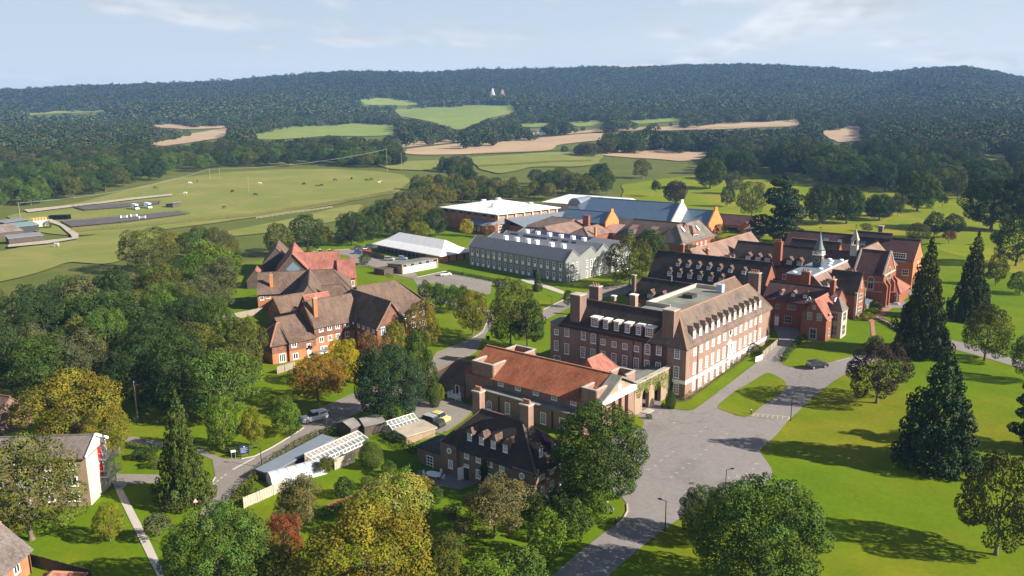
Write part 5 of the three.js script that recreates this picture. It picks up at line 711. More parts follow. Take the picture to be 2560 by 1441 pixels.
// ------------------------------------------------------------------ church
{
  const b = new Building('church', 'red-brick church with a steep maroon roof, stone traceried windows and a bellcote', 'church', FM, 36, -104, 2);
  b.range(37.5, 45.7, -110, -98.6, 11.5, 17.4, { roof: M.roofMaroon, wall: M.brickRed, ridge: M.roofDark, ov: .3 }); b.range(19, 37.5, -109.7, -98.9, 9.8, 16.3, { roof: M.roofMaroon, wall: M.brickRed, ridge: M.roofDark, ov: .3, og: 0 });
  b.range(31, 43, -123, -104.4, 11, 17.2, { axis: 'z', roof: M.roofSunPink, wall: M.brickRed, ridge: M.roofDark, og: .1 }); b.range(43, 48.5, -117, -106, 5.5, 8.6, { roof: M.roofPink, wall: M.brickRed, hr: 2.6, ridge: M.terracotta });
  const so = { mat: M.stone, t: .28, bar: .14 }; b.win(42.3, 6.8, -98.6, 'F', 1.9, 4, 2, 2, { ...so, arch: 'point' }); b.win(45.7, 7.6, -104.3, 'R', 3.4, 5.6, 3, 3, { ...so, arch: 'point' }); b.win(45.7, 2.6, -101.2, 'R', 1.1, 3, 1, 2, { ...so, arch: 'point' }); b.win(45.7, 2.6, -107.4, 'R', 1.1, 3, 1, 2, { ...so, arch: 'point' }); b.door(45.7, 2, -104.3, 'R', 1.8, 2.8, M.woodDark); for (const x of [24, 30]) b.win(x, 6, -98.9, 'F', 1.2, 2.8, 2, 2, { ...so, arch: 'point' });
  const bu = new MB(); for (const z of [-98.9, -102, -106.6, -109.8]) { const p = b.v(45.7, 1.8, z - .45), q = b.v(46.9, 8.2, z + .45); bu.box(p.x, p.y, p.z, q.x, q.y, q.z); bu.poly([V(q.x, q.y, p.z), V(p.x, q.y + 1.6, p.z), V(p.x, q.y + 1.6, q.z), V(q.x, q.y, q.z)]); bu.poly([V(q.x, q.y, q.z), V(p.x, q.y + 1.6, q.z), V(p.x, q.y, q.z)]); bu.poly([V(q.x, q.y, p.z), V(p.x, q.y, p.z), V(p.x, q.y + 1.6, p.z)]); } b.add('buttress', bu, M.brickRed);
  const cp = new MB(); for (const [x, y0, y1, zb, zt] of [[45.6, 11.5, 17.6, -98.3, -104.3], [45.6, 11.5, 17.6, -110.3, -104.3], [37.5, 11.2, 17.5, -98.3, -104.3]]) cp.bar(b.v(x, y0, zb), b.v(x, y1, zt), .5, .35); cp.bar(b.v(45.8, 11.2, -98.5), b.v(45.8, 11.2, -110.1), .3, .4); cp.bar(b.v(37.7, 9.2, -98.5), b.v(45.8, 9.2, -98.5), .16, .25); cp.bar(b.v(37.7, 6.4, -98.5), b.v(45.8, 6.4, -98.5), .16, .22); b.add('stone_coping', cp, M.stone);
  b.block('bellcote', 34.5, 36.4, 15, 18.4, -105.2, -103.4, M.stone); const t = new MB(); for (const [x, z] of [[34.7, -105], [36.2, -105], [34.7, -103.6], [36.2, -103.6]]) t.bar(b.v(x, 18.4, z), b.v(x, 19.9, z), .3); const ap = b.v(35.45, 23.4, -104.3); for (const [[x, z], [x2, z2]] of [[[34.4, -103.3], [36.5, -103.3]], [[36.5, -103.3], [36.5, -105.3]], [[36.5, -105.3], [34.4, -105.3]], [[34.4, -105.3], [34.4, -103.3]]]) t.poly([b.v(x, 19.9, z), b.v(x2, 19.9, z2), ap]); b.add('bellcote_spire', t, M.stone); const cr = new MB(); cr.bar(V(ap.x, ap.y - .2, ap.z), V(ap.x, ap.y + 1.3, ap.z), .1); cr.bar(V(ap.x - .35, ap.y + .8, ap.z), V(ap.x + .35, ap.y + .8, ap.z), .1); b.add('cross', cr, M.iron);
}
// ------------------------------------------------------------------ the dormered ranges round the quadrangle
{
  const b = new Building('dormered_range', 'dark steep-roofed brick range with two rows of small white dormers and a sunlit end gable', 'building', FM, 8, -69, 1);
  b.range(-10.8, 24, -74.9, -63.8, 10, 17, { roof: M.roofDark, wall: M.brickRed, ov: .5, og: .3, ridge: M.roofWarm });
  for (let i = 0; i < 6; i++) { b.dormer(-4.2 + i * 3.22, 10.7, -64.35, 'F', 1.5, 1.5, 1.3, { roof: 'gable', wall: M.tileHung, roofMat: M.roofWarm, c: 3, r: 2, rise: 1, back: .7, bar: .12 }); }
  for (let i = 0; i < 6; i++) b.dormer(-2.75 + i * 3.24, 13.45, -66.5, 'F', 1.3, 1.15, 1.0, { roof: 'gable', wall: M.tileHung, roofMat: M.roofWarm, c: 3, r: 1, rise: .9, back: .7, bar: .12 }); b.dormer(17.4, 13.4, -66.5, 'F', 1.3, 1.15, 1.0, { roof: 'gable', wall: M.tileHung, roofMat: M.roofWarm, c: 3, r: 1, rise: .9, back: .7, bar: .12 });
  for (let i = 0; i < 5; i++) b.win(-6 + i * 3.4, 8.9, -63.8, 'F', 1, .6, 2, 1); b.chimney(-3.5, -70.5, 15, 19.2, 1, .8, M.brickRed, 1);
}
{
  const b = new Building('annex_range', 'lower brown-roofed brick range with three half-dormers behind the great chimney', 'building', FM, 2, -53, 0);
  b.range(-9.5, 13, -57.6, -49.8, 7.2, 11.7, { roof: M.roofDark, wall: M.brickRed, hl: 2.5, ridge: M.roofWarm });
  for (const x of [-2.1, 1.6, 5.4, 9.1]) b.dormer(x, 6.8, -49.7, 'F', 1.9, 1.5, 1.6, { roof: 'gable', wall: M.brickRed, roofMat: M.roofWarm, c: 4, r: 3, rise: 1.2, back: .8, bar: .09 }); for (const x of [-6, 1.6]) b.win(x, 3.6, -49.8, 'F', 1.5, 1.4, 3, 2); b.chimney(-7.9, -50.5, 7, 12.6, 1, .8, M.brickDark, 0); b.pipe(2.2, -53.6, 11.6, 13.4, .12, M.galv);
}
{
  const b = new Building('linking_range', 'brown-roofed range with a sunlit ridge slope rising behind the flat lead roof', 'building', FM, 16, -60, 1);
  b.range(10.3, 22, -63.6, -46, 7.5, 13.1, { axis: 'z', roof: M.roofWarm, wall: M.brickRed, hr: 4.6, hl: 0, mid: 16.1 });
}
{
  const b = new Building('long_sunlit_range', 'long range whose pink-brown roof slope is fully sunlit, with white dormers at its far end', 'building', FM, -3, -95, 1.4);
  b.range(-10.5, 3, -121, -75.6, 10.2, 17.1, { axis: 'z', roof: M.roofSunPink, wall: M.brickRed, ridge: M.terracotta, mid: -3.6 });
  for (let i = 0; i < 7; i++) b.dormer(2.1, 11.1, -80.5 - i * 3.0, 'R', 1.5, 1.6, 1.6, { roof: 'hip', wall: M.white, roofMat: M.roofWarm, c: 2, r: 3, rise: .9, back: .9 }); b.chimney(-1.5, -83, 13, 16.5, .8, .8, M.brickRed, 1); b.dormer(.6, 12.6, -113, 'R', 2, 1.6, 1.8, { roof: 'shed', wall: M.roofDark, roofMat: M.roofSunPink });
}
{
  const b = new Building('quadrangle_range', 'dark-roofed red-brick range with a massive chimney and a row of white dormers', 'building', FM, 14, -100, 1.8);
  b.range(1, 27, -105.6, -94.4, 11.6, 17.1, { roof: M.roofDark, wall: M.brickRed, ridge: M.roofDark, ov: .4 });
  for (const x of [6.6, 9.8, 13 - .2, 19.6, 22.7]) b.dormer(x, 12.2, -95.0, 'F', 1.7, 1.35, 1.5, { roof: 'gable', wall: M.tileHung, roofMat: M.roofWarm, c: 4, r: 2, rise: 1, back: .7, bar: .1 }); for (let i = 0; i < 6; i++) b.win(5 + i * 3.4, 7.6, -94.4, 'F', 1.2, 1.6, 2, 3);
  b.chimney(15.9, -95.2, 10, 18.6, 2.3, 1.6, M.brickRed, 5, { cap: M.brickRed }); b.range(14, 29, -118, -106.5, 11, 17.6, { roof: M.roofDark, wall: M.brickRed }); b.range(14, 25, -126, -119, 10, 14.5, { roof: M.roofPink, wall: M.brickRed, hl: 2, hr: 2 });
}
{
  const b = new Building('rear_long_building', 'long dark-roofed building at the back with an orange end gable, seen beyond the church', 'building', FM, 25, -135, 2);
  b.range(5, 46.5, -141, -129, 11.6, 17, { roof: M.roofMaroon, wall: M.brickOrange, ridge: M.roofDark, og: .15 });
  for (const x of [18, 22.6, 30]) { const m = part('rooflight', cached('velux', () => { const q = new MB(); q.box(-.8, 0, -.8, .8, .1, .8); return q.geo(); }), M.glassPale, b.g); m.position.copy(b.v(x, 14.75, -132.5)); m.rotation.x = .73; }
  b.win(42, 11.7, -129, 'F', 4.4, 1.6, 6, 2, { bar: .1 }); b.block('window_panel', 39.8, 44.2, 10.4, 11.6, -129.1, -128.85, M.lightBlue); b.win(37.5, 11.8, -129, 'F', 1.9, 1.5, 2, 2); for (let i = 0; i < 5; i++) b.win(30 + i * 3.6, 6.3, -129, 'F', 2, 2, 3, 2); b.win(46.5, 8, -135, 'R', 1.6, 2.2, 2, 3); b.range(27, 38, -136.5, -134, 17.2, 18.4, { yb: 16, roof: M.roofDark, wall: M.roofDark }); b.chimney(33.5, -139, 15, 20, 1.4, 1.4, M.roofSunPink, 0);
}

// ------------------------------------------------------------------ grey-clad teaching block with a saw-tooth roof
{
  const b = new Building('grey_clad_block', 'two-storey grey-clad block with a zig-zag metal roof and rows of tall narrow windows', 'building', FG, 25, -18, 0), L = 50.67;
  const prof = [[0, 7.6], [-3.7, 11.1], [-7.3, 8.45], [-13.6, 11.2], [-16.3, 8.6], [-20.4, 11.3], [-23.3, 8.8], [-30.5, 11.3], [-36.5, 8]];
  const w = new MB(), r = new MB(), edge = new MB();
  for (const x of [0, L]) for (let i = 0; i < prof.length - 1; i++) { const [z0, y0] = prof[i], [z1, y1] = prof[i + 1]; w.poly([b.v(x, -.5, z0), b.v(x, -.5, z1), b.v(x, y1 - .1, z1), b.v(x, y0 - .1, z0)]); edge.bar(b.v(x === 0 ? -.12 : L + .12, y0, z0), b.v(x === 0 ? -.12 : L + .12, y1, z1), .12, .35); }
  w.poly([b.v(0, -.5, 0), b.v(L, -.5, 0), b.v(L, 7.5, 0), b.v(0, 7.5, 0)]); w.poly([b.v(0, -.5, -36.5), b.v(L, -.5, -36.5), b.v(L, 7.9, -36.5), b.v(0, 7.9, -36.5)]); b.add('wall', w, M.cladGrey); b.add('roof_edge', edge, M.seamGrey);
  for (let i = 0; i < prof.length - 1; i++) { const [z0, y0] = prof[i], [z1, y1] = prof[i + 1], q = new MB(), o = i === 0 ? .2 : 0; q.poly([b.v(-.15, y0 - o * .9, z0 + o), b.v(L + .15, y0 - o * .9, z0 + o), b.v(L + .15, y1, z1), b.v(-.15, y1, z1)]); if (!i) q.poly([b.v(-.15, y0 - .45, z0 + o), b.v(L + .15, y0 - .45, z0 + o), b.v(L + .15, y0 - o * .9, z0 + o), b.v(-.15, y0 - o * .9, z0 + o)]); b.add('roof', q, M.seamGrey); }
  for (let i = 0; i < 16; i++) { const x = 1.8 + i * 3.1; for (const y of [.15, 3.85]) { if (y < 1 && (i === 11 || i === 12)) continue; const f = b.win(x, y + .95, 0, 'F', 1.15, 1.75, 1, 2, { t: .14 }); const p = part('window_panel', cached('gp', () => { const m = new MB(); m.box(-.575, -1.9, 0, .575, -.9, .09); return m.geo(); }), M.white, f); } }
  b.door(35.9, 0, 0, 'F', 2, 2.6, M.glass);
  for (const z of [-1.5, -3.8, -5.9, -11.2, -13.6, -15.7, -18.7, -21.2, -26.2, -28.9, -31.5, -34.3]) for (const y of [.15, 3.95]) b.win(L, y, z, 'R', 1.0, 2.6, 1, 3, { t: .16 });
  for (const [xs, z] of [[[10.6, 16.85, 22.8, 27.3, 34.9, 40.8], -9.6], [[5.3, 11.4, 17.85, 24.05, 30.2, 35.85], -26.6]]) for (const x of xs) { const v = b.block('roof_vent', x - .75, x + .75, 9.0, 11.4, z - .75, z + .75, M.white); b.block('vent_louvre', x - .85, x - .76, 9.6, 11.1, z - .6, z + .6, M.galv, v); }
  const slope = (z) => { for (let i = 0; i < prof.length - 1; i++) if (z <= prof[i][0] && z >= prof[i + 1][0]) return lerp(prof[i][1], prof[i + 1][1], (z - prof[i][0]) / (prof[i + 1][0] - prof[i][0])); return 9; };
  const panel = (x, z0, z1, w2, mat) => { const m = new MB(), y0 = slope(z0), y1 = slope(z1); m.poly([b.v(x, y0 + .12, z0), b.v(x + w2, y0 + .12, z0), b.v(x + w2, y1 + .12, z1), b.v(x, y1 + .12, z1)]); m.poly([b.v(x, y0, z0), b.v(x + w2, y0, z0), b.v(x + w2, y0 + .12, z0), b.v(x, y0 + .12, z0)]); m.poly([b.v(x + w2, y0, z0), b.v(x + w2, y1, z1), b.v(x + w2, y1 + .12, z1), b.v(x + w2, y0 + .12, z0)]); b.add('solar_panel', m, mat); };
  for (let i = 0; i < 24; i++) panel(6.5 + i * 1.3, -27.3, -30.2, 1.0, M.solar); for (const [a, n] of [[3.5, 4], [11, 8], [20.5, 3], [26, 3], [31.5, 3], [36.5, 2]]) for (let i = 0; i < n; i++) panel(a + i * 1.15, -17, -19.4, .85, M.solar);
}
// ------------------------------------------------------------------ sports hall with its white pyramid roof
{
  const b = new Building('sports_hall', 'big brick sports hall under a shallow white pyramid roof', 'building', FS, 24, -22, 0), c = b.v(23.7, 14.2, -21.7), e = [[0, 0], [47.4, 0], [47.4, -43.4], [0, -43.4]].map(([x, z]) => b.v(x, 10, z)), r = new MB();
  for (let i = 0; i < 4; i++) { r.poly([e[i], e[(i + 1) % 4], c]); r.poly([V(e[i].x, 9.65, e[i].z), V(e[(i + 1) % 4].x, 9.65, e[(i + 1) % 4].z), e[(i + 1) % 4], e[i]]); } b.add('roof', r, M.whiteRoof); b.flat(0, 47.4, -43.4, 0, 9.66, M.dark, { name: 'soffit', t: .02 });
  for (const [x, z, s] of [[23.7, -21.2, 1], [8, -24, 1], [29, -14, .8], [33, -10, .8], [37, -32, .8]]) b.block('roof_vent', x - s, x + s, 10.5, 13.2 + (s === 1 && x > 20 ? 1.7 : 0) - abs(x - 23.7) * .03, z - s, z + s, M.white);
  b.block('wall', 1.2, 46.2, -1, 7.8, -42.2, -1.2, M.brickOrange); b.block('clerestory', 1.5, 45.9, 7.8, 9.65, -41.9, -1.5, M.brickTan);
  for (let i = 0; i < 7; i++) b.block('clerestory_window', 2.6 + i * 6.3, 7.4 + i * 6.3, 7.9, 9.5, -1.55, -1.44, M.glass); for (let i = 0; i <= 7; i++) b.block('pier', 1.2 + i * 6.3 - .35, 1.2 + i * 6.3 + .35, -1, 9.6, -1.3, -.85, M.brickOrange);
  for (let i = 0; i <= 7; i++) b.block('pier', 46.1, 46.6, 7.6, 9.6, -41.6 + i * 5.7 - .35, -41.6 + i * 5.7 + .35, M.cream);
  const lr = new MB(); lr.poly([b.v(46.2, 7.6, -6), b.v(46.2, 7.6, -42), b.v(58.6, 4.5, -46), b.v(58.6, 4.5, -7)]); lr.poly([b.v(58.6, 4.2, -46), b.v(58.6, 4.2, -7), b.v(58.6, 4.5, -7), b.v(58.6, 4.5, -46)]); lr.poly([b.v(46.2, 7.6, -42), b.v(44, 7, -56), b.v(56, 5, -56), b.v(58.6, 4.5, -46)]);
  lr.poly([b.v(26, 6.6, -1.2), b.v(46.2, 6.6, -1.2), b.v(44, 4.5, 4.6), b.v(28, 4.5, 5)]); lr.poly([b.v(28, 4.3, 5), b.v(44, 4.3, 4.6), b.v(44, 4.5, 4.6), b.v(28, 4.5, 5)]); lr.poly([b.v(46.2, 6.6, -1.2), b.v(46.2, 7.2, -6), b.v(47.4, 5, -6), b.v(44, 4.5, 4.6)]); const low = b.add('roof', lr, M.seamPale); tag(low, 'low blue-grey metal roof');
  b.block('wall', 28.5, 43.5, -1, 4.35, -1.3, 4, M.brickRed); b.block('wall', 46.2, 58, -1, 4.3, -45, -7.2, M.brickRed); b.block('wall', 40, 46.4, -1, 4.6, -7, 1, M.brickRed); for (const x of [31, 34.5, 38, 41.5]) b.win(x, 1.6, 4, 'F', 2, 2, 3, 2, { bar: .1 }); b.win(46.4, 1.2, -3, 'R', 3, 3, 3, 2, { bar: .12 });
}
// ------------------------------------------------------------------ low hall under a white tent-like roof, and the garage
{
  const b = new Building('white_roofed_hall', 'long low hall under a plain white hipped roof beside the upper car park', 'building', FWH, 23, -9, 0), P = (x, y, z) => b.v(x, y, z), r = new MB();
  const A = P(0, 3, 0), B = P(46.6, 3, 0), C = P(46.6, 3, -18), D = P(0, 3, -18), R0 = P(8.7, 7.9, -8.7), R1 = P(39.5, 7.8, -8.7), s = (a, b2, t, d) => { const q = a.clone().lerp(b2, t); q.y -= d; return q; };
  const a1 = s(A, R0, .5, .5), b1 = s(B, R1, .5, .5), c1 = s(C, R1, .5, .5), d1 = s(D, R0, .5, .5);
  for (const [p, q, p2, q2, u, v] of [[A, B, a1, b1, R0, R1], [B, C, b1, c1, R1, R1], [C, D, c1, d1, R1, R0], [D, A, d1, a1, R0, R0]]) { r.poly([p, q, q2, p2]); r.poly(u === v ? [p2, q2, u] : [p2, q2, v, u]); r.poly([V(p.x, 2.75, p.z), V(q.x, 2.75, q.z), q, p]); } b.add('roof', r, M.whiteRoof);
  b.block('wall', 1.5, 36, -.5, 2.8, -16.5, -1.8, M.brickDark); b.block('wall', 36.05, 45.2, -.5, 2.8, -16.5, -1.4, M.brickBright); for (let i = 0; i < 11; i++) b.win(4 + i * 2.9, .3, -1.8, 'F', 2.3, 2.1, 3, 2, { mat: M.woodDark }); for (let i = 0; i < 4; i++) b.block('brick_pier', 45.2, 45.4, -.5, 2.8, -14 + i * 4, -13.5 + i * 4, M.dark);
}
{
  const f = new Frame(-40.4, -289.4, .812), b = new Building('garage_block', 'flat garage block with cream doors, high windows and a grey roof', 'garage', f, 8, -4, 0);
  b.block('wall', 0, 17, -.4, 2.9, -8.5, 0, M.brickTan); const r = new MB(); r.poly([b.v(-.3, 3.75, .3), b.v(17.3, 3.75, .3), b.v(17.3, 3.0, -8.8), b.v(-.3, 3.0, -8.8)]); r.poly([b.v(-.3, 3.5, .3), b.v(17.3, 3.5, .3), b.v(17.3, 3.75, .3), b.v(-.3, 3.75, .3)]); r.poly([b.v(-.3, 2.8, -8.8), b.v(-.3, 3.0, -8.8), b.v(-.3, 3.75, .3), b.v(-.3, 3.5, .3)]); b.add('roof', r, M.lead); b.block('wall', -6, -.05, -.4, 2.1, -9, -3, M.woodDark); b.block('wall', 0, 17, 2.9, 3.5, -.6, 0, M.cream);
  for (let i = 0; i < 9; i++) { const d = b.block('garage_door', .35 + i * 1.84, 2.1 + i * 1.84, 0, 2.45, .02, .1, M.cream); b.block('high_window', .45 + i * 1.84, 2.0 + i * 1.84, 2.6, 3.3, .03, .09, i % 2 ? M.glassPale : M.glass, d); } for (const x of [0, 17]) b.block('brick_pier', x - .3, x + .3, -.4, 3.4, -.1, .35, M.brickTan);
}
// ------------------------------------------------------------------ theatre group: blue metal roofs with orange gables
function parapetGable(b, x, z0, z1, yb, ye, yr, mat, top = .7) { const zm = (z0 + z1) / 2, m = new MB(), o = [[z0, yb], [z1, yb], [z1, ye + .3], [zm + 1.1, yr + .1], [zm + 1.0, yr + top + .7], [zm - 1.0, yr + top + .7], [zm - 1.1, yr + .1], [z0, ye + .3]]; const A = o.map(([z, y]) => b.v(x, y, z)), B = o.map(([z, y]) => b.v(x + .7, y, z)); for (const [i, j, k] of THREE.ShapeUtils.triangulateShape(o.map(([z, y]) => new THREE.Vector2(z, y)), [])) { m.poly([B[i], B[j], B[k]]); m.poly([A[k], A[j], A[i]]); } for (let i = 0; i < o.length; i++) { const j = (i + 1) % o.length; m.poly([A[i], A[j], B[j], B[i]]); } return b.add('gable_wall', m, mat); }
{
  const b = new Building('theatre_building', 'group of tall blue metal roofs with bright orange and white parapet gables', 'building', FM, -100, -200, 1);
  b.range(-127.5, -101.4, -192.5, -181.5, 6.1, 10.8, { roof: M.seamBlue, wall: M.brickDark, ridge: M.seamBlue, yb: -1, ov: .5 }); parapetGable(b, -101.4, -193, -181, -1, 6, 11, M.brickBright);
  b.range(-127.5, -75.6, -218.5, -199, 6.7, 14.7, { roof: M.seamBlue, wall: M.brickPale, ridge: M.seamBlue, yb: -1, ov: .4 }); parapetGable(b, -75.6, -219, -198.5, -1, 6.6, 15, M.cream, .8);
  b.range(-75, -60.6, -221.5, -207.5, 5.6, 11.7, { roof: M.seamBlue, wall: M.brickPale, ridge: M.seamBlue, yb: 0, ov: .4 }); parapetGable(b, -60.6, -222, -207, 0, 5.6, 12, M.brickBright); b.win(-63.5, 2.4, -207.5, 'F', 1.4, 2, 2, 2); b.block('link_wall', -66.5, -62, 0, 5, -207.5, -203, M.white); for (let i = 0; i < 6; i++) b.win(-104.5 - i * 2, 3, -181.5, 'F', 1.5, 2.2, 2, 3, { mat: M.iron });
  const ba = part('barrel_end', new THREE.CylinderGeometry(4.3, 4.3, 14, 24, 1, false, -PI / 2, PI), M.seamPale, b.g); ba.rotation.set(-PI / 2, 0, 0); ba.position.copy(b.v(-138.3, 9.3, -216)); b.block('barrel_wall', -142.6, -134, 0, 9.3, -223, -209, M.cream);
  const ro = new MB(); ro.poly([b.v(-134, 10.5, -206), b.v(-126.9, 7, -199), b.v(-126.9, 14.6, -208.8), b.v(-126.9, 14, -222)]); b.add('white_link_roof', ro, M.whiteRoof);
  b.range(-168, -118, -246, -222, 9, 12.6, { roof: M.whiteRoof, wall: M.brickPale, hl: 9, ridge: 0, ov: 1.2, yb: -1 });
  const gl = new MB(), P = (x, y, z) => b.v(x, y, z); const gr = new MB(); gr.poly([P(-99.5, 5.4, -186), P(-88, 5.4, -186), P(-84.5, 3.2, -172), P(-97, 3.2, -172)]); for (let i = 0; i <= 9; i++) gl.bar(P(lerp(-99.5, -88, i / 9), 5.5, -186), P(lerp(-97, -84.5, i / 9), 3.3, -172), .45, .12); b.add('glazed_roof', gr, M.glassPale); b.add('glazing_bar', gl, M.terracotta); b.block('wall', -97, -84.5, -1, 3.1, -186, -172.2, M.brickRed);
}
{
  const b = new Building('brown_roofed_pavilion', 'brown-tiled low range with a brick chimney, between the grey block and the orange gable', 'building', FM, -110, -160, 0);
  b.range(-133, -112, -181, -160, 4.6, 8.6, { roof: M.roofBrown, wall: M.brickRed, hl: 8, ridge: M.roofBrown }); b.range(-116.5, -104, -176, -142, 4.2, 7.8, { axis: 'z', roof: M.roofSunPink, wall: M.brickRed, hr: 3, ridge: M.roofBrown }); b.range(-104, -93, -174, -155, 3.6, 6.8, { axis: 'z', roof: M.roofSunPink, wall: M.brickRed, hr: 4, hl: 3, ridge: M.roofBrown }); b.chimney(-105, -171, 5, 10.4, 3.2, 1.6, M.brickRed, 0, { cap: M.brickRed }); b.chimney(-92.7, -160, 3, 7, 1, 1, M.brickBright, 0, { cap: M.brickBright });
}
{
  const b = new Building('brown_roofed_house', 'large brown-tiled building with tile-hung dormers beyond the olive tree', 'building', FM, -65, -163, 1);
  b.range(-80, -50, -171.5, -155.5, 5, 12, { roof: M.roofBrown, wall: M.brickRed, hl: 5, ridge: M.roofWarm, flare: 1 }); b.range(-57, -45.5, -183, -153, 5, 11.7, { axis: 'z', roof: M.roofSlate, wall: M.brickRed, hr: 5, hl: 4, ridge: M.roofWarm, flare: 1 });
  for (const x of [-72, -62]) { b.dormer(x, 6.4, -156.6, 'F', 3, 1.9, 4, { roof: 'shed', wall: M.tileHung, roofMat: M.roofSunPink, rise: 1.6, c: 5, r: 2, bar: .1 }); } b.dormer(-46.8, 5.6, -167, 'R', 4.4, 2.4, 3.5, { roof: 'hip', wall: M.roofPink, roofMat: M.roofSunPink, rise: 2.6, c: 4, r: 1, sill: 1.2 }); for (const [x, y, z, a] of [[-48.4, 9, -172, 0], [-49.2, 9.8, -160, 0]]) { const m = part('rooflight', cached('velux2', () => { const q = new MB(); q.box(-.5, 0, -1.2, .5, .12, 1.2); return q.geo(); }), M.white, b.g); m.position.copy(b.v(x, y, z)); m.rotation.set(0, PI / 2, 0); m.rotation.order = 'YXZ'; m.rotation.x = .8; } for (let i = 0; i < 5; i++) b.win(-45.5, 2, -158 - i * 4, 'R', 1.4, 1.6, 2, 2);
}
{
  const b = new Building('barn', 'low barn with a dark maroon roof and an orange gable beside the fairway', 'barn', FM, -60, -236, 1.5); b.range(-72, -50, -247, -233, 3, 7, { roof: M.roofMaroon, wall: M.brickOrange, ridge: M.roofMaroon }); b.range(-54, -46, -236, -226, 2.6, 5.6, { axis: 'z', roof: M.roofMaroon, wall: M.brickOrange, ridge: M.roofMaroon }); b.range(-46, -36, -222, -212, 2.8, 5.4, { roof: M.roofSlate, wall: M.brickDark, hl: 2 });
}
// ------------------------------------------------------------------ tile-hung houses on the left
{
  const b = new Building('tile_hung_house', 'large tile-hung boarding house of interlocking brown roofs, white casements and a sunlit gable', 'house', FO, 10, -5, 0), so = { t: .14, bar: .11 };
  b.range(0, 13, -10, 0, 4.5, 4.6, { wall: M.brickOrange, noRoof: 1, yb: -1 }); b.range(-.06, 13, -10, .08, 7.2, 12.75, { yb: 4.5, roof: M.roofWarm, wall: M.tileHung, flare: 1, ov: .5, og: .25, ridge: M.roofWarm });
  for (const x of [1.7, 4, 6.2, 8.8]) { b.win(x, 5.7, .08, 'F', 1.15, 1.25, 2, 1, so); b.win(x, 3.05, 0, 'F', 1.15, 1.35, 2, 1, so); } b.win(2.2, .2, 0, 'F', 1.8, 1.8, 2, 1, { ...so, glass: M.glassPale }); b.chimney(1.6, -2.2, 9, 13.7, 1, .8, M.brickOrange, 1); b.pipe(7.6, .15, 0, 7);
  b.range(-7, -.1, -13, .6, 2.6, 2.7, { wall: M.brickOrange, noRoof: 1, yb: -1 }); b.range(-7.05, -.1, -13, .7, 4.9, 9.5, { yb: 2.6, roof: M.roofWarm, wall: M.tileHung, flare: 1, mid: -6.2, ov: .5, ridge: M.roofWarm }); b.win(-2.1, 2.3, .7, 'F', 1, 1.3, 2, 1, so); b.win(-5.8, 3.4, .7, 'F', 1.3, 1.2, 2, 1, so); b.win(-5.6, .4, .65, 'F', 1.4, 1.5, 2, 1, so); const pc = new MB(); pc.poly([b.v(-2.9, 2.3, .6), b.v(-2.9, 2.3, 1.7), b.v(-2, 3.2, 1.7), b.v(-2, 3.2, .6)]); pc.poly([b.v(-1.1, 2.3, .6), b.v(-1.1, 2.3, 1.7), b.v(-2, 3.2, 1.7), b.v(-2, 3.2, .6)].reverse()); b.add('porch', pc, M.roofWarm); b.door(-2, 0, .62, 'F', 1, 2.1); b.block('shed_roof', -1.4, 1, 1.2, 1.35, .8, 2.2, M.seamGrey);
  b.range(-11, -6.8, -9, -.1, 2.5, 2.6, { wall: M.brickOrange, noRoof: 1, yb: -1 }); b.range(-11.05, -6.8, -9, 0, 4.8, 8.6, { yb: 2.5, roof: M.roofWarm, wall: M.tileHung, flare: 1, hl: 3.6, ov: .6, ridge: M.terracotta }); b.win(-8.6, .1, -.1, 'F', 1.6, 2.1, 3, 1, so);
  b.range(11, 33.5, -17.5, 2.2, 7.2, 13.6, { yb: -1, roof: M.roofWarm, wall: M.tileHung, hl: 5.5, hr: 5, ov: .5, ridge: M.roofWarm, flare: 1 }); b.range(10.9, 19.1, -8, 11, 7.2, 13.1, { axis: 'z', yb: -1, roof: M.roofWarm, wall: M.tileHung, hl: 0, ov: .45, og: .3, ridge: M.roofWarm, flare: 1 });
  for (const z of [9.4, 7, 4.6, 2.2]) { b.win(10.9, 5.6, z, 'L', 1.1, 1.3, 2, 1, so); b.win(10.9, 3, z, 'L', 1.1, 1.4, 2, 1, so); } const bb = new MB(); bb.bar(b.v(10.5, 6.6, 11.4), b.v(15, 13.1, 11.4), .16, .4); bb.bar(b.v(19.5, 6.6, 11.4), b.v(15, 13.1, 11.4), .16, .4); b.add('bargeboard', bb, M.roofSunPink); b.win(12.6, 5.2, 11, 'F', 1.3, 1.9, 2, 1, { ...so, glass: M.glassPale }); for (let i = 0; i < 4; i++) { b.win(21.5 + i * 2.8, 5.4, 2.2, 'F', 1.4, 1.3, 2, 1, so); b.win(21.5 + i * 2.8, 2.6, 2.2, 'F', 1.4, 1.4, 2, 1, so); }
  const dish = part('satellite_dish', new THREE.SphereGeometry(.45, 12, 8, 0, 2 * PI, 0, .9), M.white, b.g); dish.position.copy(b.v(10.6, 6.4, .6)); dish.rotation.z = 1.4;
  b.range(4, 11, -17, -9.5, 8, 12.2, { yb: 5, roof: M.roofPink, wall: M.tileHung, ridge: M.terracotta }); b.range(2.2, 10.8, -31.5, -23.6, 6, 9.6, { yb: -1, roof: M.roofWarm, wall: M.brickOrange, ov: .5, ridge: M.roofWarm }); b.range(2.5, 11, -24, -13, 4.5, 7, { axis: 'z', yb: -1, roof: M.roofWarm, wall: M.brickRed });
}
const FE = new Frame(...FO.w(12.26, -60.66), .227);
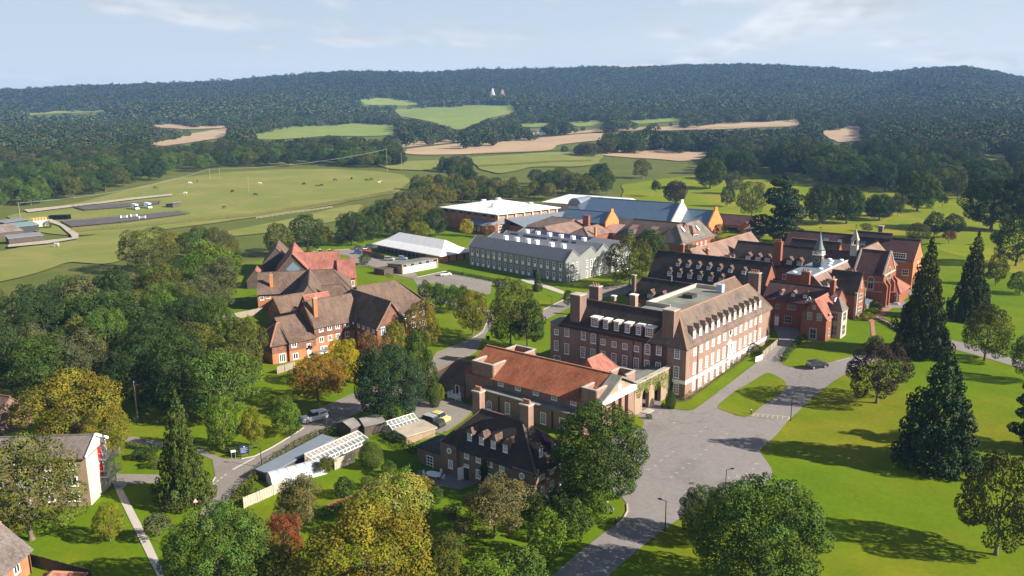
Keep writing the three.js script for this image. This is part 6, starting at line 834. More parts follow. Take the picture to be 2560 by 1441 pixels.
{
  const b = new Building('brown_gabled_house', 'brown-roofed house with a slim brick chimney, its middle lost in deep shade', 'house', FE, 13, 0, 0), so = { t: .14, bar: .11 };
  b.range(0, 27.5, -7.5, 7.5, 5.4, 10.2, { yb: -1, roof: M.roofWarm, wall: M.brickOrange, hr: 5, ov: .6, ridge: M.roofWarm }); b.range(11, 20, -2, 30, 5.4, 10.6, { axis: 'z', yb: -1, roof: M.roofWarm, wall: M.tileHung, ov: .5, hr: 4.5, ridge: M.roofWarm }); b.range(19, 29, 14, 28, 5, 9.5, { yb: -1, roof: M.roofWarm, wall: M.brickOrange, hr: 4, ov: .5, ridge: M.roofWarm });
  b.chimney(4.1, 5.2, 6, 10.2, .9, .8, M.brickBright, 1); for (const x of [3, 6, 8.6]) b.win(x, 3.6, 7.5, 'F', 1.3, 1.3, 2, 1, so); b.win(1.2, 3.2, 7.5, 'F', 1.2, 1.2, 2, 1, so);
}
{
  const b = new Building('red_roofed_house', 'house with bright pink-red tiled roofs and a dark front gable holding a diamond of glass', 'house', FE, 17, -33, 0), so = { t: .14, bar: .11 };
  b.range(9, 25.2, -42, -25.5, 5, 10.4, { yb: -1, roof: M.roofPink, wall: M.brickOrange, ov: .6, ridge: M.roofPink }); b.range(3.5, 15.5, -48, -23.5, 5, 12, { axis: 'z', yb: -1, roof: M.roofPink, wall: M.woodDark, ov: .5, og: .5, ridge: M.roofPink }); b.range(24.2, 30.2, -38, -19.5, 3.6, 8.2, { yb: -1, roof: M.roofPink, wall: M.brickOrange, ov: .6, ridge: M.roofPink, mid: -29 }); b.range(-2, 8, -66, -46, 5, 10.6, { axis: 'z', yb: -1, roof: M.roofWarm, wall: M.woodDark, ov: .5, ridge: M.roofWarm }); b.range(-6, 0, -34, -26, 3, 6.4, { axis: 'z', yb: -1, roof: M.roofPink, wall: M.woodDark, ov: .3, ridge: M.roofPink });
  const dm = new MB(), zf = -23.4; dm.poly([b.v(9.5, 4.6, zf), b.v(11.9, 6.6, zf), b.v(9.5, 9, zf), b.v(7.1, 6.6, zf)]); b.add('diamond_window', dm, M.glassPale); b.win(26, 1, -19.5, 'F', 1.6, 1.4, 2, 1, so); b.win(29, .4, -19.5, 'F', 1, 2, 1, 1, { ...so, glass: M.glassPale });
}
// ------------------------------------------------------------------ pale gabled block, bottom left, with its spiral fire escape
{
  const b = new Building('gabled_block', 'three-storey block with a pale gable wall, two red doors and a speckled tile roof', 'building', FQ, 3.4, -16, 0);
  b.range(0, 6.9, -40, 0, 8, 9.95, { axis: 'z', yb: -.6, roof: M.roofSlate, wall: M.brickTan, ridge: M.roofSlate, og: .25, ov: .4 }); const g = new MB(); g.poly([b.v(.02, -.6, .06), b.v(6.88, -.6, .06), b.v(6.88, 7.9, .06), b.v(3.45, 9.85, .06), b.v(.02, 7.9, .06)]); b.add('gable_wall', g, M.brickPale); const vb = new MB(); vb.bar(b.v(-.4, 7.85, .28), b.v(3.45, 10, .28), .14, .42); vb.bar(b.v(7.3, 7.85, .28), b.v(3.45, 10, .28), .14, .42); b.add('bargeboard', vb, M.white);
  b.door(4.3, 5.75, .06, 'F', .95, 1.95, M.red); b.door(4.3, 2.9, .06, 'F', .95, 1.95, M.red); for (const y of [.8, 3.3, 5.8]) for (let i = 0; i < 9; i++) b.win(0, y, -2.3 - i * 3.6, 'L', 1.7, 1.5, 2, 1, { bar: .1 });
}
{
  const b = new Building('spiral_staircase', 'galvanised spiral fire escape against the pale gable wall', 'staircase', FQ, 6.1, 1.3, 0), m = new MB(), t = new MB(), h = new MB(), C = (a, r, y) => V(cos(a) * r, y, sin(a) * r);
  m.bar(V(0, 0, 0), V(0, 6.9, 0), .16); for (let i = 0; i < 32; i++) { const a = i * .42 + 1, y = i * .18 + .1, a2 = a + .38; t.poly([C(a, .08, y), C(a, 1.05, y), C(a2, 1.05, y), C(a2, .08, y)]); t.poly([C(a, .08, y - .06), C(a, 1.05, y - .06), C(a, 1.05, y), C(a, .08, y)]); h.bar(C(a, 1.05, y), C(a, 1.05, y + 1), .035); h.bar(C(a, 1.05, y + 1), C(a + .42, 1.05, y + 1.18), .05); h.bar(C(a, 1.05, y + .5), C(a + .42, 1.05, y + .68), .03); }
  b.add('newel', m, M.galv); b.add('tread', t, M.galv).userData.kind = 'stuff'; b.add('handrail', h, M.galv); for (const y of [2.85, 5.7]) { const l = new MB(); l.box(-2.4, y - .08, -1.2, .1, y, 0); for (let k = 0; k < 8; k++) l.bar(V(-2.4 + k * .32, y, 0), V(-2.4 + k * .32, y + 1, 0), .035); l.bar(V(-2.4, y + 1, 0), V(-.1, y + 1, 0), .05); l.bar(V(-2.4, y, -1.2), V(-2.4, y + 1, -1.2), .05); l.bar(V(-2.4, y + 1, -1.2), V(-2.4, y + 1, 0), .05); b.add('landing', l, M.galv); }
}
{
  const f = new Frame(0, 0, 0), b = new Building('brick_cottage', 'orange-brick cottage with a brown roof at the bottom left corner', 'house', f, -65.5, -88, 0); b.range(-68.7, -62.2, -93.2, -78, 3.5, 6.9, { axis: 'z', yb: -.3, roof: M.roofSlate, wall: M.brickOrange, ridge: M.terracotta, og: .2 }); b.win(-62.2, 1.5, -90.3, 'R', 1.2, 1.3, 2, 1, { t: .14, bar: .1 }); b.pipe(-62.1, -92.8, 0, 3.4); 
  const p = at(155, 1424, 2.5), c = new Building('cottage_porch', 'corner of a pink-tiled roof at the bottom edge beside the timber fence', 'house', f, p.x, p.z + 2.6, 0); c.range(p.x - 2.4, p.x + 2.2, p.z - .3, p.z + 5.5, 1.7, 3.2, { axis: 'z', yb: 0, roof: M.roofPink, wall: M.brickOrange, hl: 2 });
}
{
  const f = new Frame(-95.5, -142, 1.2), b = new Building('half_hidden_house', 'dark house with a sunlit orange roof edge, half hidden behind the yellow-olive maple', 'house', f, 0, -5, 0); b.range(-4, 4, -14, 2, 3.2, 6.6, { axis: 'z', roof: M.roofWarm, wall: M.brickDark, ridge: M.roofOrange });
}
// ------------------------------------------------------------------ stables at the far left, houses in the vale
function hut(name, label, cat, pxA, pxB, depth, y1, y2, wall, roof, o = {}) { // a plain building standing along the line seen from A to B, roof pitched or single-slope
  const a = ground(...pxA), c = ground(...pxB), turn = atan2(-(c.z - a.z), c.x - a.x), f = new Frame(a.x, a.z, turn), L = hypot(c.x - a.x, c.z - a.z), y0 = min(a.y, c.y), b = new Building(name, label, cat, f, L / 2, -depth / 2, y0);
  if (o.mono) { b.block('wall', 0, L, y0 - .5, y0 + min(y1, y2), -depth, 0, wall); const r = new MB(); r.poly([b.v(-.3, y0 + y1, .4), b.v(L + .3, y0 + y1, .4), b.v(L + .3, y0 + y2, -depth - .4), b.v(-.3, y0 + y2, -depth - .4)]); r.poly([b.v(-.3, y0 + y1 - .25, .4), b.v(L + .3, y0 + y1 - .25, .4), b.v(L + .3, y0 + y1, .4), b.v(-.3, y0 + y1, .4)]); for (const x of [-.3, L + .3]) r.poly([b.v(x, y0 + y1 - .25, .4), b.v(x, y0 + y1, .4), b.v(x, y0 + y2, -depth - .4), b.v(x, y0 + y2 - .25, -depth - .4)]); b.add('roof', r, roof); }
  else b.range(0, L, -depth, 0, y0 + y1, y0 + y2, { yb: y0 - .5, wall, roof, ridge: 0, ov: .3, ...o });
  if (o.doors) for (let i = 0; i < o.doors; i++) b.block('door', L * (i + .2) / o.doors, L * (i + .8) / o.doors, y0, y0 + min(2.2, y1 - .3), .01, .08, o.doorMat ?? M.dark); if (o.wins) for (let i = 0; i < o.wins; i++) b.win(L * (i + .5) / o.wins, y0 + y1 * .35, 0, 'F', 1.1, 1.2, 2, 1, { bar: .12, t: .16 });
  return b;
}
hut('stable', 'long dark timber stable with a grey sheet roof by the left edge', 'stable', [22, 610], [108, 601], 5, 2.6, 3.6, M.woodDark, M.seamGrey, { mono: 1, doors: 6, doorMat: M.woodDark }); hut('stable', 'brown hipped stable building behind the long dark one', 'stable', [-10, 596], [58, 588], 10, 2.6, 6, M.woodDark, M.roofSlate, { hl: 3, hr: 3 }); hut('open_barn', 'open-fronted barn with a green sheet roof among the stables', 'barn', [45, 582], [98, 576], 9, 3.2, 4.2, M.dark, plain(.16, .25, .22, .5), { mono: 1 }); hut('open_barn', 'dark open barn with a flat grey roof behind the green-roofed one', 'barn', [12, 572], [70, 562], 7, 3.2, 3.8, M.dark, M.seamGrey, { mono: 1 });
hut('field_shelter', 'small timber field shelter at the end of the riding arena', 'shelter', [432, 520], [452, 516], 5, 3.2, 2.6, M.woodDark, M.galv, { mono: 1 }); hut('white_shed', 'low white-roofed shed beside the straw stack', 'shed', [84, 569], [122, 566], 7, 2, 2.6, M.cream, M.white, { mono: 1 });
{ // the two tall cones on the hillside and the vale houses
  const g = ground(1246, 252), b = new Building('hillside_house', 'house with two tall truncated pyramid roofs standing out on the wooded hillside', 'house', new Frame(g.x, g.z, .1), 0, 0, g.y), cone = (x, r0, r1, y0, y1, m) => { const c = part('roof', new THREE.CylinderGeometry(r1, r0, y1 - y0, 4), m, b.g); c.rotation.y = PI / 4; c.position.set(x, (y0 + y1) / 2, 0); }; b.block('wall', -24, -8, g.y - 4, g.y + 13, -8, 6, M.cream); cone(-16, 12, 3.4, 11, 33, M.seamGrey); b.block('wall', 2, 18, g.y - 4, g.y + 12, -8, 6, M.brickTan); cone(10, 12, 3.8, 11, 29, M.roofSunPink); b.block('wall', -10, 34, g.y - 4, g.y + 6, 2, 12, M.brickTan); for (const x of [-20, -12, 6, 14]) b.win(x, g.y + 3, 6, 'F', 4, 6, 2, 2, { t: .5, bar: .4 });
}
for (const [x, y, w, lab, wall, roof] of [[1345, 338, 40, 'long low house with a pale wall among trees beyond the stubble fields', M.white, M.roofSlate], [1376, 326, 26, 'small pink-roofed house among trees beyond the stubble fields', M.brickTan, M.roofPink], [518, 301, 34, 'pale house with an orange roof in the trees above the stubble slivers', M.white, M.roofPink], [352, 262, 26, 'white house on the dark left hillside', M.white, M.roofSlate], [540, 256, 20, 'small pale house on the left hillside', M.brickTan, M.roofSlate], [405, 396, 22, 'small white house in the woods above the paddock', M.white, M.roofSlate], [310, 392, 18, 'white gabled house in the woods left of the paddock', M.white, M.roofSlate], [160, 392, 30, 'grey-roofed house in the left woods', M.brickTan, M.roofSlate], [628, 366, 36, 'red-brick house half hidden in trees below the pale meadow', M.brickRed, M.roofPink], [2140, 224, 18, 'white house on the right-hand hillside', M.white, M.roofSlate], [1885, 350, 24, 'brick house in the trees behind the right woods', M.brickTan, M.roofSlate]]) { const g = ground(x, y), sc = toPx(g.x, g.y, g.z)[2] / FPX; hut('vale_house', lab, 'house', [x - w / 2, y], [x + w / 2, y - 1], 9, 5 * max(1, sc * .8), 8.5 * max(1, sc * .8), wall, roof, { wins: 3 }); }

// ------------------------------------------------------------------ hedges, fences, garden buildings
function hedge(label, px, w, h, leaf, seed, cat = 'hedge') { // a clipped hedge: a leafy skin on a solid core
  const line = G2(px), pts = []; for (let i = 0; i < line.length - 1; i++) { const n = max(1, Math.ceil(hypot(line[i + 1][0] - line[i][0], line[i + 1][1] - line[i][1]) / .55)); for (let k = 0; k < n; k++) pts.push([lerp(line[i][0], line[i + 1][0], k / n), lerp(line[i][1], line[i + 1][1], k / n)]); }
  const mid = pts[pts.length >> 1], y0 = terrain(...mid), t = thing('hedge', label, cat, mid[0], y0, mid[1]), r = rng(seed), L = pts.map(([x, z]) => ({ c: V(x - mid[0], terrain(x, z) - y0 + h * .5, z - mid[1]), r: w * .5 * lerp(.92, 1.08, r()), sy: h / w }));
  part('foliage', crownGeo(L, { seed, count: min(16000, pts.length * 60), leaf: .21, shell: false }), LEAF[leaf], t); return t;
}
hedge('long clipped hedge curving along the inside of the garden drive', [[588, 1266], [602, 1240], [640, 1200], [690, 1160], [742, 1124], [790, 1098], [838, 1082]], 1.9, 1.7, 'OL', 301); hedge('short clipped hedge between the dome and the brick house', [[964, 1098], [1000, 1112], [1038, 1140]], 1.8, 1.9, 'DG', 302); hedge('bright low clipped hedge on the garden lawn', [[962, 1202], [1000, 1192], [1034, 1176]], 1.3, 1.3, 'BG', 303); hedge('low clipped hedge under the pale willow', [[800, 1296], [860, 1268], [920, 1246]], 1.6, 1.2, 'BG', 304); hedge('low dark hedge along the lower car park in front of the grey block', [[1120, 682], [1180, 693], [1240, 705], [1262, 714]], 1.3, 1.2, 'DG', 305); hedge('low hedge on the near side of the lower car park behind the young trees', [[1056, 720], [1110, 728], [1170, 742], [1206, 748]], 1.2, 1.2, 'DG', 306); hedge('clipped hedge bank beside the lane to the lodge', [[1956, 906], [1975, 880], [1996, 858], [2012, 842]], 1.6, 1.3, 'MG', 307); hedge('small hedge behind the notice board', [[545, 1124], [580, 1136], [605, 1138]], 1.2, 1.1, 'DG', 308); hedge('hedge in the shade beside the side drive', [[320, 1118], [360, 1126], [398, 1130]], 1.3, 1.1, 'DG', 309); hedge('curved clipped hedge by the white pickup', [[722, 1052], [742, 1062], [748, 1074], [720, 1096]], 1.1, 1.0, 'MG', 310); hedge('bright hedge at the left edge before the yellow-olive maple', [[-20, 990], [40, 1000], [75, 1008]], 1.8, 1.6, 'MG', 311);
hedge('brown field hedge dividing the two paddocks', [[176, 582], [330, 570], [470, 556], [640, 540], [760, 522], [880, 502], [990, 480]], 2.6, 2.0, 'TA', 312); hedge('thin field hedge across the pasture beyond the belt', [[1195, 418], [1290, 413], [1380, 407], [1480, 404]], 3, 2.2, 'OL', 313); hedge('hedge between the stubble field and the pasture', [[1180, 388], [1330, 382], [1500, 376], [1520, 386]], 4, 2.6, 'DG', 314); hedge('hedge between the two long stubble strips', [[1006, 371], [1180, 356], [1400, 341], [1620, 322]], 4, 2.4, 'DG', 315); hedge('hedge along the upper stubble field', [[1640, 330], [1800, 321], [1990, 318]], 4, 2.6, 'DG', 316);
function fence(label, px, h, mat, pitch = .3, o = {}) { // upright boards between posts, each board its own piece
  const line = G2(px), y0 = terrain(...line[0]), t = thing('fence', label, 'fence', line[0][0], y0, line[0][1]), bg = cached('board' + h + pitch, () => new THREE.BoxGeometry(pitch * .93, h, .025)); let n = 0;
  for (let i = 0; i < line.length - 1; i++) { const [a, b] = [line[i], line[i + 1]], L = hypot(b[0] - a[0], b[1] - a[1]), an = -atan2(b[1] - a[1], b[0] - a[0]); for (let s = pitch / 2; s < L; s += pitch) { const x = lerp(a[0], b[0], s / L), z = lerp(a[1], b[1], s / L), m = part('board', bg, mat, t); m.position.set(x - line[0][0], terrain(x, z) - y0 + h / 2 + ((n * 7) % 5) * .012, z - line[0][1]); m.rotation.y = an; m.rotation.z = ((n * 13) % 7 - 3) * .004; n++; } for (let s = 0; s <= L; s += 2.4) { const x = lerp(a[0], b[0], s / L), z = lerp(a[1], b[1], s / L), p = part('post', cached('fpost' + h, () => new THREE.BoxGeometry(.12, h + .1, .12)), mat, t); p.position.set(x - line[0][0] + sin(an) * .09, terrain(x, z) - y0 + h / 2, z - line[0][1] + cos(an) * -.09); p.rotation.y = an; } }
  return t;
}
fence('pale weathered board fence in front of the polytunnel', [[608, 1272], [650, 1254], [712, 1226]], 1.7, M.woodPale, .42); fence('brown board fence below the lean-to greenhouse', [[836, 1176], [862, 1166], [888, 1155]], 1.9, M.woodPale, .36); fence('weathered board fence on the lawn before the tile-hung house', [[692, 936], [712, 930], [738, 922]], 1.7, M.wood, .42); fence('grey timber fence in the garden left of the tile-hung houses', [[556, 804], [580, 800], [620, 792], [656, 784]], 1.8, M.wood, .42); fence('dark board fence at the bottom left beside the brick cottage', [[62, 1412], [110, 1424], [160, 1438], [232, 1458]], 1.7, M.woodDark, .5); fence('dark timber screen fence beside the white-roofed hall', [[908, 638], [940, 644], [962, 650]], 1.9, M.woodDark, .6); fence('weathered fence at the end of the main building beside the lane', [[1906, 897], [1925, 880], [1946, 862]], 1.6, M.wood, .42); fence('white picket gate at the corner of the lane', [[1889, 906], [1898, 903], [1906, 899]], 1.2, M.white, .3);
function railFence(label, px, h, mat, gap = 2.4, rails = 2) { const line = G2(px), y0 = terrain(...line[0]), t = thing('rail_fence', label, 'fence', line[0][0], y0, line[0][1]), m = new MB(), p = new MB(), Q = (x, z, y) => V(x - line[0][0], terrain(x, z) - y0 + y, z - line[0][1]); for (let i = 0; i < line.length - 1; i++) { const [a, b] = [line[i], line[i + 1]], L = hypot(b[0] - a[0], b[1] - a[1]), n = max(1, Math.round(L / gap)); for (let k = 0; k <= n; k++) { const x = lerp(a[0], b[0], k / n), z = lerp(a[1], b[1], k / n); p.bar(Q(x, z, -.1), Q(x, z, h), .14); if (k < n) { const x2 = lerp(a[0], b[0], (k + 1) / n), z2 = lerp(a[1], b[1], (k + 1) / n); for (let q = 1; q <= rails; q++) m.bar(Q(x, z, h * q / (rails + .15)), Q(x2, z2, h * q / (rails + .15)), .06, .12); } } } part('rail', m.geo(), mat, t).userData.kind = 'stuff'; part('post', p.geo(), mat, t).userData.kind = 'stuff'; return t; }
railFence('low timber rail on the grass bank of the upper car park', [[906, 664], [935, 672], [960, 684], [982, 696]], .8, M.woodDark); railFence('post and rail fence round the long riding arena', [[150, 556], [330, 541], [440, 531], [474, 537], [300, 560], [178, 572], [150, 556]], 1.3, M.woodDark, 3.5); railFence('post and rail fence round the far riding arena', [[180, 519], [330, 508], [400, 505], [396, 513], [290, 523], [210, 529], [180, 519]], 1.3, M.woodDark, 3.5); railFence('pale rail fence along the paddock track', [[640, 548], [720, 536], [830, 520]], 1.1, M.woodPale, 4); railFence('wire-topped rail fence in the garden left of the brown-gabled house', [[556, 768], [600, 756], [640, 746]], 1.2, M.wood, 3);
sheet('riding_arena', [[152, 557], [330, 542], [440, 532], [472, 537], [300, 559], [178, 570]], SAND, .75, 6); sheet('riding_arena', [[182, 520], [330, 509], [398, 506], [394, 512], [290, 522], [210, 528]], SAND, .7, 6); sheet('track', [[95, 545], [115, 556], [150, 568], [176, 590], [180, 598], [110, 606], [20, 616], [20, 622], [120, 613], [196, 600], [196, 588], [160, 566], [130, 552]], GRAVEL, .8, 6); sheet('track', [[60, 527], [180, 515], [330, 497], [430, 487], [430, 491], [330, 502], [180, 520], [70, 534]], GRAVEL, .72, 6);
// kitchen garden
{
  const A = ground(672, 1212), turn = .62, t = thing('polytunnel', 'ribbed polythene tunnel at the end of the kitchen garden', 'polytunnel', A.x, A.y, A.z, turn), R = 1.9, L = 9, s = new MB(), hoop = new MB(), N = 14, c = (i, x) => V(x, sin(i / N * PI) * R * 1.05, cos(i / N * PI) * R);
  for (let k = 0; k < 12; k++) for (let i = 0; i < N; i++) { const x0 = k * L / 12, x1 = (k + 1) * L / 12; s.poly([c(i, x0), c(i + 1, x0), c(i + 1, x1), c(i, x1)]); } for (let i = 0; i < N; i++) { s.poly([c(i, 0), V(0, 0, 0), c(i + 1, 0)]); s.poly([c(i, L), c(i + 1, L), V(L, 0, 0)]); } for (let k = 0; k <= 6; k++) for (let i = 0; i < N; i++) hoop.bar(c(i, k * L / 6).multiplyScalar(1), c(i + 1, k * L / 6), .07); for (const z of [-.6, .6]) hoop.bar(V(-.03, 0, z), V(-.03, 2, z), .08); part('cover', s.geo(), M.poly, t); part('hoop', hoop.geo(), M.galv, t);
}
hut('garden_store', 'long low lean-to with a pale grey sheet roof along the garden hedge', 'shed', [672, 1207], [832, 1119], 2.2, 1.7, 1.9, M.woodDark, M.seamPale, { mono: 1 });
function glasshouse(name, label, pxA, pxB, depth, y1, y2, n, o = {}) { const a = ground(...pxA), c = ground(...pxB), turn = atan2(-(c.z - a.z), c.x - a.x), L = hypot(c.x - a.x, c.z - a.z), t = thing(name, label, 'greenhouse', a.x, a.y, a.z, turn), fr = new MB(), P = (x, y, z) => V(x, y, z), base = o.base ?? .6, ridge = o.lean ? -depth : -depth / 2;
  const wl = new MB(); wl.box(0, -.2, -depth, L, base, -depth + .1); wl.box(0, -.2, -.1, L, base, 0); wl.box(0, -.2, -depth + .1, .1, base, -.1); wl.box(L - .1, -.2, -depth + .1, L, base, -.1); part('wall', wl.geo(), o.wall ?? M.brickTan, t); if (o.lean) { const w2 = new MB(); w2.box(0, base, -depth - .15, L, y2 + .1, -depth); part('wall', w2.geo(), M.brickTan, t); }
  for (let i = 0; i <= n; i++) { const x = L * i / n; fr.bar(P(x, base, 0), P(x, y1, 0), .08); fr.bar(P(x, y1, 0), P(x, y2, ridge), .09); if (!o.lean) { fr.bar(P(x, base, -depth), P(x, y1, -depth), .08); fr.bar(P(x, y1, -depth), P(x, y2, ridge), .09); } } for (const [y, z] of [[y1, 0], [base, 0], [y2, ridge], ...(o.lean ? [] : [[y1, -depth]])]) fr.bar(P(0, y, z), P(L, y, z), .1); fr.bar(P(0, (y1 + y2) / 2, ridge / 2), P(L, (y1 + y2) / 2, ridge / 2), .07); part('frame', fr.geo(), M.white, t);
  const pg = (y0, z0, y3, z3) => cached(['gp', L / n, y0, z0, y3, z3].join(), () => { const m = new MB(), w = L / n - .1; m.poly([V(0, y0, z0), V(w, y0, z0), V(w, y3, z3), V(0, y3, z3)]); return m.geo(); });
  for (let i = 0; i < n; i++) for (const g of [pg(y1, 0, (y1 + y2) / 2, ridge / 2), pg((y1 + y2) / 2, ridge / 2, y2, ridge), pg(base, 0, y1, 0), ...(o.lean ? [] : [pg(y1, -depth, y2, ridge), pg(base, -depth, y1, -depth)])]) { const m = part('pane', g, M.clear, t); m.position.x = L * i / n + .05; }
  if (o.inside) { const m = new MB(); m.box(.2, 0, -depth + .2, L - .2, .9, -depth + 1); m.box(.2, 0, -1, L - .2, .85, -.25); part('staging', m.geo(), M.dark, t); }
  return t; }
glasshouse('lean_to_greenhouse', 'long lean-to greenhouse with white bars and brown boards beneath it', [790, 1184], [922, 1122], 2.6, 1.9, 2.7, 14, { lean: 1, base: 1.2, wall: M.woodDark, inside: 1 }); glasshouse('greenhouse', 'white-framed greenhouse beside the black off-roader', [985, 1098], [1052, 1076], 4.6, 1.5, 2.7, 7, { inside: 1, wall: M.brickTan });
hut('garden_shed', 'dark timber shed with a grey felt roof, left of a pair', 'shed', [878, 1098], [902, 1088], 4, 2.2, 2.9, M.woodDark, M.lead, {}); hut('garden_shed', 'open-fronted timber shed with a grey roof, right of a pair', 'shed', [912, 1092], [962, 1080], 4, 2.2, 2.9, M.woodDark, M.lead, {}); hut('flat_roofed_store', 'low flat store with a stony roof beside the greenhouse', 'shed', [1016, 1112], [1088, 1090], 4, 1.7, 1.75, M.brickTan, GRAVEL, { mono: 1 });
sheet('soil_bed', [[740, 1168], [800, 1132], [850, 1108], [880, 1112], [820, 1146], [770, 1176]], GRAVEL, .06, 3); sheet('worn_path', [[800, 1266], [880, 1232], [960, 1205], [968, 1210], [890, 1240], [815, 1275]], NEEDLES, .05, 3, 1); sheet('terrace', [[1046, 1176], [1140, 1190], [1190, 1210], [1150, 1226], [1080, 1212], [1040, 1192]], TARMAC, .06, 3); sheet('yard', [[1046, 1048], [1085, 1000], [1128, 1000], [1190, 1020], [1160, 1050], [1118, 1080], [1060, 1080]], TARMAC_OLD, .056, 3);
// ------------------------------------------------------------------ street lamps, signs, benches, small things
{
  const lamp = (label, x, y, ty, arm, dir) => { const g = ground(x, y), D = hypot(g.x, g.z), r = rayOf(x, ty), h = EYE + r.y / hypot(r.x, r.z) * D - g.y, t = thing('street_lamp', label, 'street lamp', g.x, g.y, g.z, dir, 'street lamps on the drives'); part('post', cached('lp', () => new THREE.CylinderGeometry(.055, .085, 1, 8).translate(0, .5, 0)), M.iron, t).scale.y = h; const m = new MB(); m.bar(V(0, h - .05, 0), V(arm, h + .12, 0), .06); m.box(-.05, 0, -.09, .05, .9, .09); part('bracket', m.geo(), M.iron, t); const hd = new MB(); hd.prism([[-.12, -.06], [.45, -.02], [.42, .1], [-.06, .12]], -.13, .13); const q = part('lamp_head', hd.geo(), M.iron, t); q.position.set(arm, h + .08, 0); };
  lamp('black street lamp in front of the two round trees by the lower drive', 1663, 1328, 1253, .75, 2.7); lamp('black street lamp beside the hatched bay on the lawn edge', 1977, 1053, 989, .6, 3.0); lamp('black street lamp on the forecourt behind the big dense round tree', 1814, 1224, 1175, .8, .2); lamp('black street lamp at the fork of the garden drive', 654, 1169, 1121, .7, 3.0); lamp('thin street lamp on the lawn beside the lollipop tree', 1380, 771, 741, .7, 3.1);
  const tp = (label, x, y, ty) => { const g = ground(x, y), D = hypot(g.x, g.z), r = rayOf(x, ty), h = EYE + r.y / hypot(r.x, r.z) * D - g.y, t = thing('utility_pole', label, 'pole', g.x, g.y, g.z, .3, 'wooden utility poles'); part('pole', cached('up', () => new THREE.CylinderGeometry(.11, .16, 1, 8).translate(0, .5, 0)), M.barkPale, t).scale.y = h; const m = new MB(); m.box(-1.1, h - .9, -.07, 1.1, h - .72, .07); for (const s of [-1, -.4, .4, 1]) m.bar(V(s, h - .72, 0), V(s, h - .5, 0), .1); part('crossarm', m.geo(), M.woodDark, t); return [g, h]; };
  const P = [tp('wooden utility pole in the trees beside the shaded side drive', 344, 1050, 952), tp('wooden utility pole by the stables at the left edge', 52, 560, 505), tp('wooden utility pole at the paddock edge, first of a close pair', 525, 452, 421), tp('wooden utility pole at the paddock edge, second of a close pair', 550, 448, 420), tp('wooden utility pole alone in the middle of the paddock', 622, 482, 434), tp('wooden utility pole beyond the paddock, left of two', 968, 430, 372), tp('wooden utility pole beyond the paddock, right of two', 1004, 426, 382)];
  const wire = new MB(); for (const [i, j] of [[1, 2], [2, 5]]) { const [a, ha] = P[i], [c, hc] = P[j]; for (const s of [-.9, 0, .9]) { let q = null; for (let k = 0; k <= 24; k++) { const u = k / 24, p = V(lerp(a.x, c.x, u) + s, lerp(a.y + ha - .5, c.y + hc - .5, u) - 4 * u * (1 - u) * 4, lerp(a.z, c.z, u)); if (q) wire.bar(q, p, .05); q = p; } } } const W = thing('power_line', 'thin sagging power lines crossing above the paddock', 'cable', P[2][0].x, P[2][0].y, P[2][0].z); part('wire', wire.geo().translate(-P[2][0].x, -P[2][0].y, -P[2][0].z), M.galv, W);
  const bd = (name, label, cat, x, y, w, h, foot, turn, mat, draw, post = M.iron) => { const g = ground(x, y), t = thing(name, label, cat, g.x, g.y, g.z, turn), m = new MB(); for (const s of [-1, 1]) m.bar(V(s * w * .42, 0, -.06), V(s * w * .42, foot + h, -.06), .08); part('post', m.geo(), post, t); part('panel', new THREE.BoxGeometry(w, h, .05).translate(0, foot + h / 2, 0), mat, t); if (draw) { const c = document.createElement('canvas'); c.width = 256; c.height = Math.round(256 * h / w); draw(c.getContext('2d'), 256, c.height); const tx = new THREE.CanvasTexture(c); tx.colorSpace = THREE.SRGBColorSpace; const f = part('sign_face', new THREE.PlaneGeometry(w * .97, h * .96).translate(0, foot + h / 2, .03), new THREE.MeshStandardMaterial({ map: tx, roughness: .6 }), t); } };
  bd('notice_board', 'dark blue notice board with rows of white lines at the fork of the drive', 'sign', 612, 1146, 1.6, 1.5, .8, .25, plain(.02, .03, .10), (c, w, h) => { c.fillStyle = '#1c2a5e'; c.fillRect(0, 0, w, h); c.fillStyle = '#c9d2ea'; c.fillRect(w * .42, h * .06, w * .16, h * .14); for (let i = 0; i < 6; i++) c.fillRect(w * .1, h * (.28 + i * .11), w * [.75, .6, .8, .5, .7, .55][i], h * .035); });
  bd('road_sign', 'small white sign board on a post beside the notice board', 'sign', 584, 1148, .75, .4, 1.2, .3, M.white, null, M.galv); bd('road_sign', 'dark notice on posts at the bend behind the hall', 'sign', 1220, 862, .9, 1.0, 1.3, .2, plain(.02, .03, .08), null);
  { const g = ground(491, 1280), t = thing('warning_sign', 'white triangular warning sign beside the drive at the bottom', 'sign', g.x, g.y, g.z, .2); part('post', new THREE.CylinderGeometry(.04, .04, 1.9, 6).translate(0, .95, 0), M.galv, t); const tri = (s, z, m, n) => { const q = new MB(); q.prism([[-.42 * s, -.28 * s], [.42 * s, -.28 * s], [0, .46 * s]], z, z + .02); const p = part(n, q.geo(), m, t); p.position.y = 1.75; }; tri(1, .04, M.red, 'rim'); tri(.74, .062, M.white, 'face'); }
  { const g = ground(1966, 1226), t = thing('bench', 'weathered slatted bench on the lawn behind the big dense round tree', 'bench', g.x, g.y, g.z, -.72), sl = cached('slat', () => new THREE.BoxGeometry(1.9, .04, .11)); for (let i = 0; i < 4; i++) part('slat', sl, M.woodPale, t).position.set(0, .45, i * .13 - .1); for (let i = 0; i < 4; i++) { const s = part('slat', sl, M.woodPale, t); s.position.set(0, .58 + i * .12, -.2 - i * .03); s.rotation.x = PI / 2 - .2; } for (const s of [-.85, .85]) { const m = new MB(); m.box(s - .04, 0, .2, s + .04, .62, .28); m.box(s - .04, 0, -.24, s + .04, .98, -.16); m.box(s - .04, .6, -.24, s + .04, .66, .3); part('leg', m.geo(), M.woodPale, t); } }
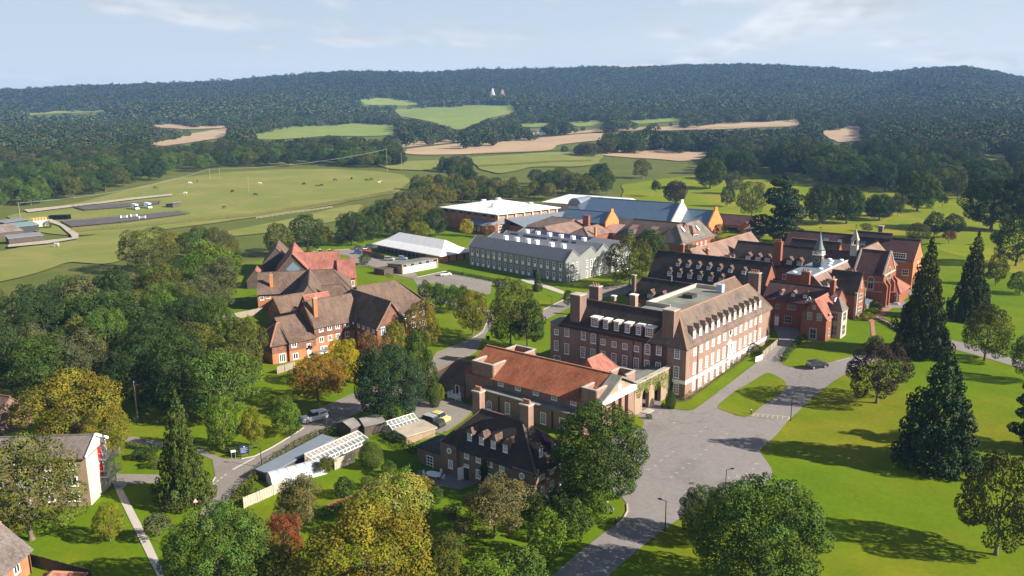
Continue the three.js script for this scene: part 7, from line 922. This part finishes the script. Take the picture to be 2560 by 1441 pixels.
  for (const [x, y, h, l] of [[1540, 1312, 1.0, 'dark bollard on the grass verge at the foot of the drive'], [1878, 1037, 1.0, 'dark bollard at the tip of the grass island'], [1953, 903, 1.2, 'dark bollard at the corner of the lodge lawn']]) { const g = ground(x, y), t = thing('bollard', l, 'bollard', g.x, g.y, g.z); part('post', new THREE.CylinderGeometry(.09, .11, h, 8).translate(0, h / 2, 0), M.black, t); part('cap', new THREE.SphereGeometry(.1, 8, 6).translate(0, h, 0), M.white, t); }
  { const g = ground(1084, 1196), t = thing('garden_table', 'oval white garden table on the terrace of the brick house', 'table', g.x, g.y, g.z, -.7); const c = part('tabletop', new THREE.CylinderGeometry(.9, .9, .05, 20).translate(0, .73, 0), M.white, t); c.scale.x = 1.6; for (const [x, z] of [[-.9, -.4], [.9, -.4], [-.9, .4], [.9, .4]]) part('leg', new THREE.CylinderGeometry(.035, .035, .72, 6).translate(x, .36, z), M.white, t); for (let i = 0; i < 4; i++) { const a = i * 1.6 + .5, k = thing('garden_chair', ['far', 'right-hand', 'near', 'left-hand'][i] + ' white chair at the oval terrace table', 'chair', g.x + cos(a) * 1.8, g.y, g.z + sin(a) * 1.4, -a + PI / 2, 'terrace chairs'); part('seat', new THREE.BoxGeometry(.45, .04, .45).translate(0, .45, 0), M.white, k); part('backrest', new THREE.BoxGeometry(.45, .5, .04).translate(0, .75, .22), M.white, k); for (const [x, z] of [[-.2, -.2], [.2, -.2], [-.2, .2], [.2, .2]]) part('leg', new THREE.BoxGeometry(.04, .45, .04).translate(x, .22, z), M.white, k); } }
  { // flower border with a low brick wall, and the war-memorial-like cross by the church
    const L = G2([[2188, 796], [2204, 802], [2222, 812], [2240, 822], [2258, 834]]), g0 = L[0], y0 = terrain(...g0), t = thing('flower_border', 'curving border of white flowers along a low brick wall below the redwood', 'flower bed', g0[0], y0, g0[1]), r = rng(88), lobes = []; for (let i = 0; i < 46; i++) { const u = i / 46 * 3.999, k = floor(u), x = lerp(L[k][0], L[k + 1][0], u - k), z = lerp(L[k][1], L[k + 1][1], u - k); lobes.push({ c: V(x - g0[0] + (r() - .5), terrain(x, z) - y0 + .35, z - g0[1] + (r() - .2) * 1.2), r: .45 }); } part('flowers', crownGeo(lobes, { seed: 90, count: 2600, leaf: .2, shell: false }), leafMat(.62, .58, .52), t); part('foliage', crownGeo(lobes, { seed: 91, count: 1600, leaf: .24, shell: false }), LEAF.MG, t); const w = ribbonGeo(L.map(([x, z]) => [x + .6, z - 1.1]), .35, 0, .8); w.translate(-g0[0], -y0, -g0[1]); part('wall', w, M.brickRed, t);
    const c = ground(2241, 762), k = thing('stone_cross', 'stone memorial cross on the paved circle before the church', 'memorial', c.x, c.y, c.z, -.6), m = new MB(); m.box(-.9, 0, -.9, .9, .3, .9); m.box(-.6, .3, -.6, .6, .6, .6); part('step', m.geo(), M.stone, k); const n = new MB(); n.box(-.16, .6, -.16, .16, 3.4, .16); n.box(-.65, 2.5, -.14, .65, 2.8, .14); part('cross', n.geo(), M.stone, k);
    const fb = G2([[1706, 1003], [1760, 965], [1810, 927], [1868, 890]]), fl = []; for (let i = 0; i < 70; i++) { const u = i / 70 * 2.999, q = floor(u), x = lerp(fb[q][0], fb[q + 1][0], u - q), z = lerp(fb[q][1], fb[q + 1][1], u - q); fl.push({ c: V(x - fb[0][0] + (r() - .5) * .6, terrain(x, z) + .35 + r() * .5, z - fb[0][1] + (r() - .5) * .6), r: lerp(.25, .6, r()) }); } const bt = thing('border_plants', 'straggling border plants along the foot of the sunlit front', 'flower bed', fb[0][0], 0, fb[0][1]); part('foliage', crownGeo(fl, { seed: 95, count: 3800, leaf: .17, shell: false }), LEAF.TA, bt);
  }
}
// ------------------------------------------------------------------ vehicles
function car(label, cat, pxC, heading, paint, o = {}) { // side profile with rounded edges, dark glass, wheels, lamps; x is forward
  const g = ground(...pxC), t = thing(o.name ?? 'parked_car', label, cat, g.x, g.y + .06, g.z, heading, o.group), L = o.L ?? 4.3, W = o.W ?? 1.78, k = L / 4.3, H = o.H ?? 1.5, body = paint.isMaterial ? paint : new THREE.MeshPhysicalMaterial({ color: new THREE.Color().setRGB(...paint), roughness: .45, metalness: .1, clearcoat: .5, clearcoatRoughness: .08 });
  const ex = (pts, w, bev) => { const s = new THREE.Shape(pts.map(([x, y]) => new THREE.Vector2(x * k, y))); return new THREE.ExtrudeGeometry(s, { depth: w - 2 * bev, bevelEnabled: true, bevelSize: bev, bevelThickness: bev, bevelSegments: 3, curveSegments: 6 }).translate(0, 0, -w / 2 + bev); };
  const arch = (cx, r) => { const p = []; for (let i = 0; i <= 6; i++) { const a = PI - i / 6 * PI; p.push([cx + cos(a) * r / k, .30 + sin(a) * r]); } return p; };
  const r = o.r ?? .34, fx = 1.32, rx = -1.32, b = o.belt ?? .88, hood = o.hood ?? .92;
  part('body', ex([[-2.05, .36], ...arch(rx, r + .06), ...arch(fx, r + .06), [2.08, .36], [2.1, .66], [1.95, hood - .1], [o.nose ?? .95, hood], [-1.95, b + .05], [-2.08, .7]], W, .09), body, t);
  const cab = o.cab ?? [[-1.8, b], [-1.55, H - .06], [-.1, H], [.35, H - .06], [1.05, hood - .02]]; part('windows', ex([...cab, [1.0, b - .05], [-1.8, b - .05]], W - .16, .07), M.glass, t);
  const top = [...cab]; const x0 = top[1][0], x1 = top[top.length - 2][0]; const rf = new MB(); part('roof', ex([[x0 - .05, H - .08], [x1 + .05, H - .08], [x1 - .1, H + .02], [x0 + .05, H + .02]], W - .22, .05), o.roofMat ?? body, t);
  const pl = new MB(), pw = W / 2 - .1; for (const s of [-1, 1]) for (const [a, c] of [[cab[0], cab[1]], [cab[cab.length - 1], cab[cab.length - 2]], [[-.25, b], [-.28, H - .04]]]) pl.bar(V(a[0] * k, a[1], s * pw), V(c[0] * k, c[1], s * (pw - .06)), .09, .05); part('pillar', pl.geo(), body, t);
  const wg = cached('tyre' + r, () => new THREE.CylinderGeometry(r, r, .24, 18).rotateX(PI / 2)), rg = cached('rim' + r, () => new THREE.CylinderGeometry(r * .62, r * .62, .25, 12).rotateX(PI / 2)); for (const x of [fx, rx]) for (const s of [-1, 1]) { const w = part('wheel', wg, M.black, t); w.position.set(x * k, r, s * (W / 2 - .13)); part('rim', rg, M.galv, w); }
  const lg = cached('lampg', () => new RoundedBoxGeometry(.1, .16, .36, 2, .04)); for (const s of [-1, 1]) { part('headlight', lg, M.white, t).position.set(2.06 * k, .68, s * (W / 2 - .3)); part('tail_light', lg, M.red, t).position.set(-2.06 * k, .78, s * (W / 2 - .26)); const mi = part('mirror', cached('mir', () => new RoundedBoxGeometry(.14, .13, .18, 2, .04)), body, t); mi.position.set(.85 * k, b + .1, s * (W / 2 + .06)); }
  const bp = new MB(); bp.box(2.07 * k, .3, -W / 2 + .12, 2.13 * k, .5, W / 2 - .12); bp.box(-2.13 * k, .3, -W / 2 + .12, -2.07 * k, .52, W / 2 - .12); part('bumper', bp.geo(), o.bumper ?? M.dark, t); for (const e of [2.14, -2.14]) part('number_plate', new THREE.BoxGeometry(.02, .11, .5), e > 0 ? M.white : plain(.6, .5, .05), t).position.set(e * k, .46, 0);
  return t;
}
car('black estate car parked on the drive beside the lodge lawn', 'car', [2043, 920], .28, [.012, .013, .017], { L: 4.7, H: 1.62, W: 1.85, cab: [[-1.95, .88], [-1.8, 1.54], [-.1, 1.62], [.35, 1.56], [1.05, .9]] });
{ const t = car('white double-cab pickup with a hard top on the load bed, on the drive', 'pickup truck', [785, 1052], 3.75, [.78, .78, .77], { L: 5.2, W: 1.9, H: 1.78, r: .39, belt: 1.0, hood: 1.08, nose: 1.1, cab: [[-.55, 1.0], [-.5, 1.74], [-.1, 1.78], [.35, 1.72], [1.0, 1.06]] }); part('canopy', new RoundedBoxGeometry(1.85, .8, 1.72, 3, .12), new THREE.MeshPhysicalMaterial({ color: 0xdedede, roughness: .4, clearcoat: 1 }), t).position.set(-1.62, 1.36, 0); const w = new MB(); for (const s of [-1, 1]) w.box(-2.3, 1.3, s * .865 - .01, -1, 1.6, s * .865 + .01); part('side_window', w.geo(), M.glass, t); }
car('black boxy off-roader with a grey roof beside the greenhouse', 'off-roader', [1084, 1066], -.62, [.02, .021, .022], { L: 4.5, W: 1.8, H: 1.98, r: .4, belt: 1.15, hood: 1.18, nose: .9, roofMat: plain(.33, .33, .33, .6), cab: [[-1.95, 1.15], [-1.93, 1.92], [-.1, 1.98], [.42, 1.94], [.72, 1.16]] });
car('pale yellow hatchback standing just behind the black off-roader', 'car', [1100, 1052], -.62, [.70, .60, .20], { L: 4.0 }); car('white hatchback alone in the lower car park', 'car', [1114, 690], .28, [.74, .75, .76], { L: 4.1 }); car('dark hatchback half hidden by trees at the end of the lower car park', 'car', [1258, 716], .5, [.04, .045, .05], {}); car('silver hatchback in front of the white-roofed hall', 'car', [973, 652], -.2, [.40, .41, .42], { L: 4.1 }); car('light blue car beside the silver one', 'car', [1006, 650], -.2, [.22, .34, .48], { L: 3.9 }); car('bright blue car parked alone on the upper car park', 'car', [897, 635], .15, [.03, .06, .25], { L: 4.2 }); car('dark grey estate car at the back of the upper car park', 'car', [898, 624], .35, [.06, .065, .07], { L: 4.5, H: 1.58 }); car('dark blue car with pale stripes under the end of the white roof', 'car', [926, 620], .35, [.04, .06, .14], { L: 4.3 }); car('red and white car behind the dark screen fence', 'car', [916, 631], .2, [.5, .03, .03], { L: 4.0, roofMat: M.white });
car('white van behind the red roofs, left of two', 'van', [796, 637], .15, [.80, .80, .80], { name: 'parked_van', L: 5, W: 1.95, H: 2.2, belt: 1.2, hood: 1.15, nose: 1.25, cab: [[.3, 1.15], [.32, 2.1], [.5, 2.15], [.75, 2.1], [1.35, 1.2]] }); car('white van behind the red roofs, right of two', 'van', [820, 637], .15, [.80, .80, .80], { name: 'parked_van', L: 5, W: 1.95, H: 2.2, belt: 1.2, hood: 1.15, nose: 1.25, cab: [[.3, 1.15], [.32, 2.1], [.5, 2.15], [.75, 2.1], [1.35, 1.2]] });
for (const [x, y, l] of [[338, 524, 'left'], [370, 521, 'right']]) { const t = car('white horse lorry on the track between the arenas, ' + l + ' of two', 'horse lorry', [x, y], -.75, [.75, .77, .78], { name: 'horse_lorry', L: 6.5, W: 2.3, H: 2.1, r: .42, belt: 1.1, hood: 1.2, nose: 1.2, group: 'horse lorries', cab: [[.2, 1.1], [.22, 2.0], [.5, 2.1], [.8, 2.0], [1.3, 1.15]] }); part('horse_box', new RoundedBoxGeometry(4.3, 2.7, 2.4, 2, .15), M.white, t).position.set(-1.0, 2.1, 0); part('luton', new RoundedBoxGeometry(1.6, 1.0, 2.3, 2, .15), M.lightBlue, t).position.set(1.9, 2.95, 0); }
for (const i of [0, 1]) { // motorcycles
  const g = ground(1511 + i * 12, 1279), t = thing('motorcycle', ['left', 'right'][i] + ' of the two dark motorcycles with white windscreens under the shrubs', 'motorcycle', g.x, g.y, g.z, 1.9, 'motorcycles'), wg = cached('mw', () => new THREE.TorusGeometry(.29, .07, 8, 18)); for (const x of [-.72, .72]) { const w = part('wheel', wg, M.black, t); w.position.set(x, .36, 0); part('hub', cached('hub', () => new THREE.CylinderGeometry(.12, .12, .1, 10).rotateX(PI / 2)), M.galv, w); } const s = new THREE.Shape([[-.85, .75], [-.5, .62], [-.3, .3], [.25, .28], [.35, .7], [.62, .95], [.45, 1.06], [.1, 1.02], [-.15, .82], [-.7, .86]].map((p) => new THREE.Vector2(...p))); part('body', new THREE.ExtrudeGeometry(s, { depth: .24, bevelEnabled: true, bevelSize: .05, bevelThickness: .05, bevelSegments: 2 }).translate(0, 0, -.12), M.iron, t); part('seat', new RoundedBoxGeometry(.6, .12, .28, 2, .05).translate(-.42, .88, 0), M.black, t); part('windscreen', new RoundedBoxGeometry(.06, .42, .36, 2, .03).rotateZ(.5).translate(.6, 1.2, 0), M.white, t); const h = new MB(); h.bar(V(.45, 1.08, -.36), V(.45, 1.08, .36), .04); h.bar(V(.72, .36, .1), V(.5, 1.05, .1), .05); h.bar(V(.72, .36, -.1), V(.5, 1.05, -.1), .05); part('handlebar', h.geo(), M.galv, t); for (const z of [-.3, .3]) part('pannier', new RoundedBoxGeometry(.42, .32, .2, 2, .05).translate(-.62, .62, z), M.galv, t);
}
// ------------------------------------------------------------------ bales, jumps, horses
{
  const bale = cached('bale', () => new THREE.CylinderGeometry(.72, .72, 1.25, 14).rotateZ(PI / 2)), wrap = new THREE.MeshPhysicalMaterial({ color: 0x0c0d11, roughness: .35 }), straw = plain(.52, .34, .12), g0 = ground(122, 551), g1 = ground(172, 549), n = 7;
  let k = 0; for (let i = 0; i < n; i++) for (let j = 0; j < 2; j++) { const x = lerp(g0.x, g1.x, (i + .5) / n), z = lerp(g0.z, g1.z, (i + .5) / n); solo('silage_bale', bale, wrap, j ? 'shiny black wrapped bale in the top layer of the stack by the arena' : 'shiny black wrapped bale in the bottom layer of the stack by the arena', 'bale', j ? 'top bales of the black stack' : 'bottom bales of the black stack').position.set(x, terrain(x, z) + .72 + j * 1.35, z); k++; const b2 = solo('silage_bale', bale, wrap, 'shiny black wrapped bale in the rear row of the stack by the arena', 'bale', 'rear bales of the black stack'); b2.position.set(x + .3, terrain(x, z) + .72 + j * 1.35, z - 1.6); }
  const s0 = ground(76, 560), s1 = ground(114, 556), sb = cached('sb', () => new RoundedBoxGeometry(2.3, 1.0, 1.2, 2, .1)); for (let i = 0; i < 5; i++) for (let j = 0; j < 3; j++) { const x = lerp(s0.x, s1.x, (i + .5) / 5), z = lerp(s0.z, s1.z, (i + .5) / 5); solo('straw_bale', sb, straw, ['bottom', 'middle', 'top'][j] + '-row square straw bale of the golden stack by the stables', 'bale', ['bottom', 'middle', 'top'][j] + ' straw bales').position.set(x, terrain(x, z) + .5 + j * 1.02, z); }
  for (const [x, y, l] of [[310, 548, 'blue and white jump on the long arena, left of three'], [335, 545, 'blue and white jump on the long arena, middle of three'], [356, 549, 'white jump on the long arena, right of three']]) { const g = ground(x, y), t = thing('horse_jump', l, 'jump', g.x, g.y + .7, g.z, .5); for (const s of [-1.6, 1.6]) part('stand', new THREE.BoxGeometry(.5, 1.4, .12).translate(s, .7, 0), M.white, t); for (const q of [.4, .8, 1.1]) part('pole', new THREE.CylinderGeometry(.06, .06, 3.2, 6).rotateZ(PI / 2).translate(0, q, 0), q > .7 ? M.lightBlue : M.white, t); }
  // horses: one smooth body grown round a skeleton, grazing or standing
  const build = (graze) => {
    const N = 56, mc = new MarchingCubes(N, new THREE.MeshStandardMaterial(), false, false, 60000), B = [];
    const add = (a, b, ra, rb) => B.push([a, b, ra, rb]), n1 = graze ? [1.12, .98, 0] : [1.15, 1.85, 0], hd = graze ? [1.42, .22, 0] : [1.62, 1.68, 0], pol = graze ? [1.28, .5, 0] : [1.22, 2.0, 0];
    add([-.62, 1.18, 0], [.0, 1.12, 0], .32, .31); add([0, 1.12, 0], [.6, 1.15, 0], .31, .30); add([.6, 1.2, 0], n1, .23, .15); add(n1, pol, .15, .13); add(pol, hd, .14, .085);
    for (const s of [-1, 1]) { add([.6, 1.05, s * .14], [.62, .58, s * .13], .13, .075); add([.62, .58, s * .13], [.6, .08, s * .13], .06, .055); add([-.7, 1.1, s * .15], [-.55, .78, s * .15], .2, .12); add([-.55, .78, s * .15], [-.78, .5, s * .14], .11, .07); add([-.78, .5, s * .14], [-.74, .08, s * .14], .06, .055); add(pol, [pol[0] - .02, pol[1] + .16, s * .08], .05, .02); } add([-.92, 1.25, 0], [-1.08, .65, 0], .07, .09);
    const S = 3.4, cx = .25, cy = 1.05; for (let k = 0, i = 0; k < N; k++) for (let j = 0; j < N; j++) for (let q = 0; q < N; q++, i++) { const x = (q / N - .5) * S + cx, y = (j / N - .5) * S + cy, z = (k / N - .5) * S; let v = 0; for (const [a, b, ra, rb] of B) { const dx = b[0] - a[0], dy = b[1] - a[1], dz = b[2] - a[2], l = dx * dx + dy * dy + dz * dz, t = clamp(((x - a[0]) * dx + (y - a[1]) * dy + (z - a[2]) * dz) / l), d = hypot(x - a[0] - t * dx, y - a[1] - t * dy, z - a[2] - t * dz) - lerp(ra, rb, t); v += exp(-d * 18); } mc.field[i] = Math.log(max(1e-9, v)) / 18; }
    mc.isolation = 0; mc.update(); const n = mc.count, P = [], Q = []; for (let i = 0; i < n * 3; i += 3) { P.push(mc.positionArray[i] * S / 2 + cx, mc.positionArray[i + 1] * S / 2 + cy, mc.positionArray[i + 2] * S / 2); Q.push(mc.normalArray[i], mc.normalArray[i + 1], mc.normalArray[i + 2]); }
    const g = new THREE.BufferGeometry(); g.setAttribute('position', new THREE.Float32BufferAttribute(P, 3)); g.computeVertexNormals(); return g;
  };
  const gz = build(true), st = build(false), white = plain(.60, .56, .50), brown = plain(.07, .04, .025), chest = plain(.26, .11, .045), dark = plain(.022, .018, .016);
  for (const [x, y, c, p, a, l] of [[474, 461, white, gz, .3, 'white horse grazing beside a brown one on the upper paddock'], [493, 457, brown, st, 1.9, 'brown horse standing beside the white one on the upper paddock'], [388, 473, brown, gz, .2, 'brown horse grazing at the left of the upper paddock'], [463, 487, white, gz, 3.3, 'pale horse grazing below the pair on the paddock'], [581, 482, dark, gz, 2.6, 'dark horse left of the lone paddock pole'], [638, 490, dark, gz, 0, 'dark horse right of the lone paddock pole'], [649, 462, white, gz, .1, 'white horse grazing above the lone paddock pole'], [760, 463, dark, gz, 2.8, 'dark horse in the middle of the far paddock'], [793, 468, brown, gz, .4, 'brown horse by the worn patch on the paddock, left of two'], [804, 467, dark, gz, 3, 'dark horse by the worn patch on the paddock, right of two'], [837, 453, dark, gz, .2, 'dark horse above the worn patch on the paddock'], [879, 449, dark, gz, 2.2, 'dark horse far right on the paddock, left of three'], [916, 454, dark, gz, .1, 'dark horse far right on the paddock, middle of three'], [928, 452, brown, gz, 3, 'brown horse far right on the paddock, right of three'], [948, 460, white, st, .2, 'white horse at the far right of the paddock'], [562, 522, chest, gz, 2.9, 'chestnut horse grazing near the arena corner'], [141, 618, white, gz, 3.1, 'white horse grazing alone in the lower left paddock']]) { const g = ground(x, y), t = thing('horse', l, 'horse', g.x, g.y + .12, g.z, a); part('body', p, c, t); t.scale.setScalar(1.25); }
}
renderer.render(scene, camera);
